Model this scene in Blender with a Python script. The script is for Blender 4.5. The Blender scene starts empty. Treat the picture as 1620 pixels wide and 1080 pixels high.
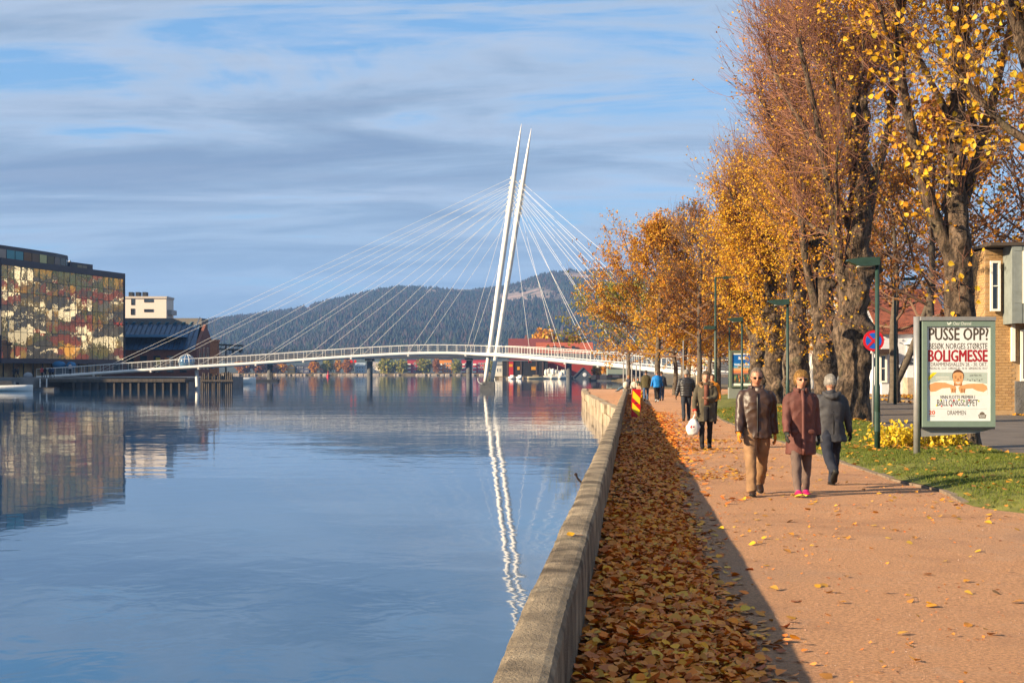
import bpy, math, random
import numpy as np
from mathutils import Vector, Matrix, noise as mnoise

sc = bpy.context.scene
COL = sc.collection
R = math.radians
FPX = 2250.0          # focal length in photo pixels (50 mm on a 36 mm wide frame)
CH = 1.7              # eye height of the photographer
WZ = -1.1             # river level

# ------------------------------------------------------------------ camera, sky, sun, exposure
cam_d = bpy.data.cameras.new('camera')
cam = bpy.data.objects.new('camera', cam_d); COL.objects.link(cam)
cam.location = (0, 0, CH); cam.rotation_euler = (R(90), 0, 0)
cam_d.sensor_width = 36; cam_d.lens = 50; cam_d.shift_y = 48 / 1620
cam_d.clip_start = 0.1; cam_d.clip_end = 30000
sc.camera = cam

SUN_EL, SUN_AZ = 20.0, 24.0     # light travels towards (cos az, sin az) in plan
ld = Vector((math.cos(R(SUN_AZ)) * math.cos(R(SUN_EL)), math.sin(R(SUN_AZ)) * math.cos(R(SUN_EL)), -math.sin(R(SUN_EL))))
sun_d = bpy.data.lights.new('sun', 'SUN'); sun_d.energy = 5.0; sun_d.angle = R(0.53); sun_d.color = (1.0, 0.79, 0.52)
sun = bpy.data.objects.new('sun', sun_d); COL.objects.link(sun)
sun.rotation_euler = ld.to_track_quat('-Z', 'Y').to_euler(); sun.location = (-60, -30, 40)

world = bpy.data.worlds.new('World'); sc.world = world; world.use_nodes = True
def build_sky():
    nt = world.node_tree; nt.nodes.clear(); N = nt.nodes.new; L = nt.links.new
    out = N('ShaderNodeOutputWorld'); bg = N('ShaderNodeBackground'); bg.inputs[1].default_value = 0.074
    L(bg.outputs[0], out.inputs[0])
    sky = N('ShaderNodeTexSky'); sky.sky_type = 'NISHITA'; sky.sun_disc = False
    sky.sun_elevation = R(SUN_EL); sky.sun_rotation = R(270 - SUN_AZ); sky.air_density = 1.0; sky.dust_density = 0.4; sky.ozone_density = 2.0
    tc = N('ShaderNodeTexCoord'); sep = N('ShaderNodeSeparateXYZ'); L(tc.outputs['Generated'], sep.inputs[0])
    def mth(op, a, b=None, c=None):
        n = N('ShaderNodeMath'); n.operation = op
        for i, v in enumerate((a, b, c)):
            if v is None: continue
            if isinstance(v, (int, float)): n.inputs[i].default_value = v
            else: L(v, n.inputs[i])
        return n.outputs[0]
    zc = mth('ADD', mth('MAXIMUM', sep.outputs[2], 0.0), 0.17)
    comb = N('ShaderNodeCombineXYZ'); L(mth('DIVIDE', sep.outputs[0], zc), comb.inputs[0]); L(mth('DIVIDE', sep.outputs[1], zc), comb.inputs[1])
    def nz(scale, detail, rough, dist, sx, sy, rot=0.0, loc=(0, 0, 0)):
        mp = N('ShaderNodeMapping'); mp.inputs['Scale'].default_value = (sx, sy, 1); mp.inputs['Rotation'].default_value = (0, 0, rot); mp.inputs['Location'].default_value = loc
        L(comb.outputs[0], mp.inputs[0])
        n = N('ShaderNodeTexNoise'); n.inputs['Scale'].default_value = scale; n.inputs['Detail'].default_value = detail
        n.inputs['Roughness'].default_value = rough; n.inputs['Distortion'].default_value = dist; L(mp.outputs[0], n.inputs['Vector']); return n.outputs[0]
    def ramp(v, stops):
        r = N('ShaderNodeValToRGB'); e = r.color_ramp.elements
        e[0].position, e[0].color = stops[0][0], (*stops[0][1], 1); e[1].position, e[1].color = stops[-1][0], (*stops[-1][1], 1)
        for p, c in stops[1:-1]:
            k = e.new(p); k.color = (*c, 1)
        L(v, r.inputs[0]); return r.outputs[0]
    def mix(f, a, b):
        m = N('ShaderNodeMix'); m.data_type = 'RGBA'
        if isinstance(f, (int, float)): m.inputs[0].default_value = f
        else: L(f, m.inputs[0])
        for v, i in ((a, 6), (b, 7)):
            if isinstance(v, tuple): m.inputs[i].default_value = (*v, 1)
            else: L(v, m.inputs[i])
        return m.outputs[2]
    g = lambda v: (v, v, v)
    big = nz(0.85, 5, 0.50, 0.5, 0.62, 1.6, 0.16, (2.2, 1.9, 0))
    fine = nz(2.1, 10, 0.62, 0.7, 0.55, 1.5, -0.05, (1.3, 5.2, 0))
    strk = nz(3.4, 9, 0.66, 0.8, 0.38, 1.6, 0.22, (7.7, 2.2, 0))
    dens = mth('ADD', mth('MULTIPLY', big, 0.55), mth('MULTIPLY', fine, 0.45))
    cover = ramp(dens, [(0.435, g(0)), (0.482, g(0.82)), (0.56, g(1.0))])
    veil = ramp(strk, [(0.46, g(0)), (0.66, g(0.8))])
    shade = ramp(dens, [(0.44, (3.3, 3.6, 4.0)), (0.485, (2.5, 2.95, 3.6)), (0.53, (1.75, 2.28, 3.0)), (0.60, (1.25, 1.72, 2.48))])
    blue = mix(0.60, sky.outputs[0], (.70, 2.05, 4.0))
    a = mix(mth('MULTIPLY', veil, 0.60), blue, (2.9, 3.4, 4.3))
    b = mix(mth('MULTIPLY', cover, 0.94), a, shade)
    b = mix(mth('MULTIPLY', veil, 0.22), b, (2.7, 3.0, 3.6))
    low = ramp(sep.outputs[2], [(0.0, g(0.8)), (0.06, g(0.4)), (0.13, g(0))])
    c = mix(low, b, (1.72, 2.5, 3.15))
    L(c, bg.inputs[0])
build_sky()
sc.view_settings.view_transform = 'Standard'; sc.view_settings.look = 'None'; sc.view_settings.gamma = 1.0
sc.view_settings.exposure = 1.42; sc.view_settings.use_curve_mapping = False
sc.render.engine = 'CYCLES'
cy = sc.cycles
cy.use_denoising = True; cy.max_bounces = 6; cy.diffuse_bounces = 3; cy.glossy_bounces = 4; cy.transmission_bounces = 4; cy.transparent_max_bounces = 8
cy.volume_bounces = 0; cy.sample_clamp_indirect = 8; cy.caustics_reflective = False; cy.caustics_refractive = False
cy.use_adaptive_sampling = True; cy.adaptive_threshold = 0.01

# ------------------------------------------------------------------ helpers
rng = np.random.default_rng(11)
def PX(px, py, Y):     # the place seen at a photo pixel, at depth Y
    return Vector(((px - 810) / FPX * Y, Y, CH - (py - 588) / FPX * Y))
def LAT(Y, s=0.0):     # X of the line running s metres beside the parapet
    return -0.30 + 0.0844 * Y + s
def path_z(X, Y):  # the gravel is not quite level
    return .016 * mnoise.noise(Vector((X * .55, Y * .32, 4))) + .008 * mnoise.noise(Vector((X * 1.7, Y * 1.0, 9)))
def lin(h):
    h = h.lstrip('#'); c = [int(h[i:i + 2], 16) / 255 for i in (0, 2, 4)]
    return tuple(v / 12.92 if v <= 0.04045 else ((v + 0.055) / 1.055) ** 2.4 for v in c)

def world_mat(o):
    m = Matrix.Identity(4)
    while o is not None:
        m = Matrix.LocRotScale(o.location, o.rotation_euler, o.scale) @ m; o = o.parent
    return m
def tag(o, label=None, cat=None, group=None, kind=None):
    if label: o['label'] = label
    if cat: o['category'] = cat
    if group: o['group'] = group
    if kind: o['kind'] = kind
    return o
def thing(name, label, cat, loc=(0, 0, 0), rz=0.0, group=None):
    o = bpy.data.objects.new(name, None); COL.objects.link(o); o.empty_display_size = 0.3
    o.location = loc; o.rotation_euler = (0, 0, rz)
    return tag(o, label, cat, group)
def link(name, me, parent=None, mats=None):
    o = bpy.data.objects.new(name, me); COL.objects.link(o); o.parent = parent
    for m in (mats or []): me.materials.append(m)
    return o
def copy_tree(o, parent=None):
    c = o.copy(); COL.objects.link(c); c.parent = parent
    for ch in list(o.children): copy_tree(ch, c)
    return c

class MB:
    """collects shapes; build() links them as ONE mesh object"""
    def __init__(s): s.V = []; s.F4 = []; s.F3 = []; s.FN = []; s.n = 0
    def add(s, V, F4=None, F3=None, FN=None):
        V = np.asarray(V, float).reshape(-1, 3)
        if F4 is not None and len(F4): s.F4.append(np.asarray(F4, int) + s.n)
        if F3 is not None and len(F3): s.F3.append(np.asarray(F3, int) + s.n)
        for f in (FN or []): s.FN.append([i + s.n for i in f])
        s.V.append(V); s.n += len(V); return s
    def box(s, a, b, M=None, taper=1.0):
        (x0, y0, z0), (x1, y1, z1) = a, b
        cx, cy_ = (x0 + x1) / 2, (y0 + y1) / 2
        V = np.array([(x0, y0, z0), (x1, y0, z0), (x1, y1, z0), (x0, y1, z0), (x0, y0, z1), (x1, y0, z1), (x1, y1, z1), (x0, y1, z1)], float)
        if taper != 1.0: V[4:, 0] = cx + (V[4:, 0] - cx) * taper; V[4:, 1] = cy_ + (V[4:, 1] - cy_) * taper
        if M is not None: V = np.array([M @ Vector(v) for v in V])
        return s.add(V, [(0, 3, 2, 1), (4, 5, 6, 7), (0, 1, 5, 4), (1, 2, 6, 5), (2, 3, 7, 6), (3, 0, 4, 7)])
    def beam(s, p, q, w, h, up=(0, 0, 1)):
        p = Vector(p); q = Vector(q); d = (q - p); l = d.length; d.normalize(); upv = Vector(up)
        if abs(d.dot(upv)) > .99: upv = Vector((1, 0, 0))
        x = d.cross(upv).normalized(); z = x.cross(d)
        M = Matrix(((x.x, d.x, z.x, p.x), (x.y, d.y, z.y, p.y), (x.z, d.z, z.z, p.z), (0, 0, 0, 1)))
        return s.box((-w / 2, 0, -h / 2), (w / 2, l, h / 2), M)
    def tubes(s, P, Rr, n=6, cap=False):
        P = np.asarray(P, float); Rr = np.asarray(Rr, float)
        if P.ndim == 2: P = P[None]; Rr = Rr[None] if Rr.ndim == 1 else Rr
        Nn, k, _ = P.shape
        if Rr.ndim == 0: Rr = np.full((Nn, k), float(Rr))
        if Rr.ndim == 1: Rr = np.tile(Rr, (Nn, 1)) if len(Rr) == k else np.tile(Rr[:, None], (1, k))
        T = np.gradient(P, axis=1); T /= np.linalg.norm(T, axis=2, keepdims=True) + 1e-9
        mt = T.mean(1); ref = np.where(np.abs(mt[:, 2:3]) > .8, np.array([[1., 0, 0]]), np.array([[0, 0, 1.]]))[:, None, :]
        U = np.cross(T, np.broadcast_to(ref, T.shape)); U /= np.linalg.norm(U, axis=2, keepdims=True) + 1e-9
        W = np.cross(T, U); an = np.arange(n) * 2 * np.pi / n
        V = P[:, :, None, :] + Rr[:, :, None, None] * (np.cos(an)[None, None, :, None] * U[:, :, None, :] + np.sin(an)[None, None, :, None] * W[:, :, None, :])
        base = (np.arange(Nn) * k * n)[:, None, None]; i = np.arange(k - 1)[None, :, None] * n; j = np.arange(n)[None, None, :]; j2 = (j + 1) % n
        F = np.stack([base + i + j, base + i + n + j, base + i + n + j2, base + i + j2], -1).reshape(-1, 4)
        FN = []
        if cap:
            for t in range(Nn): FN += [list(range(t * k * n, t * k * n + n)), list(range(t * k * n + (k - 1) * n, t * k * n + k * n))[::-1]]
        return s.add(V.reshape(-1, 3), F, FN=FN)
    def rings(s, rr, cap=True, closed=True):
        rr = np.asarray(rr, float); k, n, _ = rr.shape
        i = np.arange(k - 1)[:, None] * n; j = np.arange(n if closed else n - 1)[None, :]; j2 = (j + 1) % n
        F = np.stack([i + j, i + j2, i + n + j2, i + n + j], -1).reshape(-1, 4)
        return s.add(rr.reshape(-1, 3), F, FN=[list(range(n))[::-1], list(range((k - 1) * n, k * n))] if cap else [])
    def prism(s, poly, z0, z1):
        n = len(poly); V = [(x, y, z0) for x, y in poly] + [(x, y, z1) for x, y in poly]
        return s.add(V, [(i, (i + 1) % n, n + (i + 1) % n, n + i) for i in range(n)], FN=[list(range(n))[::-1], list(range(n, 2 * n))])
    def sphere(s, c, r, nu=10, nv=6):
        c = np.asarray(c, float); r = np.asarray(r, float) * np.ones(3)
        th = np.linspace(0.02, np.pi - .02, nv); ph = np.arange(nu) * 2 * np.pi / nu
        rr = np.stack([np.sin(th)[::-1, None] * np.cos(ph), np.sin(th)[::-1, None] * np.sin(ph), np.cos(th)[::-1, None] * np.ones(nu)], -1)
        return s.rings(rr * r + c)
    def mesh(s, name, inv=None):
        V = np.concatenate(s.V) if s.V else np.zeros((0, 3))
        if inv is not None:
            A = np.array(inv); V = V @ A[:3, :3].T + A[:3, 3]
        me = bpy.data.meshes.new(name)
        F4 = np.concatenate(s.F4) if s.F4 else np.zeros((0, 4), int); F3 = np.concatenate(s.F3) if s.F3 else np.zeros((0, 3), int)
        nl = F4.size + F3.size + sum(len(f) for f in s.FN); nf = len(F4) + len(F3) + len(s.FN)
        me.vertices.add(len(V)); me.vertices.foreach_set('co', V.astype(np.float32).ravel())
        me.loops.add(nl); me.polygons.add(nf)
        li = np.concatenate([F4.ravel(), F3.ravel(), np.array([i for f in s.FN for i in f], int)])
        tot = np.concatenate([np.full(len(F4), 4), np.full(len(F3), 3), np.array([len(f) for f in s.FN], int)]).astype(np.int32)
        st = np.concatenate([[0], np.cumsum(tot)[:-1]]).astype(np.int32) if nf else np.zeros(0, np.int32)
        me.loops.foreach_set('vertex_index', li.astype(np.int32)); me.polygons.foreach_set('loop_start', st); me.polygons.foreach_set('loop_total', tot)
        me.polygons.foreach_set('use_smooth', np.zeros(nf, bool)); me.update(calc_edges=True); me.validate(); return me
    def build(s, name, mat, parent=None, smooth=False, kind=None, local=False):
        inv = world_mat(parent).inverted() if (parent is not None and not local) else None
        me = s.mesh(name, inv); o = link(name, me, parent, [mat])
        me.polygons.foreach_set('use_smooth', np.full(len(me.polygons), bool(smooth)))
        if kind: o['kind'] = kind
        return o

# ------------------------------------------------------------------ materials (procedural)
def M(name, col, rough=0.7, var=0.18, scale=4.0, bump=0.0, bscale=30.0, metal=0.0, spec=0.4, col2=None, island=None, trans=0.0, detail=5, lo=.35, hi=.65, stretch=None, objrand=None, patch=None):
    m = bpy.data.materials.new(name); m.use_nodes = True; nt = m.node_tree; N = nt.nodes.new; L = nt.links.new
    b = nt.nodes['Principled BSDF']; b.inputs['Roughness'].default_value = rough; b.inputs['Metallic'].default_value = metal; b.inputs['Specular IOR Level'].default_value = spec
    tc = N('ShaderNodeTexCoord'); vec = tc.outputs['Object']
    if stretch:
        mp = N('ShaderNodeMapping'); mp.inputs['Scale'].default_value = stretch; L(vec, mp.inputs[0]); vec = mp.outputs[0]
    n = N('ShaderNodeTexNoise'); n.inputs['Scale'].default_value = scale; n.inputs['Detail'].default_value = detail; n.inputs['Roughness'].default_value = .6; L(vec, n.inputs['Vector'])
    r = N('ShaderNodeValToRGB'); e = r.color_ramp.elements; e[0].position = lo; e[1].position = hi
    c1 = tuple(min(1, v * (1 - var)) for v in col); c2 = tuple(min(1, v * (1 + var)) for v in (col2 or col))
    e[0].color = (*c1, 1); e[1].color = (*c2, 1); L(n.outputs[0], r.inputs[0]); cout = r.outputs[0]
    if island or objrand:
        src = (N('ShaderNodeNewGeometry').outputs['Random Per Island'] if island else N('ShaderNodeObjectInfo').outputs['Random'])
        r2 = N('ShaderNodeValToRGB'); st = island or objrand; e = r2.color_ramp.elements
        e[0].position = 0; e[0].color = (*st[0], 1); e[1].position = 1; e[1].color = (*st[-1], 1)
        for i, c in enumerate(st[1:-1]):
            k = e.new((i + 1) / (len(st) - 1)); k.color = (*c, 1)
        L(src, r2.inputs[0])
        mx = N('ShaderNodeMix'); mx.data_type = 'RGBA'; mx.blend_type = 'MULTIPLY'; mx.inputs[0].default_value = 1
        nr = N('ShaderNodeValToRGB'); nr.color_ramp.elements[0].color = (1 - var, 1 - var, 1 - var, 1); nr.color_ramp.elements[1].color = (1, 1, 1, 1); L(n.outputs[0], nr.inputs[0])
        L(r2.outputs[0], mx.inputs[6]); L(nr.outputs[0], mx.inputs[7]); cout = mx.outputs[2]
    for (ps, pc, pl, ph, pst) in (patch or []):
        pn = N('ShaderNodeTexNoise'); pn.inputs['Scale'].default_value = ps; pn.inputs['Detail'].default_value = 6; pn.inputs['Roughness'].default_value = .62; pn.inputs['Distortion'].default_value = .5; L(vec, pn.inputs['Vector'])
        mr = N('ShaderNodeMapRange'); mr.inputs[1].default_value = pl; mr.inputs[2].default_value = ph; mr.inputs[4].default_value = pst; L(pn.outputs[0], mr.inputs[0])
        pm = N('ShaderNodeMix'); pm.data_type = 'RGBA'; L(mr.outputs[0], pm.inputs[0]); L(cout, pm.inputs[6]); pm.inputs[7].default_value = (*pc, 1); cout = pm.outputs[2]
    L(cout, b.inputs['Base Color'])
    if bump:
        n2 = N('ShaderNodeTexNoise'); n2.inputs['Scale'].default_value = bscale; n2.inputs['Detail'].default_value = 6; n2.inputs['Roughness'].default_value = .65; L(vec, n2.inputs['Vector'])
        bp = N('ShaderNodeBump'); bp.inputs['Strength'].default_value = bump; bp.inputs['Distance'].default_value = 0.05; L(n2.outputs[0], bp.inputs['Height']); L(bp.outputs[0], b.inputs['Normal'])
    if trans:
        tr = N('ShaderNodeBsdfTranslucent'); ms = N('ShaderNodeMixShader'); ms.inputs[0].default_value = trans; L(cout, tr.inputs[0])
        L(b.outputs[0], ms.inputs[1]); L(tr.outputs[0], ms.inputs[2]); L(ms.outputs[0], nt.nodes['Material Output'].inputs[0])
    return m
CACHE = {}
def flat(hexs, rough=.6, metal=0.0, var=.06):
    k = (hexs, rough, metal)
    if k not in CACHE: CACHE[k] = M('paint_' + hexs.strip('#'), lin(hexs), rough, var, 6, metal=metal)
    return CACHE[k]

m_white = M('white_painted_steel', (.68, .66, .62), .38, .06, 2.0)
m_conc = M('concrete', (.27, .235, .185), .9, .35, 2.2, .5, 60, col2=(.34, .29, .225))
m_concd = M('dark_concrete', (.10, .10, .10), .85, .3, 1.5, .3, 20)
m_gravel = M('red_gravel', (.54, .27, .13), .95, .22, 38, 1.0, 110, col2=(.68, .36, .185), detail=14, lo=.34, hi=.66, patch=[(.55, (.33, .165, .095), .50, .72, .75), (2.3, (.62, .40, .27), .56, .75, .5), (.23, (.40, .26, .18), .5, .7, .55)])
m_asph = M('asphalt', (.125, .105, .09), .9, .18, .8, .4, 120, detail=10, patch=[(.35, (.19, .16, .14), .48, .7, .6), (1.1, (.08, .07, .062), .55, .72, .5)])
m_soil = M('soil_with_turf', (.07, .085, .02), 1, .35, 3, .6, 40, col2=(.12, .11, .035))
m_steel = M('grey_steel', (.30, .30, .30), .45, .1, 5, metal=.4)
m_green = M('green_painted_steel', (.022, .050, .040), .4, .15, 5)
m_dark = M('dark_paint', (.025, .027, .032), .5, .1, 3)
m_timber = M('weathered_timber', (.075, .06, .048), .9, .3, 4, .4, 30, stretch=(1, 1, .15))
m_navy = M('navy_metal_panel', (.030, .034, .055), .45, .12, 1.5)
m_brick = M('red_brick_wall', (.20, .075, .05), .9, .25, 6, .3, 40)
m_stonew = M('pale_stone', (.36, .29, .22), .9, .2, 3, .3, 20)
# ------------------------------------------------------------------ the setting: water, banks, path, lawn, road, hill
def water_mat():
    m = bpy.data.materials.new('river_water'); m.use_nodes = True; nt = m.node_tree; N = nt.nodes.new; L = nt.links.new
    b = nt.nodes['Principled BSDF']; b.inputs['Base Color'].default_value = (.010, .062, .150, 1); b.inputs['Roughness'].default_value = .035; b.inputs['IOR'].default_value = 1.333; b.inputs['Specular IOR Level'].default_value = .95
    g = N('ShaderNodeNewGeometry')
    def nz(sx, sy, scale, detail, rough=.5):
        mp = N('ShaderNodeMapping'); mp.inputs['Scale'].default_value = (sx, sy, 1); L(g.outputs['Position'], mp.inputs[0])
        n = N('ShaderNodeTexNoise'); n.inputs['Scale'].default_value = scale; n.inputs['Detail'].default_value = detail; n.inputs['Roughness'].default_value = rough; n.inputs['Distortion'].default_value = .4; L(mp.outputs[0], n.inputs['Vector']); return n.outputs[0]
    w1 = nz(1.0, .75, 1.1, 3); w2 = nz(.35, .5, .28, 2); gust = nz(.012, .05, 1.0, 4, .6)
    r = N('ShaderNodeValToRGB'); r.color_ramp.elements[0].position = .42; r.color_ramp.elements[0].color = (.35, .35, .35, 1); r.color_ramp.elements[1].position = .62; L(gust, r.inputs[0])
    a = N('ShaderNodeMath'); a.operation = 'MULTIPLY_ADD'; L(w2, a.inputs[0]); a.inputs[1].default_value = 2.0; L(w1, a.inputs[2])
    h = N('ShaderNodeMath'); h.operation = 'MULTIPLY'; L(a.outputs[0], h.inputs[0]); L(r.outputs[0], h.inputs[1])
    bp = N('ShaderNodeBump'); bp.inputs['Strength'].default_value = 1.0; bp.inputs['Distance'].default_value = .0105; L(h.outputs[0], bp.inputs['Height']); L(bp.outputs[0], b.inputs['Normal'])
    return m
m_water = water_mat()
w = MB(); w.add([(-6000, -300, WZ), (6000, -300, WZ), (6000, 6000, WZ), (-6000, 6000, WZ)], [(0, 1, 2, 3)])
w.build('river_water', m_water, kind='structure')

# banks: plan outlines (first vertices are the water's edge), extruded below the river
def bank(name, poly, z, mat):
    mb = MB(); mb.prism(poly, -2.5, z); return mb.build(name, mat, kind='structure')
m_bank = M('bank_earth', (.10, .085, .04), 1, .35, .35, .4, 6, col2=(.17, .12, .06))
NEAR_EDGE = [(LAT(-12, -.20), -12), (LAT(20, -.20), 20), (LAT(64, -.2), 64), (4.75, 67), (5.05, 80), (5.3, 92), (5.55, 106), (6.3, 125), (7.2, 141), (13, 146), (17, 180), (26, 300), (37, 436), (24, 438), (24, 446), (27, 500), (31, 552.5), (-7, 553), (-6, 600), (40, 900), (70, 1085), (900, 1085), (5500, 1400)]
bank('right_bank_ground', NEAR_EDGE + [(5500, -200), (3, -200), (-1.5, -12)], -.03, m_bank)
bank('left_bank_ground', [(-6000, 217), (-73, 217), (-70, 222), (-52, 228), (-49.5, 262), (-53, 272), (-62, 300), (-110, 470), (-260, 1095), (-5900, 1500)][::-1], .8, M('quay_paving', (.20, .19, .18), .9, .2, .5))
bank('far_shore_ground', [(-900, 1110), (-250, 1075), (80, 1062), (400, 1085), (900, 1110), (5800, 5900), (-5800, 5900)], .6, m_bank)

# gravel path beside the river: one sheet, its right edge follows the grass
PE = [(-10, 12), (6, 11), (11, 9.5), (14, 7.4), (16.5, 5.15), (18.2, 4.55), (20, 4.75), (22.2, 4.4), (24, 4.3), (26.5, 4.2), (33, 3.9), (40, 3.7), (48, 3.45), (60, 3.5), (75, 3.7), (92, 5.4), (120, 9.0), (160, 14), (200, 20)]
def path_edge(Y): return float(np.interp(Y, [p[0] for p in PE], [p[1] for p in PE]))
def sheet(name, ys, s0, s1, z, mat, nx=2, kind='structure', zf=None):
    V = []; 
    for Y in ys:
        a, b = s0(Y), s1(Y)
        for i in range(nx):
            t = i / (nx - 1); X = LAT(Y, a + (b - a) * t); V.append((X, Y, z if zf is None else zf(X, Y, a + (b - a) * t)))
    ny = len(ys); F = [(j * nx + i, j * nx + i + 1, (j + 1) * nx + i + 1, (j + 1) * nx + i) for j in range(ny - 1) for i in range(nx - 1)]
    mb = MB(); mb.add(V, F); return mb.build(name, mat, kind=kind, smooth=True)
ysn = list(np.arange(-10, 60, .35)) + list(np.arange(60, 201, 4.0))
def path_left(Y):
    if Y < 66: return -.1
    xs = np.interp(Y, [p[1] for p in NEAR_EDGE[2:10]], [p[0] for p in NEAR_EDGE[2:10]]); return xs - LAT(Y) + .02
path = sheet('gravel_path', [y for y in ysn if y <= 141], path_left, lambda Y: path_edge(Y) + .3, 0.0, m_gravel, nx=26, zf=lambda X, Y, s: path_z(X, Y))

def lawn_z(Y, s):
    e = s - path_edge(Y)
    return .02 + .15 * min(1, max(0, e / 1.6)) ** .8 + .02 * math.sin(Y * .9 + s * 1.7)
m_lawn = M('turf', (.085, .115, .012), 1, .35, 1.2, .5, 60, col2=(.17, .165, .03), detail=8)
yl = list(np.arange(14.5, 60, .5)) + list(np.arange(60, 141, 3.0))
RE = 7.45
def verge_out(Y): return max(path_edge(Y) + .05, RE if Y > 27 else RE + (27 - Y) * .55)
lawn = sheet('grass_verge', yl, lambda Y: path_edge(Y) - .0, verge_out, 0, m_lawn, nx=14, zf=lambda X, Y, s: lawn_z(Y, s))
# kerb stones of the lawn, each a piece of the verge
m_kerb = M('kerb_stone', (.20, .15, .105), .9, .35, 5, .3, 40)
def kerb_mesh():
    mb = MB(); mb.box((-.05, -.49, -.1), (.05, .49, .045)); return mb.mesh('kerb_stone')
kme = kerb_mesh(); kme.materials.append(m_kerb)
Yk = 18.4
while Yk < 58:
    a = Vector((LAT(Yk, path_edge(Yk) + .02), Yk)); Y2 = Yk + .95; b = Vector((LAT(Y2, path_edge(Y2) + .02), Y2)); d = b - a; Yk += 1.0 / d.length * .95 if d.length else 1
    k = bpy.data.objects.new('kerb_stone', kme); COL.objects.link(k); k.parent = lawn
    k.location = ((a.x + b.x) / 2, (a.y + b.y) / 2, -.012 + rng.uniform(-.008, .008)); k.rotation_euler = (0, 0, -math.atan2(d.x, d.y) + rng.normal(0, .02))
# street behind the trees, its far kerb and leafy verge
street = sheet('asphalt_street', list(np.arange(-10, 240, 3.0)), lambda Y: verge_out(Y) - .02 if Y > 14 else 14, lambda Y: 15.2 if Y < 300 else 16, .06, m_asph, nx=4)
sheet('pavement', list(np.arange(-10, 240, 3.0)), lambda Y: 15.3, lambda Y: 17.2, .16, M('worn_pavement', (.22, .18, .145), .95, .2, 1.0), nx=2)
mk = MB()
for Y in np.arange(-10, 200, 4.0): mk.beam((LAT(Y, 15.24), Y, .08), (LAT(Y + 4, 15.24), Y + 4, .08), .14, .17)
mk.build('street_kerb', m_kerb, kind='structure')
m_verge2 = M('leaf_covered_verge', (.36, .19, .03), 1, .35, 1.3, .6, 30, col2=(.22, .15, .04))
sheet('leafy_verge', list(np.arange(-10, 240, 3.0)), lambda Y: 17.2, lambda Y: 27, .17, m_verge2, nx=3)

# far wooded hill
prof_px = [-400, 100, 230, 300, 360, 402, 465, 507, 549, 618, 654, 700, 767, 811, 855, 900, 944, 989, 1080, 1200, 1400, 1700, 2200]
prof_py = [572, 560, 535, 506, 495, 491, 482, 471, 460, 445, 446, 447, 447, 442, 427, 418, 420, 420, 424, 432, 440, 450, 470]
YR = 3300.0
def ridge(X): return CH + (588 - np.interp(810 + FPX * X / YR, prof_px, prof_py)) / FPX * YR - 14
def fbm(x, y, s, oct=4):
    v = 0; a = 1
    for _ in range(oct):
        v += a * mnoise.noise(Vector((x * s, y * s, 3.7))); s *= 2.1; a *= .5
    return v
def hill_h(X, Y):
    t = (Y - 1500) / (YR - 1500)
    if t <= 0: return 1.0
    zr = float(ridge(X * YR / min(Y, YR)))
    if t <= 1: k = t ** 1.25
    else: k = max(.35, 1 - (t - 1) * .8)
    return max(1.0, zr * k + fbm(X, Y, 1 / 420) * 34 * min(1, t * 3) * max(0.0, 1 - abs(t - .45) * 1.7))
ROCKS = [(848, 464, 36, 13), (800, 472, 28, 8), (733, 457, 20, 6), (897, 482, 16, 5), (905, 434, 22, 6), (925, 438, 14, 5), (612, 455, 12, 4), (488, 489, 6, 6), (890, 512, 14, 3), (680, 462, 18, 4)]
def rockiness(X, Y, Z):
    px = 810 + FPX * X / Y; py = 588 - (Z - CH) / Y * FPX
    return sum(math.exp(-((px - a) / c) ** 2 - ((py - b) / d) ** 2) for a, b, c, d in ROCKS)
nxh, nyh = 130, 44
xs = np.linspace(-1900, 2600, nxh); yy = np.concatenate([np.linspace(1480, 3350, 36), np.linspace(3400, 4800, 8)])
HV = np.array([(x, y, hill_h(x, y)) for y in yy for x in xs])
def hill_mat():
    m = M('hill_ground', (.035, .045, .025), 1, .4, .01, 0)
    nt = m.node_tree; b = nt.nodes['Principled BSDF']; at = nt.nodes.new('ShaderNodeAttribute'); at.attribute_name = 'rock'
    src = b.inputs['Base Color'].links[0].from_socket; mx = nt.nodes.new('ShaderNodeMix'); mx.data_type = 'RGBA'
    rn = nt.nodes.new('ShaderNodeTexNoise'); rn.inputs['Scale'].default_value = .022; rn.inputs['Detail'].default_value = 8; rn.inputs['Roughness'].default_value = .7; tcn = nt.nodes.new('ShaderNodeTexCoord'); nt.links.new(tcn.outputs['Object'], rn.inputs['Vector']); mr = nt.nodes.new('ShaderNodeMapRange'); mr.inputs[1].default_value = .40; mr.inputs[2].default_value = .60; nt.links.new(rn.outputs[0], mr.inputs[0]); mm = nt.nodes.new('ShaderNodeMath'); mm.operation = 'MULTIPLY'; nt.links.new(at.outputs['Fac'], mm.inputs[0]); nt.links.new(mr.outputs[0], mm.inputs[1]); nt.links.new(mm.outputs[0], mx.inputs[0]); nt.links.new(src, mx.inputs[6]); mx.inputs[7].default_value = (.40, .27, .215, 1); nt.links.new(mx.outputs[2], b.inputs['Base Color']); return m
mb = MB(); mb.add(HV, [(j * nxh + i, j * nxh + i + 1, (j + 1) * nxh + i + 1, (j + 1) * nxh + i) for j in range(len(yy) - 1) for i in range(nxh - 1)])
hill = mb.build('wooded_hill', hill_mat(), kind='structure', smooth=True)
at = hill.data.attributes.new('rock', 'FLOAT', 'POINT'); at.data.foreach_set('value', np.array([min(1, rockiness(*v)) for v in HV], np.float32))
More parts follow.
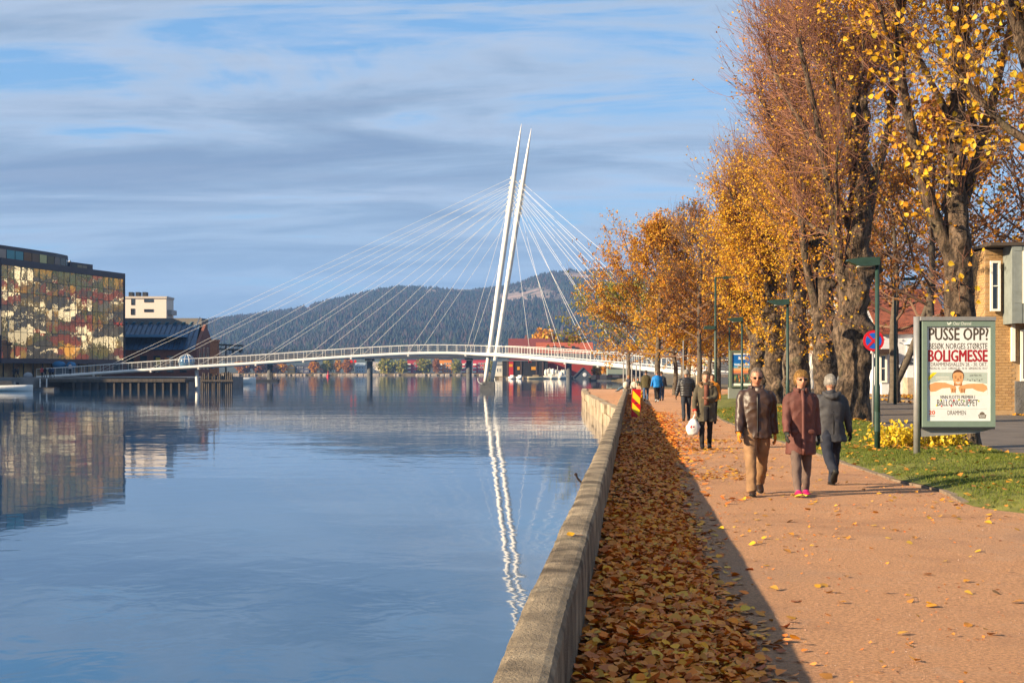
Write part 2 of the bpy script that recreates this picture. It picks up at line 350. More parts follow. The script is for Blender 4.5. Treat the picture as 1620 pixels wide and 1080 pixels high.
# its forest: thousands of conifers that read as one mass
def forest():
    r = np.random.default_rng(5); n = 46000
    Y = 1750 + (3420 - 1750) * r.random(n) ** .62; px = r.uniform(150, 1650, n); X = (px - 810) / FPX * Y
    B = []; S = []
    for x, y in zip(X, Y):
        z = hill_h(x, y); rk = rockiness(x, y, z)
        if rk > .25 and r.random() < rk * 1.15: continue
        B.append((x, y, z)); S.append(r.uniform(.55, 1.25) * (.75 if rk > .2 else 1) * (.85 + .4 * mnoise.noise(Vector((x / 160, y / 160, 1)))))
    B = np.array(B); S = np.array(S); n = len(B); k = 5
    H = (11.5 * S)[:, None]; W = (4.4 * S)[:, None]; an = np.arange(k) * 2 * np.pi / k + r.random((n, 1)) * 6
    V = np.zeros((n, k + 1, 3)); V[:, :k, 0] = B[:, :1] + W * np.cos(an); V[:, :k, 1] = B[:, 1:2] + W * np.sin(an); V[:, :k, 2] = B[:, 2:] + H * .08
    V[:, k] = B; V[:, k, 2] += H[:, 0]
    F = np.array([(i, (i + 1) % k, k) for i in range(k)])[None] + (np.arange(n) * (k + 1))[:, None, None]
    mb = MB(); mb.add(V.reshape(-1, 3), F3=F.reshape(-1, 3))
    m = M('hill_forest', (.03, .05, .03), 1, .3, .004, island=[(.010, .022, .015), (.018, .034, .020), (.013, .028, .022), (.03, .04, .022), (.018, .034, .022), (.07, .042, .035), (.05, .035, .035)], patch=[(.0045, (.055, .042, .045), .52, .70, .6), (.011, (.035, .045, .035), .55, .70, .6)])
    mb.build('hill_forest', m, kind='stuff')
forest()

# the air between: one even volume round everything
hz = MB(); hz.box((-6500, -400, -4.0), (6500, 6400, 420))
m_haze = bpy.data.materials.new('haze_air'); m_haze.use_nodes = True; _nt = m_haze.node_tree; _nt.nodes.clear()
_o = _nt.nodes.new('ShaderNodeOutputMaterial'); _v = _nt.nodes.new('ShaderNodeVolumePrincipled'); _v.inputs['Density'].default_value = 1.25e-4; _v.inputs['Color'].default_value = (.25, .48, 1, 1); _v.inputs['Anisotropy'].default_value = 0.0
_nt.links.new(_v.outputs[0], _o.inputs[1])
hz.build('haze', m_haze, kind='stuff')

# parapet along the quay: cast segments with worn edges
def parapet():
    t = thing('river_parapet', 'low weathered concrete wall running along the river beside the drifted leaves', 'wall', (LAT(0), 0, 0))
    top = .555; seg = 7.6; Y = -4.0; m = M('parapet_concrete', (.17, .125, .08), .95, .45, 2.6, .9, 55, col2=(.34, .265, .175), detail=10, patch=[(.8, (.11, .085, .055), .48, .66, .75), (3.5, (.47, .40, .29), .60, .74, .6), (1.7, (.07, .075, .03), .58, .70, .55)])
    nt = m.node_tree
    while Y < 104:
        Y1 = min(104, Y + seg); ny = max(8, int((Y1 - Y) / (.05 if Y < 26 else .4)))
        prof = [(-.235, -.6), (-.235, .1), (-.235, top - .05), (-.222, top - .012), (-.19, top), (-.12, top + .004), (-.05, top), (-.018, top - .008), (-.003, top - .035), (0, top - .12), (0, top - .3), (0, -.05)]
        rr = []
        for y in np.linspace(Y + .004, Y1 - .004, ny):
            wx = .02 * mnoise.noise(Vector((y * .35, 2, 0))) + (0 if y < 70 else 0)
            ring = []
            for i, (s, z) in enumerate(prof):
                e = .016 if i in (2, 3, 4) else (.010 if i in (7, 8) else .004)
                q = Vector((y * 1.3, i * .4, 0)); q2 = Vector((y * 8.3, i * 1.7, 5))
                ring.append((LAT(y, s + wx + e * (.45 * mnoise.noise(q) + .6 * mnoise.noise(q2))), y, z + (e * .2 * mnoise.noise(q2 + Vector((9, 0, 0))) if i > 1 and i < 10 else 0)))
            rr.append(ring)
        mb = MB(); mb.rings(rr); mb.build('wall_segment', m, t, smooth=False); Y = Y1 + .0
    return t
parapet()
# quay face below the bulge of the path (rough stone edging, each slab a piece)
def quay():
    t = thing('quay_wall', 'rough stone quay face below the gravel point with pale top blocks', 'wall', (5, 80, 0))
    pts = [(LAT(62, -.22), 62), (4.75, 67), (5.05, 80), (5.3, 92), (5.55, 106), (6.3, 125), (7.2, 141), (12.5, 146)]
    ms = M('quay_stone', (.30, .225, .14), .95, .35, 1.1, .8, 14, col2=(.40, .32, .22)); r = random.Random(3)
    for (x0, y0), (x1, y1) in zip(pts[:-1], pts[1:]):
        d = Vector((x1 - x0, y1 - y0)); L_ = d.length; k = max(1, round(L_ / 4.5)); u = d / L_; nrm = Vector((-u.y, u.x))
        for i in range(k):
            for z0, z1, o in ((-1.6, -.42, .12), (-.42, .05, .16)):
                a = Vector((x0, y0)) + u * (L_ * i / k + .02); b = Vector((x0, y0)) + u * (L_ * (i + 1) / k - .02); oo = o + r.uniform(-.07, .07)
                mb = MB(); q = [a - nrm * .25, b - nrm * .25, b + nrm * oo, a + nrm * oo]; mb.prism([(p.x, p.y) for p in q], z0 + .01, z1 + r.uniform(-.03, .05)); mb.build('stone_block', ms, t)
quay()
# ------------------------------------------------------------------ cable-stayed footbridge
def smooth(P, it=3):
    P = np.asarray(P, float)
    for _ in range(it):
        Q = np.empty((2 * len(P), 3)); Q[0] = P[0]; Q[-1] = P[-1]
        Q[1:-1:2] = .75 * P[:-1] + .25 * P[1:]; Q[2:-1:2] = .25 * P[:-1] + .75 * P[1:]; P = Q
    return P
def resample(P, step):
    d = np.r_[0, np.cumsum(np.linalg.norm(np.diff(P, axis=0), axis=1))]; n = max(2, int(d[-1] / step) + 1); t = np.linspace(0, d[-1], n)
    return np.stack([np.interp(t, d, P[:, i]) for i in range(3)], 1)
def leg(t): return (-3.8 + 19.5 * t, 223 - 73 * t)
def footbridge():
    t = thing('cable_bridge', 'white cable-stayed footbridge with two tall leaning needle pylons over the river', 'bridge', (-3.8, 225, WZ))
    C = [PX(px, py, 223.5) for px, py in ((58, 597), (110, 593.5), (181, 588.5), (285, 581.5), (399, 575), (475, 569.5), (561, 563.5), (647, 559), (705, 558.3), (760, 560))]
    for tt, py in ((.12, 562), (.33, 565.5), (.54, 571), (.72, 575.5), (.86, 580), (.97, 585.0), (1.08, 589), (1.2, 594)):
        x, y = leg(tt); C.append(Vector((x, y, CH - (py - 588) / FPX * y)))
    near = resample(smooth(C), 1.5); T = np.gradient(near, axis=0); T[:, 2] = 0; T /= np.linalg.norm(T, axis=1, keepdims=True)
    Nn = np.stack([-T[:, 1], T[:, 0], 0 * T[:, 0]], 1); far = near + 3.5 * Nn
    gm = m_white
    MB().tubes(near, .26, 12, True).build('edge_girder', gm, t, True); MB().tubes(far, .26, 12, True).build('edge_girder', gm, t, True)
    dk = MB(); rr = []
    for a, b in zip(near, far):
        d = (b - a) / 3.5; a2, b2 = a + d * .2, b - d * .2
        rr.append([a2 + (0, 0, .10), b2 + (0, 0, .10), b2 + (0, 0, -.16), a2 + (0, 0, -.16)])
    dk.rings(rr); dk.build('deck', M('deck_underside', (.30, .29, .27), .7, .15, 2), t)
    pm = MB().tubes([(0, 0, .2), (0, .0, 1.32)], .028, 5).mesh('railing_post'); pm.materials.append(gm)
    for line, s in ((near, -1), (far, 1)):
        top = line + np.array([0, 0, 1.34]); MB().tubes(top, .042, 6, True).build('handrail', gm, t, True)
        w = MB()
        for h in (.5, .78, 1.06): w.tubes(line + np.array([0, 0, h]), .014, 4)
        w.build('railing_wires', m_steel, t)
        for i, p in enumerate(line):
            o = bpy.data.objects.new('railing_post', pm); COL.objects.link(o); o.parent = t; o.location = Vector(p) - t.location
    # pylons
    def pylon(b, tp):
        k = np.linspace(0, 1, 34); P = np.array(b)[None] * (1 - k[:, None]) + np.array(tp)[None] * k[:, None]
        r = np.interp(k, [0, .06, .5, .76, .86, .94, 1], [.27, .34, .43, .41, .29, .16, .03])
        return MB().tubes(P, r, 16, True).build('pylon', gm, t, True), P
    nb, nt_ = PX(767.5, 604, 222), PX(825, 196, 222); fb, ft = PX(778.5, 603, 228.5), PX(840.5, 203, 228.5)
    pylon(nb, nt_); pylon(fb, ft)
    pier = MB(); pier.box((-4.95, 219.6, -2.4), (-2.75, 230.4, .1)); pier.build('pylon_pier', m_concd, t)
    for x in (nb.x - .75, fb.x + .85):
        yb = 219.45
        MB().tubes(smooth([(x - .3, yb, .75), (x - .35, yb, .35), (x - .05, yb, -.05), (x + .35, yb, -.15)], 2), .07, 6).build('fender_pipe', gm, t, True)
    lug = MB(); lug.box((-.16, -.16, -.2), (.16, .16, .2)); lug.box((-.1, -.3, -.08), (.1, .3, .08)); lm = lug.mesh('anchor_lug'); lm.materials.append(gm)
    def put_lug(p):
        o = bpy.data.objects.new('anchor_lug', lm); COL.objects.link(o); o.parent = t; o.location = Vector(p) - t.location
    def at_px(line, px):
        q = 810 + FPX * line[:, 0] / line[:, 1]; i = int(np.argmin(abs(q - px))); return Vector(line[i])
    lpx = [149, 232, 315, 398, 480, 562, 646, 732]; ts = np.linspace(.79, .66, 8)
    rts = [1.16, 1.07, .98, .87, .72, .54, .33]; tr = np.linspace(.775, .665, 7)
    for i, px in enumerate(lpx):
        for b, tp, line, dx, sgn in ((nb, nt_, near, 0, -1), (fb, ft, far, 16, -1)):
            q = b.lerp(tp, ts[i]); a = at_px(line, px + dx) + Vector((0, 0, .2)); q = q + Vector((-.42, 0, 0))
            MB().tubes([a, q], .021, 5).build('stay_cable', gm, t); put_lug(q); put_lug(a - Vector((0, 0, .42)))
    for i, tt in enumerate(rts):
        for b, tp, line, dx in ((nb, nt_, near, 0.0), (fb, ft, far, .09)):
            q = b.lerp(tp, tr[i]) + Vector((.42, 0, 0)); x, y = leg(tt); j = int(np.argmin(abs(line[:, 1] - y) + (line[:, 0] < -3) * 100)); a = Vector(line[j]) + Vector((0, 0, .2))
            MB().tubes([a, q], .021, 5).build('stay_cable', gm, t); put_lug(q); put_lug(a - Vector((0, 0, .42)))
    MB().tubes([(-49.6, 224.5, -1.5), (-49.9, 225, 2.0)], .3, 10).build('support_leg', gm, t, True)
    return t
footbridge()
g = thing('glass_dome', 'small round blue glass pavilion standing on the footbridge deck', 'pavilion', (*PX(295, 580, 226.6)[:2], 2.3))
m_glassblue = M('blue_glass', (.10, .22, .36), .06, .1, 2, metal=.6)
MB().sphere((g.location.x, g.location.y, 3.2), (1.3, 1.3, 1.25), 16, 10).build('glass_shell', m_glassblue, g, True)
for k in range(6):
    a = k * math.pi / 6; th = np.linspace(0, np.pi, 14); MB().tubes(np.stack([g.location.x + 1.33 * np.cos(th) * math.cos(a), g.location.y + 1.33 * np.cos(th) * math.sin(a), 3.2 + 1.28 * np.sin(th)], 1), .04, 4).build('glazing_rib', m_white, g)
MB().tubes([(g.location.x, g.location.y, 2.1), (g.location.x, g.location.y, 2.5)], .95, 16, True).build('base_ring', m_white, g)

# dark road bridge beyond
def road_bridge():
    t = thing('beam_bridge', 'low dark beam bridge on concrete piers crossing the river beyond the footbridge', 'bridge', (-35, 431, WZ)); Y = 430
    xs = np.linspace(-150, 26, 45); z = lambda x: 4.75 + 1.1 * math.exp(-((x + 20) / 60) ** 2)
    rr = [[(x, Y, z(x)), (x, Y + 9, z(x)), (x, Y + 9, z(x) + 1.75), (x, Y, z(x) + 1.75)] for x in xs]
    m = M('bridge_beam_dark', (.05, .055, .07), .8, .2, .3)
    MB().rings(rr).build('beam', m, t)
    pm = MB().box((-.05, -.05, 0), (.05, .05, 1.25)).mesh('railing_post'); pm.materials.append(m_dark)
    for x in np.arange(-148, 26, 2.0):
        o = bpy.data.objects.new('railing_post', pm); COL.objects.link(o); o.parent = t; o.location = Vector((x, Y + .2, z(x) + 1.75)) - t.location
    for h in (.6, 1.25): MB().tubes([(x, Y + .2, z(x) + 1.75 + h) for x in xs], .05, 4).build('handrail', m_dark, t)
    for px in (270, 427, 585, 742, 900):
        x = (px - 810) / FPX * (Y + 4)
        MB().tubes([(x, Y + 4, -2.4), (x, Y + 4, z(x))], .85, 12).build('pier', m_concd, t, True)
        MB().box((x - 1.1, Y + .6, z(x) - .7), (x + 1.1, Y + 8, z(x) + .1)).build('pier_cap', m_concd, t)
    for px in (556, 562, 770, 838, 838.5):
        p = PX(px, 571.5, Y - .3); MB().box((p.x - .35, Y - .5, p.z - .4), (p.x + .35, Y - .1, p.z + .4)).build('navigation_mark', flat('#c8281e', .5), t)
road_bridge()

# ------------------------------------------------------------------ the west bank
def quad_obj(name, mat, parent, pts): return MB().add(pts, [(0, 1, 2, 3)]).build(name, mat, parent)
def frame_window(parent, x0, x1, z0, z1, y, glass, fr, axis='y', d=-1, w=.12, panes=(1, 1), name='window'):
    """a window on a wall facing -Y (axis y) or facing X (axis x); the frame is the part, panes are sub-parts"""
    mb = MB(); gl = []
    def bx(a0, a1, c0, c1, e0, e1):
        if axis == 'y': mb.box((a0, min(y + d * e0, y + d * e1), c0), (a1, max(y + d * e0, y + d * e1), c1))
        else: mb.box((min(y + d * e0, y + d * e1), a0, c0), (max(y + d * e0, y + d * e1), a1, c1))
    bx(x0, x0 + w, z0, z1, 0.004, .10); bx(x1 - w, x1, z0, z1, 0.004, .10); bx(x0 + w, x1 - w, z1 - w, z1, 0.004, .10); bx(x0 + w, x1 - w, z0, z0 + w, 0.004, .10)
    nx, nz = panes; W = (x1 - x0 - 2 * w); H = (z1 - z0 - 2 * w); b = w * .45
    for i in range(1, nx): bx(x0 + w + W * i / nx - b / 2, x0 + w + W * i / nx + b / 2, z0 + w, z1 - w, .01, .08)
    for j in range(1, nz): bx(x0 + w, x1 - w, z0 + w + H * j / nz - b / 2, z0 + w + H * j / nz + b / 2, .01, .085)
    f = mb.build(name, fr, parent)
    for i in range(nx):
        for j in range(nz):
            a0, a1 = x0 + w + W * i / nx + (b / 2 if i else 0), x0 + w + W * (i + 1) / nx - (b / 2 if i < nx - 1 else 0); c0, c1 = z0 + w + H * j / nz + (b / 2 if j else 0), z0 + w + H * (j + 1) / nz - (b / 2 if j < nz - 1 else 0)
            yy_ = y + d * .03
            pts = [(a0, yy_, c0), (a1, yy_, c0), (a1, yy_, c1), (a0, yy_, c1)] if axis == 'y' else [(yy_, a0, c0), (yy_, a1, c0), (yy_, a1, c1), (yy_, a0, c1)]
            quad_obj('pane', glass, f, pts)
    return f
m_winglass = M('window_glass', (.03, .04, .055), .06, .2, 1, spec=1.0)
m_wframe = flat('#e9e5dc', .5)

def glass_building():
    A = Vector((-84.5, 235)); B = Vector((-74.5, 273)); u = (B - A).normalized(); n = Vector((u.y, -u.x)); L_ = (B - A).length
    t = thing('glass_building', 'large cultural building with a mirrored glass facade reflecting the autumn town', 'building', (-95, 255, .8))
    z0, z1 = 3.9, 20.2
    pt = lambda s, o, z: Vector((A.x + u.x * s + n.x * o, A.y + u.y * s + n.y * o, z))
    def slab(name, mat, s0, s1, o0, o1, za, zb): 
        q = [pt(s0, o0, 0), pt(s1, o0, 0), pt(s1, o1, 0), pt(s0, o1, 0)]; return MB().prism([(p.x, p.y) for p in q][::-1], za, zb).build(name, mat, t)
    slab('body', m_navy, 0, L_, -30, -.25, z0 - .3, z1 - .35)
    slab('fascia', m_navy, -.15, L_ + .15, -.24, .22, z1 - .75, z1 + .35); slab('fascia', m_navy, -.15, L_ + .15, -.24, .25, z0 - .75, z0 + .05)
    slab('corner_trim', m_navy, -.2, .0, -.24, .18, z0 + .05, z1 - .75); slab('corner_trim', m_navy, L_, L_ + .2, -.24, .18, z0 + .05, z1 - .75)
    m = bpy.data.materials.new('mirror_glass'); m.use_nodes = True; nt = m.node_tree; b = nt.nodes['Principled BSDF']
    b.inputs['Base Color'].default_value = (.62, .62, .54, 1); b.inputs['Metallic'].default_value = .92; b.inputs['Roughness'].default_value = .015
    g = nt.nodes.new('ShaderNodeNewGeometry'); no = nt.nodes.new('ShaderNodeTexNoise'); no.inputs['Scale'].default_value = .9; no.inputs['Detail'].default_value = 2
    bp = nt.nodes.new('ShaderNodeBump'); bp.inputs['Strength'].default_value = 1; bp.inputs['Distance'].default_value = .0042
    nt.links.new(g.outputs['Position'], no.inputs['Vector']); nt.links.new(no.outputs[0], bp.inputs['Height']); nt.links.new(bp.outputs[0], b.inputs['Normal'])
    nc, nr = 21, 7; w = L_ / nc; h = (z1 - .75 - z0 - .05) / nr
    pm = MB().add([(-w / 2 + .05, 0, -h / 2 + .04), (w / 2 - .05, 0, -h / 2 + .04), (w / 2 - .05, 0, h / 2 - .04), (-w / 2 + .05, 0, h / 2 - .04)], [(0, 1, 2, 3)]).mesh('glass_pane'); pm.materials.append(m)
    rz = math.atan2(u.y, u.x); r = np.random.default_rng(4)
    for i in range(nc):
        for j in range(nr):
            o = bpy.data.objects.new('glass_pane', pm); COL.objects.link(o); o.parent = t; p = pt((i + .5) * w, .02, z0 + .05 + (j + .5) * h); o.location = p - t.location
            o.rotation_euler = (r.normal(0, .0022), 0, rz + r.normal(0, .0025))
    for i in range(nc + 1):
        p0, p1 = pt(i * w, 0, z0), pt(i * w, 0, z1 - .6)
        if 0 < i < nc: MB().beam(p0, p1, .07, .10, up=(n.x, n.y, 0)).build('mullion', m_dark, t)
    for j in range(1, nr): MB().beam(pt(0, 0, z0 + .05 + j * h), pt(L_, 0, z0 + .05 + j * h), .04, .05).build('transom', m_dark, t)
    MB().box((-106, 276, .6), (-86.5, 304, 19)).build('hidden_shade_wing', m_navy, t)  # wing hidden from view, added to throw shade on the brick hall
    # recessed ground floor with a mottled brown lobby wall
    slab('ground_floor_wall', M('lobby_wall', (.30, .17, .11), .6, .5, .35, col2=(.34, .26, .12)), .5, L_ - 4, -30, -2.6, .78, z0 - .32)
    for i in range(12): MB().beam(pt(1.5 + i * 2.9, -2.5, .8), pt(1.5 + i * 2.9, -2.5, z0 - .75), .18, .18).build('column', m_dark, t)
    # roof pavilions
    rp = [pt(s, o, 0) for s, o in [(-14, -2.2), (2, -2.0), (12, -2.1), (20, -2.5), (25, -3.4), (27.5, -4.8), (29, -7.5), (29, -20), (-14, -20)]]
    pl = [(p.x, p.y) for p in rp][::-1]; MB().prism(pl, z1 - .3, z1 + 2.2).build('roof_pavilion', m_winglass, t)
    c = sum((p for p in rp), Vector()) / len(rp); MB().prism([(c.x + (p.x - c.x) * 1.012, c.y + (p.y - c.y) * 1.012) for p in rp][::-1], z1 + 2.1, z1 + 2.75).build('roof_pavilion_rim', m_navy, t)
    cols = ['#8f8a86', '#8f8a86', '#8f8a86', '#3f8f9d', '#3f8f9d', '#6b4f36', '#5f4a38', '#b9b77c', '#4d4a2c', '#5a3f28', '#3f3a2a', '#2f5a55']
    ss = np.linspace(-3, 27, 13)
    for k in range(12):
        o = lambda s: np.interp(s, [-14, 2, 12, 20, 25, 27.5], [-2.2, -2.0, -2.1, -2.5, -3.4, -4.8]) + .05
        a, b_ = ss[k] + .1, ss[k + 1] - .1; quad_obj('roof_panel', flat(cols[k], .25), t, [pt(a, o(a), z1 + .3), pt(b_, o(b_), z1 + .3), pt(b_, o(b_), z1 + 2.1), pt(a, o(a), z1 + 2.1)])
    slab('roof_annex', m_navy, 30.5, L_ - .8, -16, -6.2, z1 - .3, z1 + 2.1)
    for k, cc in enumerate(['#1f3a44', '#7f7760', '#77705e', '#1b2233']): quad_obj('roof_panel', flat(cc, .3), t, [pt(31.2 + k * 1.75, -6.1, z1 + .2), pt(32.8 + k * 1.75, -6.1, z1 + .2), pt(32.8 + k * 1.75, -6.1, z1 + 1.7), pt(31.2 + k * 1.75, -6.1, z1 + 1.7)])
    for k in range(3): MB().tubes([pt(33 + k, -9, z1 + 2.0), pt(33 + k, -9, z1 + 2.7)], .2, 6, True).build('roof_vent', m_steel, t)
glass_building()
n_ = thing('riverside_shade_block', 'dark unseen block added on the quay just outside the picture, shading the bridge end', 'building', (-115, 212, .8))  # out-of-view block, added so the quay and bridge end lie in shade
MB().box((-140, 201, .6), (-97, 224, 16.5)).build('wall', flat('#4a3a34', .8), n_); MB().box((-140.4, 200.6, 16.5), (-96.6, 224.4, 17.1)).build('roof_edge', m_dark, n_)
for k in range(6):
    for z in (2.2, 5.6, 9.0, 12.4): frame_window(n_, 203 + k * 3.5, 205 + k * 3.5, z, z + 1.9, -97, m_winglass, m_wframe, 'x', 1)

def white_block():
    t = thing('white_apartment_block', 'white rendered block with few small windows rising behind the brick hall', 'building', (-85, 330, .8))
    MB().box((-90.5, 330, .8), (-80.2, 337, 18.7)).build('wall', flat('#d8cbbd', .8), t)
    MB().box((-90.6, 329.8, 18.7), (-80.05, 337.2, 19.2)).build('roof_edge', flat('#b9aea2', .8), t)
    for a, b, c, d in ((207.5, 213, 471.5, 482.4), (228, 242.5, 472.8, 478), (207, 213, 488, 498), (228, 242.5, 489, 493.5)):
        p, q = PX(a, d, 330), PX(b, c, 330); frame_window(t, p.x, q.x, p.z, q.z, 330, m_winglass, m_dark)
    for z in (8, 11.5, 15): MB().box((-80.19, 331, z), (-79.2, 336, z + 1.1)).build('balcony', m_steel, t)
    for k in range(3): MB().box((-89.5 + k * 1.6, 332, 19.2), (-88.6 + k * 1.6, 334, 20.3)).build('roof_unit', m_dark, t)
white_block()
def brick_hall():
    x0, x1, y0, y1, ze, zr = -84, -64.3, 290, 308, 6.4, 11.7; ym = (y0 + y1) / 2
    t = thing('brick_hall', 'old red brick hall with a dark blue glazed roof behind the footbridge', 'building', (-73, 298, .8))
    MB().box((x0, y0, .6), (x1, y1, ze)).build('wall', m_brick, t)
    g = MB(); g.prism([(y0, ze - .01), (y1, ze - .01), (ym, zr - .05)], x1 - .6, x1 - .02); g.V[-1] = g.V[-1][:, [2, 0, 1]]; g.build('gable', m_brick, t)
    rm = M('blue_glazed_roof', (.030, .075, .14), .3, .2, .6)
    mb = MB(); mb.add([(x0, y0 - .4, ze - .2), (x1 - .3, y0 - .4, ze - .2), (x1 - 1.2, ym - .5, zr - .1), (x0, ym - .5, zr - .1), (x0, y1 + .4, ze - .2), (x1 - .3, y1 + .4, ze - .2), (x1 - 1.2, ym + .5, zr - .1), (x0, ym + .5, zr - .1)], [(0, 1, 2, 3), (3, 2, 6, 7), (7, 6, 5, 4)]); rf = mb.build('roof', rm, t)
    for k in range(18): MB().beam((x0 + .6 + k * 1.02, y0 - .4, ze - .12), (x0 + .6 + k * 1.02, ym - .6, zr - .02), .07, .12).build('roof_rib', m_navy, rf)
    MB().box((x0, y0 + .2, 8.8), (-67, y0 + 4.0, 9.3)).build('gutter_pipe', flat('#5a86a8', .4), t)
    MB().box((x0 - 2, ym + .6, zr - .6), (x1 - 1.1, ym + 7, 13.0)).build('roof_monitor', flat('#77716b', .8), t)
    for k in range(9): MB().beam((x0 + 2.5 + k * 1.75, ym - .1, zr - .1), (x0 + 3.0 + k * 1.75, ym - .3, zr + .45), 1.0, .08).build('skylight', flat('#3f7f96', .3), t)
    for k in range(4): frame_window(t, y0 + 2.2 + k * 3.6, y0 + 3.8 + k * 3.6, 2.2, 6.8, x1, m_winglass, flat('#b9a58c', .7), 'x', 1, .15)
    for x, c in ((-72.6, '#c8a83c'), (-70.8, '#b56a3a')): MB().box((x, y0 - .14, 3.2), (x + .9, y0 - .02, 4.6)).build('poster_panel', flat(c), t)
    for k in range(6): frame_window(t, -81.2 + k * 2.7, -79.8 + k * 2.7, 1.6, 5.0, y0, m_winglass, m_dark)
    return t
brick_hall()
def chimney():
    t = thing('brick_pillar', 'sunlit orange brick pillar with a white flagpole beside the dark gantry', 'pillar', (-55, 262, .8))
    mb = MB(); mb.box((-55.5, 261.5, -1.6), (-54.15, 263, 7.2)); mb.box((-55.65, 261.35, 7.2), (-54.0, 263.15, 7.6)); mb.build('shaft', M('orange_brick', (.38, .15, .07), .9, .2, 4, .3, 30), t)
    MB().tubes([(-54.9, 262.2, 7.6), (-54.9, 262.2, 11.8)], .13, 6, True).build('pole', m_white, t); MB().tubes([(-58.2, 262.2, 10.2), (-57.5, 262.2, 11.8)], .1, 6, True).build('stay', m_white, t)
    g = thing('harbour_gantry', 'dark steel loading gantry on a post beyond the brick pillar', 'gantry', (-52.5, 262, .5))
    MB().tubes([(-52.7, 262, -2), (-52.7, 262, 6.6)], .16, 6, True).build('post', m_dark, g)
    for z in (5.9, 6.7): MB().beam((-54, 262, z), (-49.6, 262, z - .2), .3, .3).build('beam', m_dark, g)
    for k in range(6): MB().beam((-53.8 + k * .8, 262, 5.9), (-53.4 + k * .8, 262, 6.65), .08, .08).build('lattice_bar', m_dark, g)
    for x in (-51.6, -50.3): MB().box((x, 261.8, 5.2), (x + .5, 262.2, 5.8)).build('pulley_block', m_dark, g)
chimney()
def wharf():
    t = thing('timber_wharf', 'open timber wharf with dark bays under its deck below the footbridge', 'wharf', (-58, 219, WZ))
    MB().box((-72, 216.6, .15), (-49.8, 223, .62)).build('deck_edge', m_timber, t)
    for k in range(15): MB().box((-67 + k * 1.24, 216.8, -2.4), (-66.72 + k * 1.24, 217.2, .15)).build('pile', m_timber, t)
    MB().box((-67, 217.3, -2.3), (-49.8, 217.6, .14)).build('bay_shade_sheet', m_dark, t)  # dark sheet behind the piles standing in for shade in the open bays
    d = thing('fender_dolphin', 'cluster of tall dark fender piles at the tip of the quay', 'piles', (-45, 217, WZ))
    r = random.Random(2)
    for k in range(17): x = -47.4 + k * .29; MB().tubes([(x, 217 + r.uniform(-.2, .2), -2.4), (x, 217 + r.uniform(-.2, .2), 1.3 + r.uniform(-.3, .5))], .13, 6, True).build('pile', m_timber, d)
    MB().box((-47.5, 216.6, .2), (-42.5, 216.85, .5)).build('waling', m_timber, d)
    f = thing('floating_dock', 'low dark floating dock moored below the quay', 'dock', (-71.5, 214, WZ))
    MB().box((-76, 213, WZ - .3), (-68.6, 215.6, WZ + .35)).build('float', m_concd, f); MB().box((-76.05, 212.95, WZ + .35), (-68.55, 215.65, WZ + .45)).build('deck', m_timber, f)
    for x in (-71.6, -70.6): MB().tubes([(x, 215.8, -2), (x, 215.8, .7)], .1, 6, True).build('mooring_pile', m_white, f)
    p = thing('pontoon', 'long dark pontoon lying in front of a bridge pier', 'pontoon', (-72, 402, WZ)); MB().box((-79, 400, WZ - .3), (-66, 404, WZ + .6)).build('float', m_dark, p)
    for x in (-77, -68): MB().tubes([(x, 402, -2), (x, 402, 1.6)], .15, 6).build('bollard', m_dark, p)
wharf()

def hull(mb, L_, W, H, M_):
    """boat hull, bow towards +X"""
    rr = []
    for k in np.linspace(0, 1, 9):
        x = (k - .5) * L_; w = W / 2 * (1 - max(0, (k - .35) / .65) ** 2.2) * .98 + .02; sh = H * (1 + .25 * max(0, k - .5))
        q = [(-w, sh), (-w * .96, sh * .6), (-w * .75, .15 * H), (-w * .2, -.2 * H), (w * .2, -.2 * H), (w * .75, .15 * H), (w * .96, sh * .6), (w, sh), (w * .85, sh), (-w * .85, sh)]
        rr.append([tuple(M_ @ Vector((x, a, b))) for a, b in q])
    return mb.rings(rr)
def motorboat(label, x, y, L_, W, H, rz, hc='#e6e3dc', canopy='#1e2126', cabin=True, group=None):
    t = thing('motor_boat', label, 'boat', (x, y, WZ), rz, group); I = Matrix.Identity(4)
    hull(MB(), L_, W, H, I).build('hull', flat(hc, .35), t, True, local=True)
    if cabin:
        mb = MB(); mb.box((-L_ * .18, -W * .36, H), (L_ * .2, W * .36, H + H * .75), taper=.8); mb.build('cabin', flat(canopy, .5), t, local=True)
        mb = MB(); mb.box((L_ * .2, -W * .3, H * 1.0), (L_ * .24, W * .3, H * 1.55)); mb.build('windscreen', m_winglass, t, local=True)
    mb = MB(); mb.box((-L_ * .46, -W * .38, H * .98), (-L_ * .2, W * .38, H * 1.12)); mb.build('stern_deck', flat('#b9b2a6', .6), t, local=True)
    return t
motorboat('white motor boat with a dark canvas canopy moored at the quay below the glass building', -73.7, 206, 8.5, 2.6, .85, 0.05)
motorboat('long white ferry hull lying behind the fender piles', -66.5, 330, 14, 3.5, 1.4, 0.1, cabin=False)

# small sheds on the quay
for k, (x, c, lab) in enumerate(((-77.6, '#2f6f9c', 'blue parasol-shaped kiosk beneath the glass facade near the bridge end'),)):
    s = thing('quay_kiosk', lab, 'kiosk', (x, 247, .8)); MB().box((x - 1.4, 246, .8), (x + 1.4, 248, 2.4)).build('counter', flat('#2a3a48'), s)
    MB().sphere((x - .9, 246.5, 2.9), (1.2, 1.2, .7), 12, 6).build('awning', flat(c), s, True); MB().sphere((x + 1.2, 246.5, 2.8), (.9, .9, .7), 12, 6).build('awning', flat(c), s, True)
b = thing('quay_planter', 'pale rounded concrete block on the quay edge by the strollers', 'block', (-71.6, 221, .8)); MB().sphere((-75.2, 221, 1.1), (.75, .5, .55), 10, 6).build('block', flat('#8d8f93'), b, True)

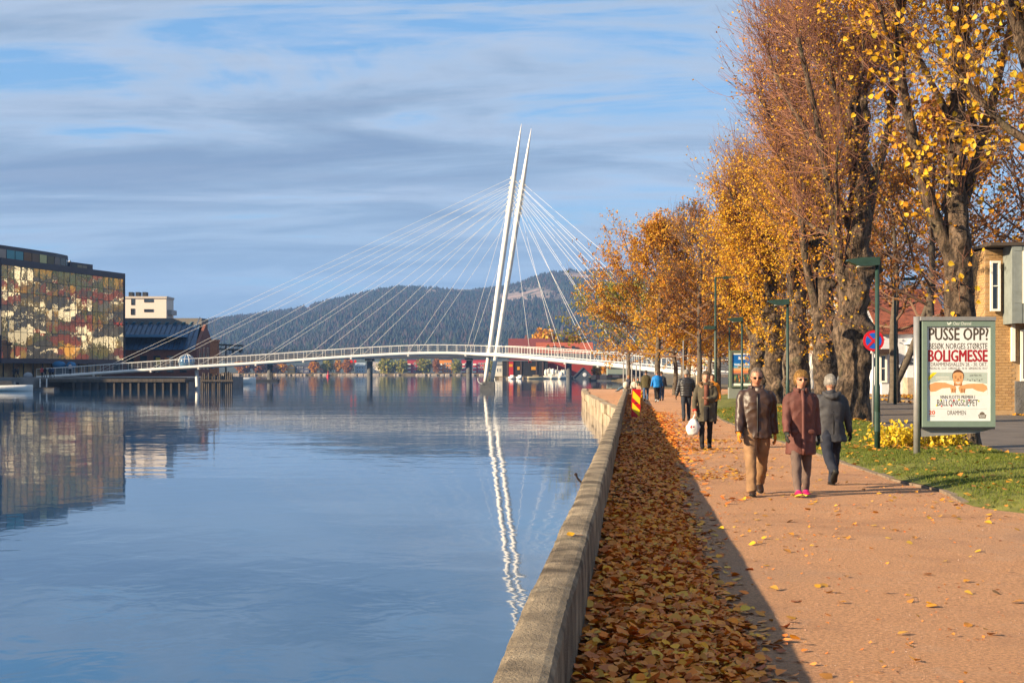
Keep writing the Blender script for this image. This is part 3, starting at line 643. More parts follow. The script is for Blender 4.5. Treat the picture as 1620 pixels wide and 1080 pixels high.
# ------------------------------------------------------------------ far shore: houses
def gable_house(name, label, cat, x0, x1, y0, y1, zb, ze, zr, wall, roof, wins=(), group=None, axis='x', over=.3, wf=None, chim=None):
    """ridge along X (axis x, slope faces the viewer) or along Y (axis y, gable faces the viewer)"""
    t = thing(name, label, cat, ((x0 + x1) / 2, (y0 + y1) / 2, zb), 0, group)
    MB().box((x0, y0, zb - .4), (x1, y1, ze)).build('wall', wall, t)
    if axis == 'x':
        ym = (y0 + y1) / 2; k = (zr - ze) / (ym - y0) * over
        P = [(x0 - over, y0 - over, ze - k), (x1 + over, y0 - over, ze - k), (x1 + over, ym, zr), (x0 - over, ym, zr), (x1 + over, y1 + over, ze - k), (x0 - over, y1 + over, ze - k)]
        F = [(0, 1, 2, 3), (3, 2, 4, 5)]; G = MB()
        G.prism([(y0, ze - .01), (y1, ze - .01), (ym, zr - .05)], x0 + .01, x1 - .01); G.V[-1] = G.V[-1][:, [2, 0, 1]]
    else:
        xm = (x0 + x1) / 2; k = (zr - ze) / (xm - x0) * over
        P = [(x0 - over, y0 - over, ze - k), (x0 - over, y1 + over, ze - k), (xm, y1 + over, zr), (xm, y0 - over, zr), (x1 + over, y1 + over, ze - k), (x1 + over, y0 - over, ze - k)]
        F = [(0, 1, 2, 3), (3, 2, 4, 5)]; G = MB()
        G.prism([(x0, ze - .01), (x1, ze - .01), (xm, zr - .05)], y0 + .01, y1 - .01); G.V[-1] = G.V[-1][:, [0, 2, 1]]
    G.build('gable', wall, t)
    P2 = [(a, b, c + .18) for a, b, c in P]; mb = MB(); mb.add(P + P2, F + [tuple(i + 6 for i in f) for f in F] + [(0, 1, 7, 6), (1, 2, 8, 7), (2, 4, 10, 8), (4, 5, 11, 10), (5, 3, 9, 11), (3, 0, 6, 9)])
    r = mb.build('roof', roof, t)
    if chim: MB().box((chim[0] - .4, chim[1] - .4, zr - 1), (chim[0] + .4, chim[1] + .4, zr + chim[2])).build('chimney', m_brick, r)
    for (a, b, c, d) in wins: frame_window(t, a, b, c, d, y0, m_winglass, wf or m_wframe, w=.12 if b - a < 2 else .2)
    return t
def shore():
    r = random.Random(8); Y = 1088; s = Y / FPX
    X = lambda px: (px - 810) * s
    T = [('yellow wooden house on the far shore', 455, 466, 7.0, '#c9a23a', '#7d6a5a'), ('dark clad house on the far shore beside the yellow one', 468, 481, 6.0, '#3a3f52', '#33343c'), ('small white boathouse by the water on the far shore', 470, 477, 2.6, '#d9d4c9', '#8a8178'),
         ('navy house left of the round orange tree', 481, 489, 7.0, '#2f3a5a', '#3a3d48'), ('brown cottage under the far shore trees', 506, 514, 7.0, '#6a4a3a', '#574a44'), ('pale blue house on the far shore waterfront', 562, 577, 8.0, '#9fb6c4', '#8f9aa0'), ('white house beside the pale blue one', 577, 584, 7.0, '#d8cdbd', '#a39a8f'), ('cream house next to a bridge pier', 590, 606, 8.5, '#e0d3c0', '#9b8f84')]
    for i, (lab, a, b, h, wc, rc) in enumerate(T):
        x0, x1 = X(a), X(b); z = .6
        wins = [(x0 + (x1 - x0) * q, x0 + (x1 - x0) * (q + .14), z + zz, z + zz + 1.3) for q in (.14, .42, .7) for zz in ((1.0, 3.6) if h > 5 else (1.0,))]
        gable_house('far_house', lab, 'house', x0, x1, Y, Y + 8, z, z + h * .68, z + h, flat(wc, .8), flat(rc, .8), wins, 'houses along the far shore', axis='x' if i % 2 else 'y')
    for lab, a, b, h, wc in (('red apartment block with white balconies on the far shore', 644, 669, 11, '#9c2f33'), ('orange apartment block on the far shore', 694, 714, 11, '#cf7f1c'), ('crimson apartment block beside a willow', 730, 743, 11, '#a8303a'), ('crimson apartment block near the bridge pylon', 748, 768, 11, '#b03440')):
        x0, x1 = X(a), X(b); t = thing('apartment_block', lab, 'building', ((x0 + x1) / 2, Y + 5, .6), 0, 'apartment blocks along the far shore')
        MB().box((x0, Y + 2, 0), (x1, Y + 14, h)).build('wall', flat(wc, .8), t); MB().box((x0 - .3, Y + 1.7, h), (x1 + .3, Y + 14.3, h + .5)).build('roof', m_dark, t)
        for z in (1.2, 4.0, 6.8):
            MB().box((x0 + .2, Y + .6, z), (x0 + 2.6, Y + 1.99, z + 1.2)).build('balcony', m_wframe, t)
            for q in (.42, .62, .82): frame_window(t, x0 + (x1 - x0) * q, x0 + (x1 - x0) * q + 1.3, z + .4, z + 1.9, Y + 2, m_winglass, m_wframe, w=.15)
    # low stone shoreline
    mb = MB()
    for k in range(150):
        x = r.uniform(-260, 120); yb = np.interp(x, [-250, 80, 400], [1075, 1062, 1085]); mb.sphere((x, yb - .5, -.6), (r.uniform(.8, 2), .9, r.uniform(.6, 1.2)), 6, 4)
    mb.build('shore_stones', m_stonew, kind='stuff')
    # red channel buoy
    p = PX(519, 596, 800); b = thing('channel_buoy', 'small red channel buoy floating before the far shore', 'buoy', (p.x, 800, WZ)); MB().tubes([(p.x, 800, WZ - .3), (p.x, 800, WZ + 1.2), (p.x, 800, WZ + 1.3)], [[.8, .8, .3]], 8, True).build('float', flat('#c2182a'), b); MB().tubes([(p.x, 800, WZ + 1.2), (p.x, 800, WZ + 3.2)], .25, 6, True).build('mast', flat('#c2182a'), b)
shore()

# ------------------------------------------------------------------ east waterfront beyond the bridge
def waterfront():
    Y = 566; s = Y / FPX; X = lambda px: (px - 810) * s; Z = lambda py: CH - (py - 588) * s
    maroon = M('maroon_roof_tiles', (.16, .035, .03), .85, .2, 1.5, .3, 8); orange = M('orange_roof_tiles', (.34, .075, .03), .85, .2, 1.5, .3, 8)
    dk = flat('#1d1c1e', .8)
    gable_house('red_barn', 'long harbour barn with a maroon roof and red gable trim', 'building', X(805), X(872), Y + 14, Y + 30, .5, Z(560), Z(534), flat('#6a1f1c', .8), maroon, chim=(X(833), Y + 22, 1.6))
    t = gable_house('tiled_warehouse', 'wide warehouse under a bright orange tiled roof with four small skylights', 'building', X(850), X(940), Y + 8, Y + 22, .5, Z(562), Z(541), flat('#8a2a20', .8), orange)
    for px in (868, 879, 892, 909): p = Vector((X(px), Y + 11, Z(549))); MB().box((p.x - .7, Y + 10.6, p.z - .6), (p.x + .7, Y + 12, p.z + .7)).build('skylight', m_dark, t)
    t = thing('boat_sheds', 'row of black timber boat sheds standing at the water under the bridge', 'building', (X(830), Y + 3, .5))
    MB().box((X(795), Y - 8, -1.6), (X(866), Y + 7, Z(571))).build('wall', dk, t); MB().box((X(794), Y - 8.4, Z(571)), (X(867), Y + 7, Z(570))).build('roof_edge', m_steel, t)
    MB().box((X(805), Y - 8.3, -.6), (X(812), Y - 8.02, Z(572))).build('red_bay', flat('#a81f22', .7), t)
    for a, b_, c, d in ((818, 822, 580, 585), (840, 847, 580, 585), (805.5, 811, 576, 580)): p, q = X(a), X(b_); quad_obj('window', flat('#c98a22', .5), t, [(p, Y - 8.35, Z(d)), (q, Y - 8.35, Z(d)), (q, Y - 8.35, Z(c)), (p, Y - 8.35, Z(c))])
    for px in (803, 824, 848, 858): MB().box((X(px) - .3, Y - 8.25, -1.2), (X(px) + .3, Y - 8.01, Z(572))).build('door_post', flat('#4a3a34', .8), t)
    w = gable_house('white_boathouse', 'small white boathouse beside the black sheds', 'building', X(783), X(795), Y - 7, Y + 4, .3, Z(577), Z(573), flat('#cfcabd', .8), flat('#8f8a80', .8), [(X(786), X(788.5), 1.6, 3.2), (X(790), X(792.5), 1.6, 3.2)])
    q = thing('harbour_jetty', 'low stone jetty with moored boats under the bridge', 'jetty', (X(850), Y - 14, WZ)); MB().box((X(790), Y - 14, -2.2), (X(936), Y - 8.5, -.35)).build('slab', m_stonew, q)
    for k in range(9): MB().tubes([(X(796 + k * 16), Y - 14.3, -2), (X(796 + k * 16), Y - 14.3, .4)], .22, 6, True).build('mooring_post', m_timber, q)
    G = 'boats moored at the harbour jetty'
    motorboat('white cabin boat with a red stripe at the jetty', X(810), Y - 19, 4.6, 1.9, .9, 1.3, canopy='#d8d4cc', group=G); motorboat('white boat with a dark windscreen next to the red striped one', X(822), Y - 19, 4.8, 2.0, .9, 1.35, canopy='#cfd3d4', group=G)
    motorboat('beige wooden boat at the middle of the jetty', X(846), Y - 18, 6.5, 2.2, .9, .1, '#b7a684', '#8f7d5e', group=G)
    r = random.Random(5)
    for k, (px, wd) in enumerate(((868, 5), (880, 6), (892, 6))):
        o = motorboat(['grey white boat under a pale tarpaulin peak', 'white yacht wrapped in crumpled tarpaulin', 'cream boat with scaffold and loose covers'][k], X(px), Y - 16, wd, 2.2, 1.2, .2 * k, '#cfc9bd', '#d9d2c6', group=G)
        for j in range(4): dx = -wd * .3 + j * wd * .2; MB().sphere((dx, 0, 1.9 + r.random() * .9), (wd * .14, .8, .9 + r.random() * .7), 7, 5).build('tarpaulin', flat(['#dcd6ca', '#c8c2b4', '#b4b4b4', '#cfc6b0'][j]), o, local=True)
        MB().tubes([(0, 0, 1), (0, 0, 4.5 + k * .6)], .08, 5).build('mast', m_white, o, local=True)
    s_ = gable_house('dark_boat_shed', 'dark blue A-frame shed beside the block embankment', 'building', X(905), X(934), Y - 20, Y - 8, -.9, -.4, Z(582), flat('#3d454f', .8), flat('#242a33', .7), axis='y')
    MB().sphere((X(921), Y - 20.1, .6), (.8, .1, .8), 12, 6).build('lifebuoy', flat('#c8c8c8'), s_)
    # embankment of alternating pale and red blocks
    e = thing('embankment_wall', 'river embankment of alternating pale and reddish stone blocks', 'wall', (30, 437, WZ)); mp, mr = flat('#c09a80', .9), flat('#8a5a48', .9)
    for k, (a, b_) in enumerate(((935, 943), (943, 949), (949, 960), (960, 969), (969, 980), (980, 992), (992, 1004))): MB().box(((a - 810) * 437 / FPX + .03, 437.2, -1.9), ((b_ - 810) * 437 / FPX - .03, 438, .75)).build('stone_block', mp if k % 2 == 0 else mr, e)
    MB().box((24.2, 437.0, -2.2), (38, 437.2, -.65)).build('footing', m_concd, e)
    gable_house('low_grey_pavilion', 'low grey green pavilion above the block embankment', 'building', 30, 36.5, 446, 452, .6, 2.9, 3.6, flat('#7f8a80', .8), flat('#4a5048', .8))
    gable_house('dark_riverside_hut', 'dark brown hut behind the slender trunks', 'building', 36.8, 41, 444, 452, .6, 4.2, 5.2, flat('#2d2624', .8), flat('#3a3230', .8))
waterfront()

# ------------------------------------------------------------------ street side houses
def brick_mesh(w, h, d):
    me = MB().box((-w / 2, -d / 2, -h / 2), (w / 2, d / 2, h / 2)).mesh('brick'); return me
def street_houses():
    t = thing('yellow_brick_house', 'yellow brick house with a grey clad upper bay beside the poster panel', 'house', (20.5, 58, .15)); Y = 54
    mort = M('mortar', (.38, .25, .13), .95, .15, 3)
    body = MB().box((17.98, Y + .06, 0), (27, 58.4, 6.35)).build('wall', mort, t)
    bm = M('yellow_brick', (.5, .29, .1), .9, .12, 8, .3, 40, objrand=[(.40, .24, .10), (.47, .29, .13), (.43, .26, .11), (.37, .21, .09)]); me = brick_mesh(.235, .088, .12); me.materials.append(bm)
    half = brick_mesh(.11, .088, .12); half.materials.append(bm)
    rows = 32; dz = .105
    for i in range(rows):
        z = .30 + i * dz
        for k in range(4):
            off = (i % 2) * .125; x = 18.0 + .12 + k * .25 + off
            if x > 19.0: continue
            o = bpy.data.objects.new('brick', me); COL.objects.link(o); o.parent = body; o.location = Vector((x, Y + .108 + rng.uniform(-.004, .004), z)) - t.location
        if i % 2:
            o = bpy.data.objects.new('brick', half); COL.objects.link(o); o.parent = body; o.location = Vector((18.0 + .055, Y + .108, z)) - t.location
    for i in range(25):
        z = .30 + (rows + i) * dz
        for k in range(3):
            x = 18.12 + k * .25 + (i % 2) * .125
            if x > 18.65: continue
            o = bpy.data.objects.new('brick', me); COL.objects.link(o); o.parent = body; o.location = Vector((x, Y + .108, z)) - t.location
    # side wall towards the street: brick courses as one joined piece
    sm = MB()
    for i in range(57):
        for k in range(16):
            sm.box((17.965, Y + .08 + k * .25 + (i % 2) * .125, .26 + i * dz), (17.99, Y + .08 + k * .25 + .235 + (i % 2) * .125, .26 + i * dz + .088))
    sm.build('side_brickwork', bm, body, kind='stuff')
    clad = M('grey_cladding', (.20, .225, .215), .6, .12, 3)
    bay = MB().box((18.75, Y - .9, 3.62), (27, Y + .05, 6.4)).build('upper_bay', M('bay_lining', (.10, .11, .11), .7), t)
    for k in range(26):
        x = 18.72 + k * .32
        for z0, z1 in ((3.5, 4.25), (4.25, 6.2), (6.2, 6.4)):
            if z0 == 4.25 and (1 <= k <= 5 or 8 <= k <= 13): continue
            MB().box((x + .012, Y - .95 + (.01 if k % 2 else 0), z0 + .01), (x + .31, Y - .9, z1)).build('cladding_board', clad, bay)
    MB().box((18.66, Y - .94, 3.5), (18.74, Y + .05, 6.4)).build('corner_board', clad, bay)
    frame_window(t, 19.05, 20.58, 4.25, 6.2, Y - .9, m_winglass, m_wframe, w=.1, panes=(3, 1)); frame_window(t, 21.3, 23.2, 4.25, 6.2, Y - .9, m_winglass, m_wframe, w=.1, panes=(3, 1))
    MB().box((19.1, Y - .03, .1), (27, Y + .055, 1.35)).build('stone_plinth', M('grey_stone_plinth', (.13, .125, .12), .9, .3, 2, .5, 15), t)
    frame_window(t, 19.3, 20.3, 1.35, 3.3, Y + .05, m_winglass, m_wframe, w=.09, panes=(2, 1)); frame_window(t, 20.6, 21.6, 1.35, 3.3, Y + .05, m_winglass, m_wframe, w=.09, panes=(2, 1))
    MB().box((18.95, Y - .1, 2.1), (19.08, Y + .05, 3.5)).build('drainpipe', m_wframe, t)
    frame_window(t, 18.12, 18.5, 4.0, 5.9, Y - .06, m_winglass, m_wframe, w=.08, panes=(1, 2))
    MB().box((17.85, Y - 1.0, 6.41), (27.5, 58.6, 6.53)).build('roof_edge', flat('#4a4038', .8), t)
    # white house with the panelled door
    Y = 94; u = FPX / Y; X = lambda px: (px - 810) / u; Z = lambda py: CH - (py - 588) / u
    tiles = M('red_roof_tiles', (.22, .065, .035), .85, .25, 3, .5, 10)
    t = gable_house('white_cottage', 'white wooden cottage with a panelled door under a red tiled roof', 'house', X(1395), X(1500), Y, Y + 9, .15, Z(524), Z(455), flat('#c9ccd2', .7), tiles, [])
    rf = [c for c in t.children if c.name.startswith('roof')][0]
    for k in range(34):
        x = X(1395) + k * .125; MB().beam((x, Y - .3, Z(524) - .02), (x, Y + 4.4, Z(457)), .06, .10).build('tile_row', tiles, rf)
    d = MB().box((X(1434), Y - .12, Z(597)), (X(1448), Y - .02, Z(545))).build('door', flat('#d6d6dc', .5), t)
    for i in range(2):
        for j in range(4): MB().box((X(1436 + i * 6), Y - .16, Z(556 + (j // 2) * 15 + (j % 2) * 6)), (X(1440.5 + i * 6), Y - .121, Z(551.5 + (j // 2) * 15 + (j % 2) * 6))).build('pane', m_winglass, d)
    MB().box((X(1438), Y - .17, Z(575)), (X(1444), Y - .121, Z(573))).build('letter_slot', m_dark, d)
    MB().box((X(1428), Y - 1.2, .1), (X(1456), Y - .02, Z(597))).build('doorstep', m_stonew, t)
    mb = MB(); mb.add([(X(1430), Y - 1.2, Z(545)), (X(1452), Y - 1.2, Z(527)), (X(1474), Y - 1.2, Z(545)), (X(1430), Y, Z(545)), (X(1452), Y, Z(527)), (X(1474), Y, Z(545))], [(0, 1, 4, 3), (1, 2, 5, 4)], [(0, 2, 1)]); mb.build('porch_gable', flat('#d9dade', .6), t)
    frame_window(t, X(1391), X(1403), Z(605), Z(560), Y, m_winglass, m_wframe, w=.12, panes=(1, 2))
    MB().box((X(1380), Y - .8, Z(560)), (X(1406), Y - .05, Z(552))).build('canopy', flat('#3a2a22'), t)
    Y = 118; u = FPX / Y
    gable_house('white_town_house', 'tall white town house glimpsed between the gnarled trunks', 'house', X(1298), X(1352), Y, Y + 10, .15, Z(470), Z(440), flat('#d2cfc8', .7), tiles, [(X(a), X(a + 12), Z(c + 22), Z(c)) for a in (1304, 1324) for c in (490, 535)], axis='y')
    Y = 200; u = FPX / Y
    gable_house('grey_gabled_house', 'grey house with a steep gable behind a pale garden wall', 'house', X(1118), X(1152), Y, Y + 9, .15, Z(583), Z(562), flat('#56585f', .8), flat('#6b6d74', .8), [(X(1126), X(1131), Z(596), Z(588)), (X(1138), X(1143), Z(596), Z(588))], axis='y')
    g = thing('garden_wall', 'pale rendered garden wall in front of the grey gabled house', 'wall', (X(1120), 192, .1)); MB().box(((1102 - 810) * 192 / FPX, 192, 0), ((1140 - 810) * 192 / FPX, 192.4, 1.9)).build('wall', flat('#c9b695', .9), g)
    Y = 150; u = FPX / Y
    gable_house('cream_house', 'cream house behind the lime trees beyond the pavement', 'house', X(1205), X(1290), Y, Y + 10, .15, Z(520), Z(480), flat('#b5a385', .8), tiles, [(X(a), X(a + 8), Z(580), Z(560)) for a in (1215, 1240, 1265)])
street_houses()

# the sunlit town slope east of the street (seen mirrored in the glass facade)
def town_slope():
    r = np.random.default_rng(21)
    hz_ = lambda x, y: .2 + 105 * np.clip((x - 75 - .12 * (y - 300)) / 420, 0, 1) ** 1.15
    xs = np.linspace(70, 900, 34); ys = np.linspace(150, 1000, 34)
    V = [(x, y, float(hz_(x, y)) - .4) for y in ys for x in xs]; n = 34
    mb = MB(); mb.add(V, [(j * n + i, j * n + i + 1, (j + 1) * n + i + 1, (j + 1) * n + i) for j in range(n - 1) for i in range(n - 1)]); mb.build('town_hillside', m_bank, kind='structure', smooth=True)
    W = {k: MB() for k in ('white', 'red', 'ochre', 'grey', 'roof', 'roof2')}
    for k in range(420):
        x = 52 + 300 * r.random() ** 1.3; y = r.uniform(250, 780); z = float(hz_(x, y)) - .3; w, d, h = r.uniform(5, 10), r.uniform(5, 8), r.uniform(3, 6)
        if x - LAT(y) < 24: continue
        c = r.choice(['white', 'white', 'white', 'red', 'ochre', 'grey'], p=[.25, .25, .22, .10, .06, .12]); a = r.uniform(-.3, .3)
        Mx = Matrix.Translation((x, y, z)) @ Matrix.Rotation(a, 4, 'Z')
        W[c].box((-w / 2, -d / 2, -1), (w / 2, d / 2, h), Mx)
        P = [Mx @ Vector(q) for q in ((-w / 2 - .4, -d / 2 - .4, h), (w / 2 + .4, -d / 2 - .4, h), (w / 2 + .4, d / 2 + .4, h), (-w / 2 - .4, d / 2 + .4, h), (-w / 2 - .4, 0, h + 3.2), (w / 2 + .4, 0, h + 3.2))]
        W['roof' if r.random() < .35 else 'roof2'].add(P, [(0, 1, 5, 4), (2, 3, 4, 5)], [(1, 2, 5), (3, 0, 4)])
        for q in range(int(w // 2.6)):
            for lv in range(int(h // 2.7)): W['grey'].box((-w / 2 - .05, -d / 2 + 1 + q * 2, 1 + lv * 2.7), (-w / 2 - .01, -d / 2 + 2 + q * 2, 2.3 + lv * 2.7), Mx)
    cm = {'white': '#d6cfbf', 'red': '#8f3028', 'ochre': '#b98a3c', 'grey': '#4a4a4c', 'roof': '#6a3326', 'roof2': '#3a3634'}
    for k, mb in W.items():
        o = mb.build('town_houses', flat(cm[k], .8), kind='stuff')
    n = 3400; x = 50 + 720 * r.random(n) ** .9; y = r.uniform(200, 900, n); ok = (x - (-.3 + .0844 * y)) > 30; x, y = x[ok], y[ok]; n = len(x); z = hz_(x, y)
    t = MB()
    for i in range(n):
        h = r.uniform(4.5, 10) * (1.15 if x[i] > 300 else .8); w = h * r.uniform(.28, .42)
        t.sphere((x[i], y[i], z[i] + h * .5), (w, w, h * .55), 6, 4)
    m = M('town_trees', (.1, .1, .03), 1, .45, .5, .8, 2, island=[(.03, .055, .022), (.09, .075, .025), (.24, .12, .02), (.045, .075, .035), (.34, .19, .03), (.06, .085, .05), (.10, .085, .045), (.05, .07, .04)])
    t.build('town_trees', m, kind='stuff')
town_slope()
# ------------------------------------------------------------------ trees
m_bark = M('lime_bark', (.055, .036, .024), .95, .45, 8, 1.0, 34, col2=(.145, .10, .066), stretch=(1, 1, .45), detail=12, lo=.38, hi=.66, patch=[(15, (.022, .015, .010), .50, .60, .85), (2.0, (.10, .10, .05), .56, .72, .5)])
m_bark2 = M('young_bark', (.10, .08, .06), .95, .3, 6, .6, 30)
m_twig_red = M('red_twigs', (.2, .08, .06), .8, .2, 1, island=[(.24, .11, .06), (.31, .14, .075), (.24, .105, .085), (.18, .09, .055)])
m_twig_br = M('brown_twigs', (.12, .07, .05), .8, .2, 1, island=[(.13, .08, .055), (.20, .115, .07), (.16, .095, .07)])
YEL = [(.80, .46, .02), (.86, .52, .03), (.74, .36, .015), (.60, .25, .012), (.82, .46, .02), (.68, .52, .05)]
ORG = [(.74, .36, .015), (.80, .42, .02), (.60, .23, .012), (.42, .14, .015), (.78, .40, .02), (.56, .40, .03)]
BRN = [(.36, .12, .02), (.44, .17, .02), (.26, .085, .025), (.50, .22, .02), (.30, .10, .02)]
GRN = [(.28, .27, .03), (.20, .24, .04), (.40, .32, .03), (.34, .30, .03)]
def leafmat(nm, pal): return M(nm, (.5, .3, .03), .55, .25, 9, island=pal, trans=.38, spec=.3)
m_leaf = {'y': leafmat('yellow_leaves', YEL), 'o': leafmat('orange_leaves', ORG), 'b': leafmat('russet_leaves', BRN), 'g': leafmat('yellow_green_leaves', GRN)}

def unit(v): return v / (np.linalg.norm(v, axis=-1, keepdims=True) + 1e-9)
def curve_path(r, p0, d0, L, k, up, wob):
    P = [np.array(p0, float)]; d = unit(np.array(d0, float)); st = L / (k - 1)
    for i in range(k - 1):
        d = unit(d + np.array([0, 0, up]) / (k - 1) + r.normal(0, wob, 3)); P.append(P[-1] + d * st)
    return np.array(P)
def lumpy(mb, P, Rr, n, r, burl=0, amp=.3, fine=.05, flare=0.0, rib=.06):
    """a trunk or limb: rings round a path, swollen by burls and ribbed bark"""
    d = np.r_[0, np.cumsum(np.linalg.norm(np.diff(P, axis=0), axis=1))]; m = max(len(P), int(d[-1] / max(.06, Rr[0] * .11))); m = min(m, 110 if n > 20 else 48)
    t = np.linspace(0, d[-1], m); Q = np.stack([np.interp(t, d, P[:, i]) for i in range(3)], 1); q = np.interp(t, d, Rr)
    for _ in range(3): Q[1:-1] = .25 * Q[:-2] + .5 * Q[1:-1] + .25 * Q[2:]
    an = np.arange(n) * 2 * np.pi / n; rad = q[:, None] * np.ones(n)
    if flare: rad *= 1 + flare * np.exp(-t[:, None] / (q[0] * 1.1)) * (1 + .35 * np.sin(an * 5 + r.random() * 6))
    for _ in range(burl):
        tc, ac, w, a = r.uniform(.06, 1) * t[-1], r.uniform(0, 6.28), r.uniform(.28, .7) * q[0], r.uniform(.35, 1.0) * amp
        da = np.abs((an - ac + np.pi) % (2 * np.pi) - np.pi) * q[0]
        rad += q[0] * a * np.exp(-((t[:, None] - tc) / w) ** 2 - (da / w) ** 2)
    for _ in range(burl * 3):
        tc, ac, w = r.uniform(.02, 1) * t[-1], r.uniform(0, 6.28), r.uniform(.10, .24) * q[0]
        da = np.abs((an - ac + np.pi) % (2 * np.pi) - np.pi) * q[0]; rad += q[0] * r.uniform(.05, .16) * np.exp(-((t[:, None] - tc) / w) ** 2 - (da / w) ** 2)
    sd = r.uniform(0, 50)
    if fine:
        for i in range(m):
            for j in range(n):
                x, y = math.cos(an[j]), math.sin(an[j]); s_ = q[0]
                rad[i, j] += s_ * (fine * mnoise.noise(Vector((x * 1.3 + sd, y * 1.3, t[i] / s_ * .8))) * 2 + rib * mnoise.noise(Vector((x * 4 + sd, y * 4, t[i] / s_ * 1.1))))
    T = unit(np.gradient(Q, axis=0)); U = unit(np.cross(T, np.array([1., .2, 0]) if abs(T[:, 0].mean()) < .8 else np.array([0, 0, 1.]))); W = np.cross(T, U)
    rr = Q[:, None] + rad[..., None] * (np.cos(an)[None, :, None] * U[:, None] + np.sin(an)[None, :, None] * W[:, None])
    mb.rings(rr)
def twig_burst(r, O, D, L, up=.35, k=4, wob=.06):
    n = len(O); t = np.linspace(0, 1, k)[None, :, None]
    P = O[:, None] + D[:, None] * (L[:, None, None] * t) + np.array([0, 0, 1.])[None, None] * (L[:, None, None] * up * t ** 2)
    P[:, 1:] += r.normal(0, wob, (n, k - 1, 3)) * L[:, None, None] * .5; return P
def side_twigs(r, P, m, ls=.42, ang=.75):
    n, k, _ = P.shape; idx = np.repeat(np.arange(n), m); f = r.uniform(.25, .95, n * m) * (k - 1); i = np.minimum(f.astype(int), k - 2); w = (f - i)[:, None]
    O = P[idx, i] * (1 - w) + P[idx, i + 1] * w; D = unit(P[idx, i + 1] - P[idx, i]); L = np.linalg.norm(P[idx, -1] - P[idx, 0], axis=1) * ls * r.uniform(.5, 1.2, n * m)
    D = unit(D + r.normal(0, ang * .6, D.shape)); return O, D, L
def leaf_cloud(r, C, size, droop=.5, rich=False):
    """leaf blades at points C: folded rhombs (rich: rounded hearts)"""
    n = len(C); s = size * r.uniform(.65, 1.2, n)[:, None]
    nd = unit(r.normal(0, 1, (n, 3)) + np.array([-.35, -.35, .25])); ax = unit(np.cross(nd, r.normal(0, 1, (n, 3)))); ax = unit(ax + np.array([0, 0, -droop])); sd = unit(np.cross(nd, ax)); nn = np.cross(ax, sd)
    if not rich:
        V = np.stack([C, C + ax * s * .55 + sd * s * .46 + nn * s * .14, C + ax * s * 1.05, C + ax * s * .55 - sd * s * .46 + nn * s * .14], 1)
        F = np.array([(0, 1, 2), (0, 2, 3)])[None] + (np.arange(n) * 4)[:, None, None]
    else:
        pr = [(0, 0, 0), (-.06, .28, .10), (.22, .50, .16), (.60, .42, .12), (1.08, 0, -.05), (.60, -.42, .12), (.22, -.50, .16), (-.06, -.28, .10)]
        V = np.stack([C + ax * s * a + sd * s * b + nn * s * c for a, b, c in pr], 1)
        F = np.array([(0, 1, 2), (0, 2, 3), (0, 3, 4), (0, 4, 5), (0, 5, 6), (0, 6, 7)])[None] + (np.arange(n) * 8)[:, None, None]
    return V.reshape(-1, 3), F.reshape(-1, 3)

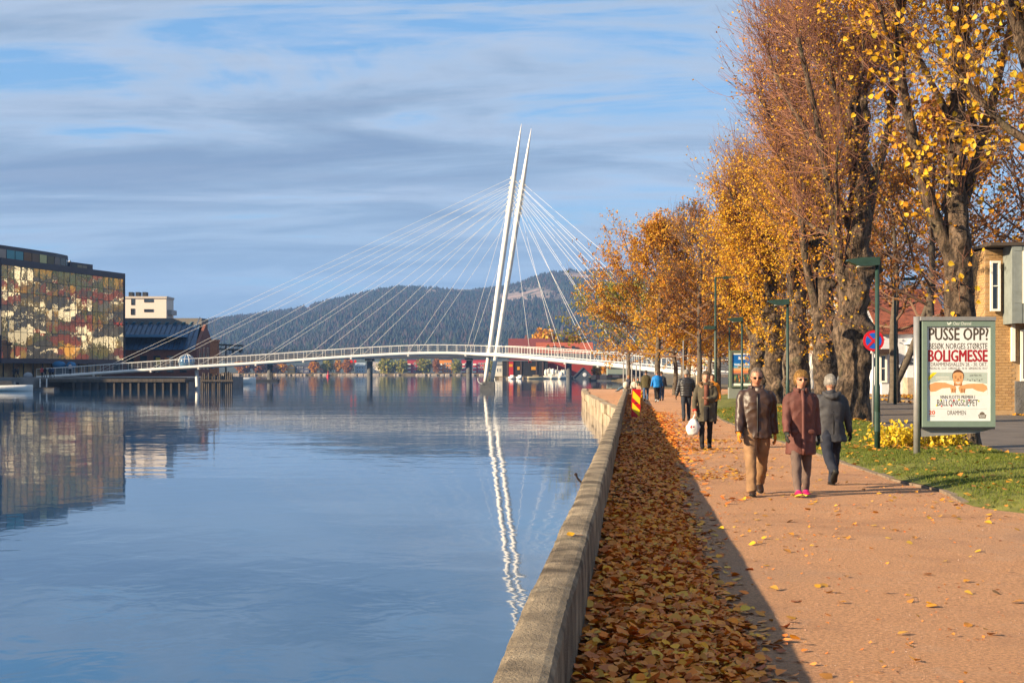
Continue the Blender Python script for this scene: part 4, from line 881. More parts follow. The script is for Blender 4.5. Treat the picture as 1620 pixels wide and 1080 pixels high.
def pollard(label, x, y, H, r0, seed, limbs, trunk_h, twigs, leaves, pal, lsize, zone=None, bz=.1, burl=14, cat='tree', lean=(0, 0), single_leaves=0, group='old pollarded limes along the street', tw_len=(.7, 1.9), twmat=None, fine=.05):
    """limbs: (azimuth, outward lean, length share, forks)"""
    r = np.random.default_rng(seed); t = thing('lime_tree', label, cat, (x, y, bz), 0, group)
    zt = trunk_h; zl = H * .62
    hs = np.array([-.25, zt * .3, zt * .7, zt, zt + (zl - zt) * .3, zt + (zl - zt) * .65, zl]); lx = np.r_[0, .04, lean[0] * .5, lean[0], lean[0] * 1.3 + np.cumsum(r.normal(0, .13, 3))]; ly = np.r_[0, 0, 0, lean[1], lean[1] + np.cumsum(r.normal(0, .13, 3))]
    P = np.stack([x + lx, y + ly, bz + hs], 1); Rt = r0 * np.array([1, .95, 1.0, .88, .62, .5, .34])
    tb = MB(); lumpy(tb, P, Rt, 32, r, burl * 2, .62, fine, .42, .10)
    tb.build('trunk', m_bark, t, True)
    bur_O, bur_D, bur_s = [], [], []
    nl = len(limbs)
    for q_, (az, ou, ls, fk) in enumerate(limbs):
        z0 = zt * .92 + (zl - zt * .92) * (q_ / max(1, nl - 1)) * .95; pc = np.array([np.interp(bz + z0, P[:, 2], P[:, j]) for j in range(3)]); rc = float(np.interp(bz + z0, P[:, 2], Rt))
        reach = 2.5 if x > 10 else 9
        L = (H - z0) * ls * .92; d = np.array([math.cos(az) * math.sin(ou), math.sin(az) * math.sin(ou), math.cos(ou)]); p0 = pc + np.array([math.cos(az), math.sin(az), 0]) * rc * .3
        Q = curve_path(r, p0, d, L, 9, .5, .09); ex = x - Q[:, 0].min()
        if ex > reach: Q[:, 0] = x + (Q[:, 0] - x) * reach / ex
        rl = rc * r.uniform(.42, .55); rad = rl * np.linspace(1, .28, 9); lb = MB()
        lumpy(lb, Q, rad, 12, r, 9, .55, .05)
        subs = [Q]
        for _ in range(fk):
            j = r.integers(2, 7); dd = unit(Q[j + 1] - Q[j]) + r.normal(0, .5, 3); dd[2] = abs(dd[2]) * .8 + .1
            S = curve_path(r, Q[j], dd, L * r.uniform(.22, .42), 7, .5, .10)
            if S[:, 0].min() < x - reach: continue
            lumpy(lb, S, rad[j] * .62 * np.linspace(1, .3, 7), 8, r, 3, .5, .04); subs.append(S)
        lb.build('limb', m_bark, t, True)
        for S in subs:
            k = len(S); nb = int(8 + 7 * np.linalg.norm(S[-1] - S[0]) / 3)
            for f in np.r_[np.linspace(.12, 1, nb), [1, 1]]:
                i = min(int(f * (k - 1)), k - 2); w = f * (k - 1) - i; bur_O.append(S[i] * (1 - w) + S[i + 1] * w); bur_D.append(unit(S[i + 1] - S[i])); bur_s.append(.65 + .45 * f)
    for z0 in np.linspace(zt * .8, zl, 16): bur_O.append(np.array([np.interp(bz + z0, P[:, 2], P[:, j]) for j in range(3)]) + r.normal(0, .08, 3)); bur_D.append(unit(np.array([r.normal(), r.normal(), .2]))); bur_s.append(.8)
    zt_i = 3
    # bursts also sprout from the trunk head
    for _ in range(10): bur_O.append(P[3] + r.normal(0, r0 * .5, 3) - np.array([0, 0, r.uniform(0, zt * .35)])); bur_D.append(unit(r.normal(0, 1, 3))); bur_s.append(.55)
    O = np.array(bur_O); D = np.array(bur_D); S = np.array(bur_s); pr = S / S.sum(); idx = r.choice(len(O), twigs, p=pr)
    rd = unit(r.normal(0, 1, (twigs, 3)) + D[idx] * .45 + np.array([0, 0, .35])); L = r.uniform(tw_len[0], tw_len[1], twigs) * S[idx]
    kt = 4 if y < 40 else 3; P1 = twig_burst(r, O[idx] + rd * .06, rd, L, .38, kt); tm = MB()
    near = y < 40
    tm.tubes(P1, np.linspace(1, .35, kt)[None] * (.0085 if near else .0105) * np.ones((twigs, 1)), 3)
    O2, D2, L2 = side_twigs(r, P1, 3); P2 = twig_burst(r, O2, D2, L2, .22, 3); tm.tubes(P2, np.linspace(1, .45, 3)[None] * (.0045 if near else .0062) * np.ones((len(P2), 1)), 3)
    tm.build('twigs', twmat or m_twig_red, t, kind='stuff')
    if leaves:
        al = np.concatenate([P1[:, 1:].reshape(-1, 3), P2[:, 1:].reshape(-1, 3)]); wgt = np.ones(len(al)) if zone is None else np.array([max(0, zone(*p)) for p in al]) + 1e-6
        C = al[r.choice(len(al), leaves, p=wgt / wgt.sum())] + r.normal(0, .05, (leaves, 3))
        rich = single_leaves > 0
        if rich:
            # the leaves that show largest are pieces of their own
            pxs = 810 + FPX * C[:, 0] / C[:, 1]; pys = 588 - FPX * (C[:, 2] - CH) / C[:, 1]; vis = (pxs > 1200) & (pxs < 1615) & (pys > 5) & (pys < 560); oi = np.where(vis)[0][:single_leaves]; mk_ = np.ones(len(C), bool); mk_[oi] = False
            protos = []
            for k in range(8):
                V, F = leaf_cloud(r, np.zeros((1, 3)), lsize, .5, True); mb = MB(); mb.add(V, F3=F); me = mb.mesh('leaf'); me.materials.append(m_leaf_single); protos.append(me)
            for i in oi:
                o = bpy.data.objects.new('leaf', protos[r.integers(8)]); COL.objects.link(o); o.parent = t; o.location = Vector(C[i]) - t.location; o.rotation_euler = (r.normal(0, .35), r.normal(0, .35), r.uniform(-.8, .8))
            C = C[mk_]
        V, F = leaf_cloud(r, C, lsize, .45, rich); mb = MB(); mb.add(V, F3=F); mb.build('foliage', m_leaf[pal], t, kind='stuff')
    return t
m_leaf_single = M('yellow_leaf', (.5, .3, .03), .55, .2, 14, objrand=YEL, trans=.38, spec=.3)
pi = math.pi
W_ = pi   # towards the river
# the limes beside the path, nearest first (the first stands just outside the picture and reaches in)
pollard('leaning lime by the street whose leafy boughs reach in over the poster panel', 9.75, 21.6, 13, .36, 3, [(W_ + .25, .50, .95, 4), (W_ - .5, .40, 1.0, 4), (W_ + .1, .65, .9, 4), (.6, .35, .8, 3), (W_ - .2, .4, .9, 3)], 2.8, 2000, 8000, 'y', .10, None, .12, 6, single_leaves=150, tw_len=(.5, 1.5), twmat=m_twig_br, lean=(-.35, 0))
pollard('lime with a smooth rising trunk behind the tall poster panel', 9.75, 30.8, 15, .33, 12, [(W_ + .2, .45, .85, 4), (.4, .32, .9, 4), (pi / 2, .35, .8, 3), (W_ - .5, .45, .8, 4), (W_ + .9, .4, .8, 3), (0, .35, .9, 3)], 4.2, 2400, 9000, 'y', .105, lambda x, y, z: 1.0 if z > 5 else .2, .12, 5, single_leaves=150, tw_len=(.6, 1.7), lean=(-.1, 0))
pollard('massive burled lime trunk behind the no stopping sign', 10.85, 45.2, 16.5, .47, 23, [(W_ + .2, .42, .72, 4), (.3, .35, .8, 4), (W_ - .4, .42, .75, 4), (pi / 2, .3, .8, 3), (W_ + .1, .35, .85, 4), (-pi / 2 - .3, .30, .8, 4), (.2, .3, .9, 3)], 4.2, 2700, 9500, 'y', .085, lambda x, y, z: 1.0 if x > 9.5 else .35, .12, 24)
pollard('lime with a forked pair of stout stems next to the burled one', 11.65, 53, 16.5, .42, 31, [(W_ + .5, .30, .95, 4), (W_ - .2, .28, .75, 4), (.5, .3, .9, 4), (W_, .25, .7, 4), (pi / 2, .4, .8, 3), (W_ - .5, .3, .85, 3)], 3.4, 2200, 10000, 'o', .09, lambda x, y, z: 1.0 if z < 9 else .25, .12, 18)
pollard('third knotted lime in the row with a scatter of yellow leaves', 12.2, 61, 15.5, .44, 44, [(W_, .30, .72, 4), (W_ + .5, .28, .8, 5), (.5, .3, .85, 3), (W_ - .4, .30, .7, 4), (pi / 2, .35, .8, 3)], 3.8, 1900, 15000, 'y', .09, lambda x, y, z: 1.0 if z < 11 else .15, .12, 18)
pollard('knotted lime hung with dense yellow leaves on its river side', 12.7, 69, 14, .40, 52, [(W_, .36, .75, 4), (W_ + .4, .32, .8, 5), (W_ - .6, .36, .7, 4), (.5, .25, .9, 3), (W_ + .1, .34, .7, 4)], 3.4, 2200, 28000, 'y', .10, lambda x, y, z: 1.0 if z < 10 else max(.06, .6 - (z - 10) * .16), .12, 14)
pollard('golden lime behind the airline poster panel', 13.3, 77, 12, .40, 63, [(W_, .34, .8, 4), (W_ + .5, .30, .85, 4), (W_ - .7, .36, .8, 4), (.8, .3, .9, 3), (W_ - .1, .30, .8, 4)], 3.0, 1900, 29000, 'y', .108, lambda x, y, z: 1.0 if z < 10.5 else .08, .12, 14)

def broadleaf(label, x, y, H, spread, r0, seed, leaves, pal, lsize, z0=2.2, zone=None, bz=.1, nbr=34, twm=None, cat='tree', name='lime_tree', group=None, lean=0.0, cone=.75, twk=1500, up=.35, trunk2=None):
    r = np.random.default_rng(seed); t = thing(name, label, cat, (x, y, bz), 0, group)
    k = 12; zz = np.linspace(-.2, H * .97, k); P = np.stack([x + lean * zz / H + np.r_[0, np.cumsum(r.normal(0, .07, k - 1))], y + np.r_[0, np.cumsum(r.normal(0, .07, k - 1))], bz + zz], 1)
    tb = MB(); lumpy(tb, P, r0 * np.linspace(1, .12, k), 12, r, 3, .25, .04, .35)
    if trunk2: Q = curve_path(r, P[1], trunk2, H * .6, 8, .3, .05); lumpy(tb, Q, r0 * .75 * np.linspace(1, .2, 8), 10, r, 2, .2, .04)
    tb.build('trunk', m_bark2, t, True)
    bm = MB(); BP = []
    for i in range(nbr):
        f = (i + .5) / nbr; z = z0 + (H * .95 - z0) * f ** 1.05; a = i * 2.399 + r.normal(0, .3); q = np.array([np.interp(bz + z, P[:, 2], P[:, j]) for j in range(3)])
        L = spread * ((1 - f) ** cone * (.75 + .5 * min(1, f * 5)) + .12) * r.uniform(.8, 1.15); el = .25 + .75 * f
        S = curve_path(r, q, (math.cos(a) * math.cos(el), math.sin(a) * math.cos(el), math.sin(el)), L, 6, up, .12); rb = r0 * .30 * (1 - f * .6)
        BP.append(S); bm.tubes(S, rb * np.linspace(1, .25, 6), 5)
    BP = np.array(BP); O, D, L = side_twigs(r, BP, 9, .45, .7); P1 = twig_burst(r, O, D, L, .15, 4); bm.tubes(P1, np.linspace(.022, .008, 4)[None] * np.ones((len(P1), 1)), 3)
    O, D, L = side_twigs(r, P1, max(1, twk // len(P1)), .55, .8); P2 = twig_burst(r, O, D, L, .1, 3); bm.tubes(P2, np.linspace(.010, .005, 3)[None] * np.ones((len(P2), 1)), 3)
    bm.build('branches', twm or m_twig_br, t, kind='stuff')
    if leaves:
        al = np.concatenate([P1[:, 1:].reshape(-1, 3), P2.reshape(-1, 3), P2[:, -1]]); wgt = np.ones(len(al)) if zone is None else np.array([max(0, zone(*p)) for p in al]) + 1e-6
        C = al[r.choice(len(al), leaves, p=wgt / wgt.sum())] + r.normal(0, .10, (leaves, 3)); V, F = leaf_cloud(r, C, lsize, .35); mb = MB(); mb.add(V, F3=F); mb.build('foliage', m_leaf[pal], t, kind='stuff')
    return t
GQ = 'slender trees by the bridge landing'
broadleaf('tall orange tree spreading over the river end of the path', 10.4, 100, 11.6, 5.0, .24, 101, 30000, 'o', .13, 2.6, None, .05, 46, group=GQ, twk=2200)
broadleaf('golden tree with a leaning stem beside the walkers', 11.9, 104, 8.4, 3.2, .2, 102, 15000, 'y', .13, 2.4, None, .05, 34, group=GQ, lean=-.8)
broadleaf('thin yellow green tree nearest the bridge railing', 9.2, 112, 8.0, 4.4, .16, 103, 8000, 'g', .16, 2.2, None, .05, 30, group=GQ)
broadleaf('dark stemmed tree losing its russet leaves behind the man in the black puffer jacket', 12.6, 96, 13.0, 3.6, .2, 104, 2200, 'b', .14, 3.6, lambda x, y, z: 1 if z < 8 else .15, .05, 38, group=GQ, twk=2600)
broadleaf('bare brown tree rising behind the orange one', 14.2, 118, 15.8, 4.6, .26, 105, 700, 'b', .15, 4.5, None, .05, 44, group=GQ, twk=3400)
broadleaf('amber tree standing between the tall street lights', 15.6, 108, 8.6, 3.2, .22, 106, 5200, 'o', .15, 2.6, None, .05, 34, group=GQ)
broadleaf('russet tree beyond the airline poster panel', 17.6, 126, 10.5, 4.0, .24, 107, 6500, 'o', .18, 2.4, None, .05, 34, group=GQ)
broadleaf('yellow tree at the bend of the path', 17.2, 140, 10.5, 4.4, .22, 108, 5200, 'y', .19, 2.4, None, .05, 32, group=GQ)
GS = 'trees beyond the street'
for k, (lab, x, y, H, s_, pal, nl, z0, tw) in enumerate((
    ('twin stemmed tree on the leafy verge in front of the white cottage', 20.4, 76, 12.5, 5.0, 'o', 3600, 3.6, True), ('copper leaved tree behind the burled lime', 19.5, 66, 14, 5.2, 'b', 6200, 3.4, False),
    ('rust coloured tree above the red tiled roof', 27, 104, 15, 6.0, 'b', 7800, 3.0, False), ('orange tree behind the white town house', 26, 134, 16, 6.5, 'o', 7800, 2.5, False), ('tawny tree between the cream house and the town house', 23, 128, 14, 5.5, 'b', 6800, 2.5, False),
    ('brown tree far along the street', 22.5, 160, 15, 6.0, 'b', 6000, 2.5, False), ('large amber tree above the yellow brick house', 25, 80, 15.5, 6.2, 'o', 6500, 5.0, False), ('reddish tree close behind the forked lime', 17.4, 84, 13, 4.6, 'b', 5200, 3.4, False),
    ('bronze tree behind the knotted limes', 19.0, 98, 14, 5.4, 'b', 6600, 2.6, False), ('thin leaved tree rising over the brick house roof', 24.5, 66, 15, 5.5, 'b', 3200, 5.5, False))):
    broadleaf(lab, x, y, H, s_, .3 if tw else .26, 200 + k, nl, pal, .17, z0, None, .15, 34, group=GS, trunk2=(.55, 0, 1) if tw else None, twk=1200)

# far trees: shore, harbour, wharf side
def far_tree(label, px0, px1, py0, py1, Y, pal, seed, group, name='shore_tree', bz=.5):
    r = np.random.default_rng(seed); s = Y / FPX; x = ((px0 + px1) / 2 - 810) * s; W = (px1 - px0) * s / 2; zt = CH - (py0 - 588) * s; zb = CH - (py1 - 588) * s
    t = thing(name, label, 'tree', (x, Y, bz), 0, group); MB().tubes([(x, Y, bz - .5), (x, Y, zb + (zt - zb) * .6)], [[W * .10, W * .05]], 6).build('trunk', m_bark2, t)
    n = 700; u = unit(r.normal(0, 1, (n, 3))) * (r.random((n, 1)) ** .33); lob = 1 + .22 * np.sin(u[:, :1] * 5 + seed) * np.cos(u[:, 2:] * 6); C = np.array([x, Y, (zt + zb) / 2]) + u * lob * np.array([W, W, (zt - zb) / 2])
    V, F = leaf_cloud(r, C, W * .28 + .25, .2); mb = MB(); mb.add(V, F3=F); mb.build('crown', m_leaf[pal], t, kind='stuff'); return t
FT = 'trees along the far shore'
for k, (lab, a, b, c, d, p) in enumerate((('round orange tree on the far shore', 528, 541, 568, 589, 'o'), ('brown bushy tree beside the round orange one', 541, 560, 566, 590, 'b'), ('wide pale willow between house and bridge pier', 599, 627, 567, 591, 'g'), ('second pale willow before the red apartment block', 627, 645, 568, 591, 'g'), ('drooping willow between the red and orange blocks', 659, 683, 567, 591, 'g'), ('small willow beside the crimson block', 714, 731, 569, 591, 'g'),
    ('ochre tree by the yellow house', 440, 455, 572, 590, 'o'), ('amber tree behind the far beach', 489, 506, 568, 590, 'o'), ('dull green tree above the far beach', 510, 528, 566, 590, 'g'), ('rusty tree at the far end of the shore', 400, 425, 568, 590, 'b'), ('low orange bush row at the far shore', 424, 442, 575, 591, 'b'), ('brown tree between orange block and willow', 684, 696, 566, 590, 'b'), ('olive tree by the crimson block', 766, 786, 570, 591, 'g'), ('faded tree at the edge of the dark pier', 372, 400, 566, 590, 'b'))):
    far_tree(lab, a, b, c, d, 1082 if k % 2 else 1086, p, 300 + k, FT)
far_tree('big golden tree behind the red barn', 838, 884, 522, 560, 600, 'o', 331, 'trees by the harbour'); far_tree('bare brownish tree behind the tiled warehouse', 888, 920, 531, 560, 604, 'b', 332, 'trees by the harbour'); far_tree('yellowing bush beside the block embankment', 937, 951, 578, 596, 440, 'o', 333, 'trees by the harbour'); far_tree('leafy tree at the river end of the embankment', 950, 985, 566, 590, 470, 'o', 334, 'trees by the harbour')
# ------------------------------------------------------------------ street furniture and signs
def text_mesh(s, x0, x1, z0, z1, y, bold=0.0):
    """lettering as flat mesh filling the box x0..x1, z0..z1 on the plane at y (facing -Y)"""
    cu = bpy.data.curves.new('lettering', 'FONT'); cu.body = s; cu.size = 1; cu.offset = bold; cu.resolution_u = 2
    o = bpy.data.objects.new('lettering', cu); COL.objects.link(o); bpy.context.view_layer.update()
    me = bpy.data.meshes.new_from_object(o.evaluated_get(bpy.context.evaluated_depsgraph_get())); bpy.data.objects.remove(o); bpy.data.curves.remove(cu)
    co = np.zeros(len(me.vertices) * 3); me.vertices.foreach_get('co', co); co = co.reshape(-1, 3); a, b = co.min(0), co.max(0)
    q = np.stack([x0 + (co[:, 0] - a[0]) / (b[0] - a[0]) * (x1 - x0), np.full(len(co), y), z0 + (co[:, 1] - a[1]) / (b[1] - a[1]) * (z1 - z0)], 1)
    me.vertices.foreach_set('co', q.ravel()); me.update(); return me
def print_text(name, s, box, Y, lay, mat, parent, bold=.02):
    px0, px1, py0, py1 = box; u = FPX / Y
    me = text_mesh(s, (px0 - 810) / u, (px1 - 810) / u, CH - (py1 - 588) / u, CH - (py0 - 588) / u, Y - .0006 * lay, 0)
    if bold > .004:
        # heavier strokes: the same letters laid again a hair aside
        n = len(me.vertices); co = np.zeros(n * 3); me.vertices.foreach_get('co', co); co = co.reshape(-1, 3); F = [list(p.vertices) for p in me.polygons]; mb = MB(); d = (py1 - py0) / u * bold * 1.6
        for k, (dx, dz) in enumerate(((0, 0), (d, 0), (-d, 0), (0, d * .7), (0, -d * .7))): mb.add(co + np.array([dx, -.0001 * k, dz]), FN=F)
        me = mb.mesh('lettering')
    me.transform(world_mat(parent).inverted()); me.materials.append(mat); o = bpy.data.objects.new(name, me); COL.objects.link(o); o.parent = parent; return o
def print_poly(name, pts, Y, lay, mat, parent):
    u = FPX / Y; mb = MB(); mb.add([((a - 810) / u, Y - .0006 * lay, CH - (b - 588) / u) for a, b in pts], FN=[list(range(len(pts)))[::-1]]); return mb.build(name, mat, parent)
def ell(cx, cy_, rx, ry, n=18, a0=0, a1=2 * math.pi): return [(cx + rx * math.cos(a0 + (a1 - a0) * i / n), cy_ + ry * math.sin(a0 + (a1 - a0) * i / n)) for i in range(n)]

def poster_panel():
    Y = 26.4; u = FPX / Y; X = lambda p: (p - 810) / u; Z = lambda p: CH - (p - 588) / u
    t = thing('poster_panel', 'free standing street poster panel for a home fair on a grey side pole', 'billboard', (X(1453), Y + .1, .15))
    MB().tubes([(X(1453), Y + .1, .05), (X(1453), Y + .1, Z(500.5))], .062, 14, True).build('pole', m_steel, t, True)
    gp = flat('#73857b', .45)
    cab = MB(); 
    for a, b, c, d in ((1459, 1466, 507, 675), (1566.5, 1574, 507, 675), (1466, 1566.5, 507, 516.3), (1466, 1566.5, 665.5, 675)): cab.box((X(a), Y - .03, Z(d)), (X(b), Y + .12, Z(c)))
    cab.box((X(1459), Y + .03, Z(675)), (X(1574), Y + .20, Z(507)))
    cab.build('cabinet', gp, t)
    MB().box((X(1456), Y - .05, Z(507)), (X(1574.5), Y + .21, Z(501))).build('top_rail', m_steel, t); MB().box((X(1459), Y - .02, Z(678.5)), (X(1573.5), Y + .21, Z(675))).build('underside_shade', m_dark, t)  # the dark strip paints the shadowed underside of the cabinet
    mb = MB(); q = [(1459, 678.5), (1459, 691), (1545, 685), (1572, 678.5)]; V = [(X(a), Y + .06, Z(b)) for a, b in q] + [(X(a), Y + .16, Z(b)) for a, b in q]; mb.add(V, [(0, 1, 5, 4), (1, 2, 6, 5), (2, 3, 7, 6), (3, 0, 4, 7)], FN=[[3, 2, 1, 0], [4, 5, 6, 7]]); mb.build('support_plate', m_steel, t)
    pw = M('poster_paper', (.70, .71, .72), .45, .05, 3); po = print_poly('poster', [(1466, 516.3), (1466, 665.5), (1566.5, 665.5), (1566.5, 516.3)], Y, 0, pw, t)
    ink, red = flat('#4a4038', .6), flat('#9c1c28', .6); T = lambda s, b, m, bo=.03, l=2, n='lettering': print_text(n, s, b, Y, l, m, po, bo)
    T('Clear Channel', (1507, 1535.5, 509.2, 514), flat('#d8dfd6', .5), .01, 53); 
    for dx in (0,): print_poly('emblem', [(1497, 509), (1500, 511.5), (1503.5, 509), (1505, 511), (1501.4, 514), (1498.6, 514)], Y, 53, flat('#d8dfd6', .5), po)
    T('PUSSE OPP?', (1470, 1563.5, 518.8, 538), ink, .018); T('BESØK NORGES STØRSTE', (1470, 1562, 542.6, 552), ink, .006); T('BOLIGMESSE', (1469, 1562, 553.4, 571.8), red, .026)
    T('I DRAMMENSHALLEN 28. - 30. OKT.', (1469.5, 1562, 573.2, 579), ink, .003); T('FREDAG KL. 12-19 · LØRDAG KL. 10-18 · SØNDAG KL. 10-17', (1469.5, 1562, 580.6, 584.2), ink, .0)
    print_poly('picture_band', [(1468.5, 589), (1468.5, 613), (1562, 613), (1562, 589)], Y, 1, flat('#a9b5ae', .6), po)
    print_poly('corner_flash', [(1468.5, 596), (1468.5, 603), (1482.5, 589), (1475.5, 589)], Y, 2, flat('#e6cf1c', .6), po)
    me = print_text('lettering', 'NYHET!', (1470.5, 1477.5, 594.4, 596.6), Y, 3, ink, po, 0)
    cxz = Vector((X(1474.6), 0, Z(595.6))); me.data.transform(world_mat(po) ); me.data.transform(Matrix.Translation(cxz) @ Matrix.Rotation(-math.radians(45), 4, 'Y') @ Matrix.Translation(-cxz)); me.data.transform(world_mat(po).inverted())
    for k, yy_ in enumerate((595.5, 598.2)): print_poly('fine_print', [(1480, yy_), (1480, yy_ + 1), (1502, yy_ + 1), (1502, yy_)], Y, 2, flat('#d9d8d0', .6), po)
    T('JAKTEN PÅ', (1534, 1553, 592, 595.4), ink, .008, 2)
    for k in range(7): print_poly('doodle', ell(1531 + k * 3.7, 600 + (k % 2) * 1.6, 1.3, 1.5, 7), Y, 2, flat(['#8d958f', '#6d716d'][k % 2], .6), po)
    sk, sk2, hr = flat('#d09a68', .6), flat('#a86a40', .6), flat('#5a3a26', .6)
    print_poly('printed_shirt', [(1470, 606), (1490, 601), (1508, 602), (1516, 607), (1524, 602), (1542, 604), (1562, 607), (1562, 625), (1470, 625)], Y, 2, flat('#e8e3d8', .6), po)
    print_poly('printed_arm', [(1470, 608), (1480, 604.5), (1495, 605), (1506, 608.5), (1512, 611), (1513, 616), (1508.5, 621.5), (1504.5, 618), (1503, 613), (1490, 614), (1480, 619), (1472.5, 619.5), (1469.5, 615)], Y, 3, sk, po)
    print_poly('printed_arm', [(1561, 610), (1555, 606.5), (1540, 606.5), (1530, 607), (1519, 610), (1516, 613), (1518, 619), (1521, 621.5), (1525, 620.5), (1528, 615), (1538, 614), (1546, 618), (1556, 620), (1562, 616)], Y, 3, sk, po)
    print_poly('printed_neck', [(1509, 603), (1522, 603), (1522, 610), (1509, 610)], Y, 3.5, sk2, po)
    print_poly('printed_hair', ell(1515.6, 594.5, 9.4, 10.2, 20), Y, 4, hr, po); print_poly('printed_face', [(1507.2, 594), (1508, 590.5), (1513, 588.6), (1519, 588.6), (1523, 590.5), (1524, 594), (1523.4, 602), (1520, 607.5), (1515.6, 609.8), (1511.2, 607.5), (1507.8, 602)], Y, 5, sk, po)
    for sx in (-4, 4): print_poly('printed_eye', ell(1515.6 + sx, 597.3, 1.5, .6, 10), Y, 6, hr, po); print_poly('printed_brow', ell(1515.6 + sx, 595.2, 2.2, .5, 8), Y, 6, hr, po)
    print_poly('printed_nose', [(1515, 598), (1516.4, 598), (1517.2, 601.6), (1514, 601.6)], Y, 6, sk2, po); print_poly('printed_mouth', [(1511.6, 603.4), (1515.6, 604.6), (1519.6, 603.4), (1518, 606), (1515.6, 606.8), (1513.2, 606)], Y, 6, flat('#e7d9cc', .6), po)
    for k in range(4): print_poly('printed_finger', ell(1505 + k * 2.0, 617 + abs(k - 1.5) * .7, .85, 3.8, 8), Y, 6, sk2 if k % 2 else sk, po); print_poly('printed_finger', ell(1519.6 + k * 2.0, 617 + abs(k - 1.5) * .7, .85, 3.8, 8), Y, 6, sk2 if k % 2 else sk, po)
    T('VINN FLOTTE PREMIER I', (1487, 1542, 625, 630.6), ink, .0, 4); T('BALLONGSLIPPET', (1482.5, 1547, 631.8, 641.8), ink, .004, 4)
    for k, (a, b, c) in enumerate(((1481.5, 641, '#d6cf2a'), (1488, 632.5, '#b7d23a'), (1489.5, 642, '#d6452e'), (1496.5, 632.5, '#8fa6dc'), (1505, 641.5, '#d0301f'), (1509, 633, '#d0301f'), (1517, 632, '#cfd23a'), (1525, 634, '#7fae2a'), (1533, 632.5, '#d0402e'), (1532, 641.5, '#63b9cf'), (1548, 634, '#c9d22a'))): print_poly('balloon', ell(a, b, 1.1, 1.5, 9), Y, 5 + k * .1, flat(c, .5), po)
    T('DRAMMEN', (1499, 1528, 649, 656), ink, .004); T('20', (1469.5, 1479, 649, 655.5), flat('#d0501f', .6), .03); T('BOLIGMESSEN', (1469.5, 1479, 657, 658.6), ink, 0)
    print_poly('logo', [(1547.5, 656), (1549.5, 655), (1550.5, 652.5), (1553.8, 650.8), (1557, 652.5), (1558, 655), (1560.4, 656), (1559, 661.4), (1549, 661.4)], Y, 2, flat('#6a6055', .6), po); T('BOLIG', (1549.6, 1558.4, 656, 658.6), pw, .02, 3); T('MESSEN', (1550, 1558, 659, 660.6), pw, .0, 3)
    print_poly('fold_line', [(1470, 646.2), (1470, 646.6), (1562, 646.6), (1562, 646.2)], Y, 2, flat('#b9b2a6', .6), po)
    # the glazing over the poster
poster_panel()

def airline_panel():
    Y = 82.0; u = FPX / Y; X = lambda p: (p - 810) / u; Z = lambda p: CH - (p - 588) / u
    t = thing('airline_poster_panel', 'green framed poster panel with a blue airline poster standing on a grey plinth', 'billboard', (X(1174), Y + .2, .12)); fr = flat('#5a6656', .5)
    MB().box((X(1153.5), Y + .04, .05), (X(1196), Y + .5, Z(612.6))).build('plinth', flat('#7c827c', .8), t)
    mb = MB(); mb.box((X(1155), Y + .03, Z(612.5)), (X(1194.5), Y + .4, Z(554)))
    for a, b, c, d in ((1155, 1157.6, 554, 612.5), (1191.6, 1194.5, 554, 612.5), (1157.6, 1191.6, 554, 557.4), (1157.6, 1191.6, 610, 612.5)): mb.box((X(a), Y - .05, Z(d)), (X(b), Y + .029, Z(c)))
    mb.build('frame', fr, t); po = print_poly('poster', [(1157.6, 557.4), (1157.6, 610), (1191.6, 610), (1191.6, 557.4)], Y, -6, flat('#e9e5da', .5), t)
    for a, b, c in ((560.8, 574, '#0b5fae'), (574, 579.5, '#1f7fc0'), (579.5, 582.5, '#6f9db0'), (582.5, 586, '#e0a070'), (586, 589.5, '#dd7f4a'), (589.5, 591.5, '#9a6a62'), (591.5, 606.2, '#3a4a42')): print_poly('printed_sky', [(1158.8, a), (1158.8, b), (1188.4, b), (1188.4, a)], Y, -4, flat(c, .5), po)
    r = random.Random(7)
    for k in range(46):
        a = r.uniform(1159, 1186.5); b = r.uniform(590.5, 603); w, h = r.uniform(.8, 2.0), r.uniform(2, 5); c = r.choice(['#2f6f6a', '#4a7f6a', '#c98a3a', '#6a4a3a', '#8a9a5a', '#2a3a44', '#b06a3a'])
        print_poly('printed_tower', [(a, b), (a, min(606, b + h)), (a + w, min(606, b + h)), (a + w, b)], Y, -3 + k * .03, flat(c, .5), po)
    wh = flat('#f2f2f0', .5)
    for k, (s, a, b) in enumerate((('S', 1168, 1171.4), ('A', 1171.2, 1175), ('S', 1174.6, 1178.2))): print_text('lettering', s, (a, b, 564.2, 568.2), Y, -1, wh, po, .05)
    print_text('lettering', 'TRAVELERS TOWER', (1161.4, 1185.2, 575.2, 577.8), Y, -1, wh, po, .03); print_text('lettering', 'WE ARE TRAVELERS', (1165.5, 1181, 578.8, 580.2), Y, -1, flat('#e9c9a0'), po, .0)
airline_panel()

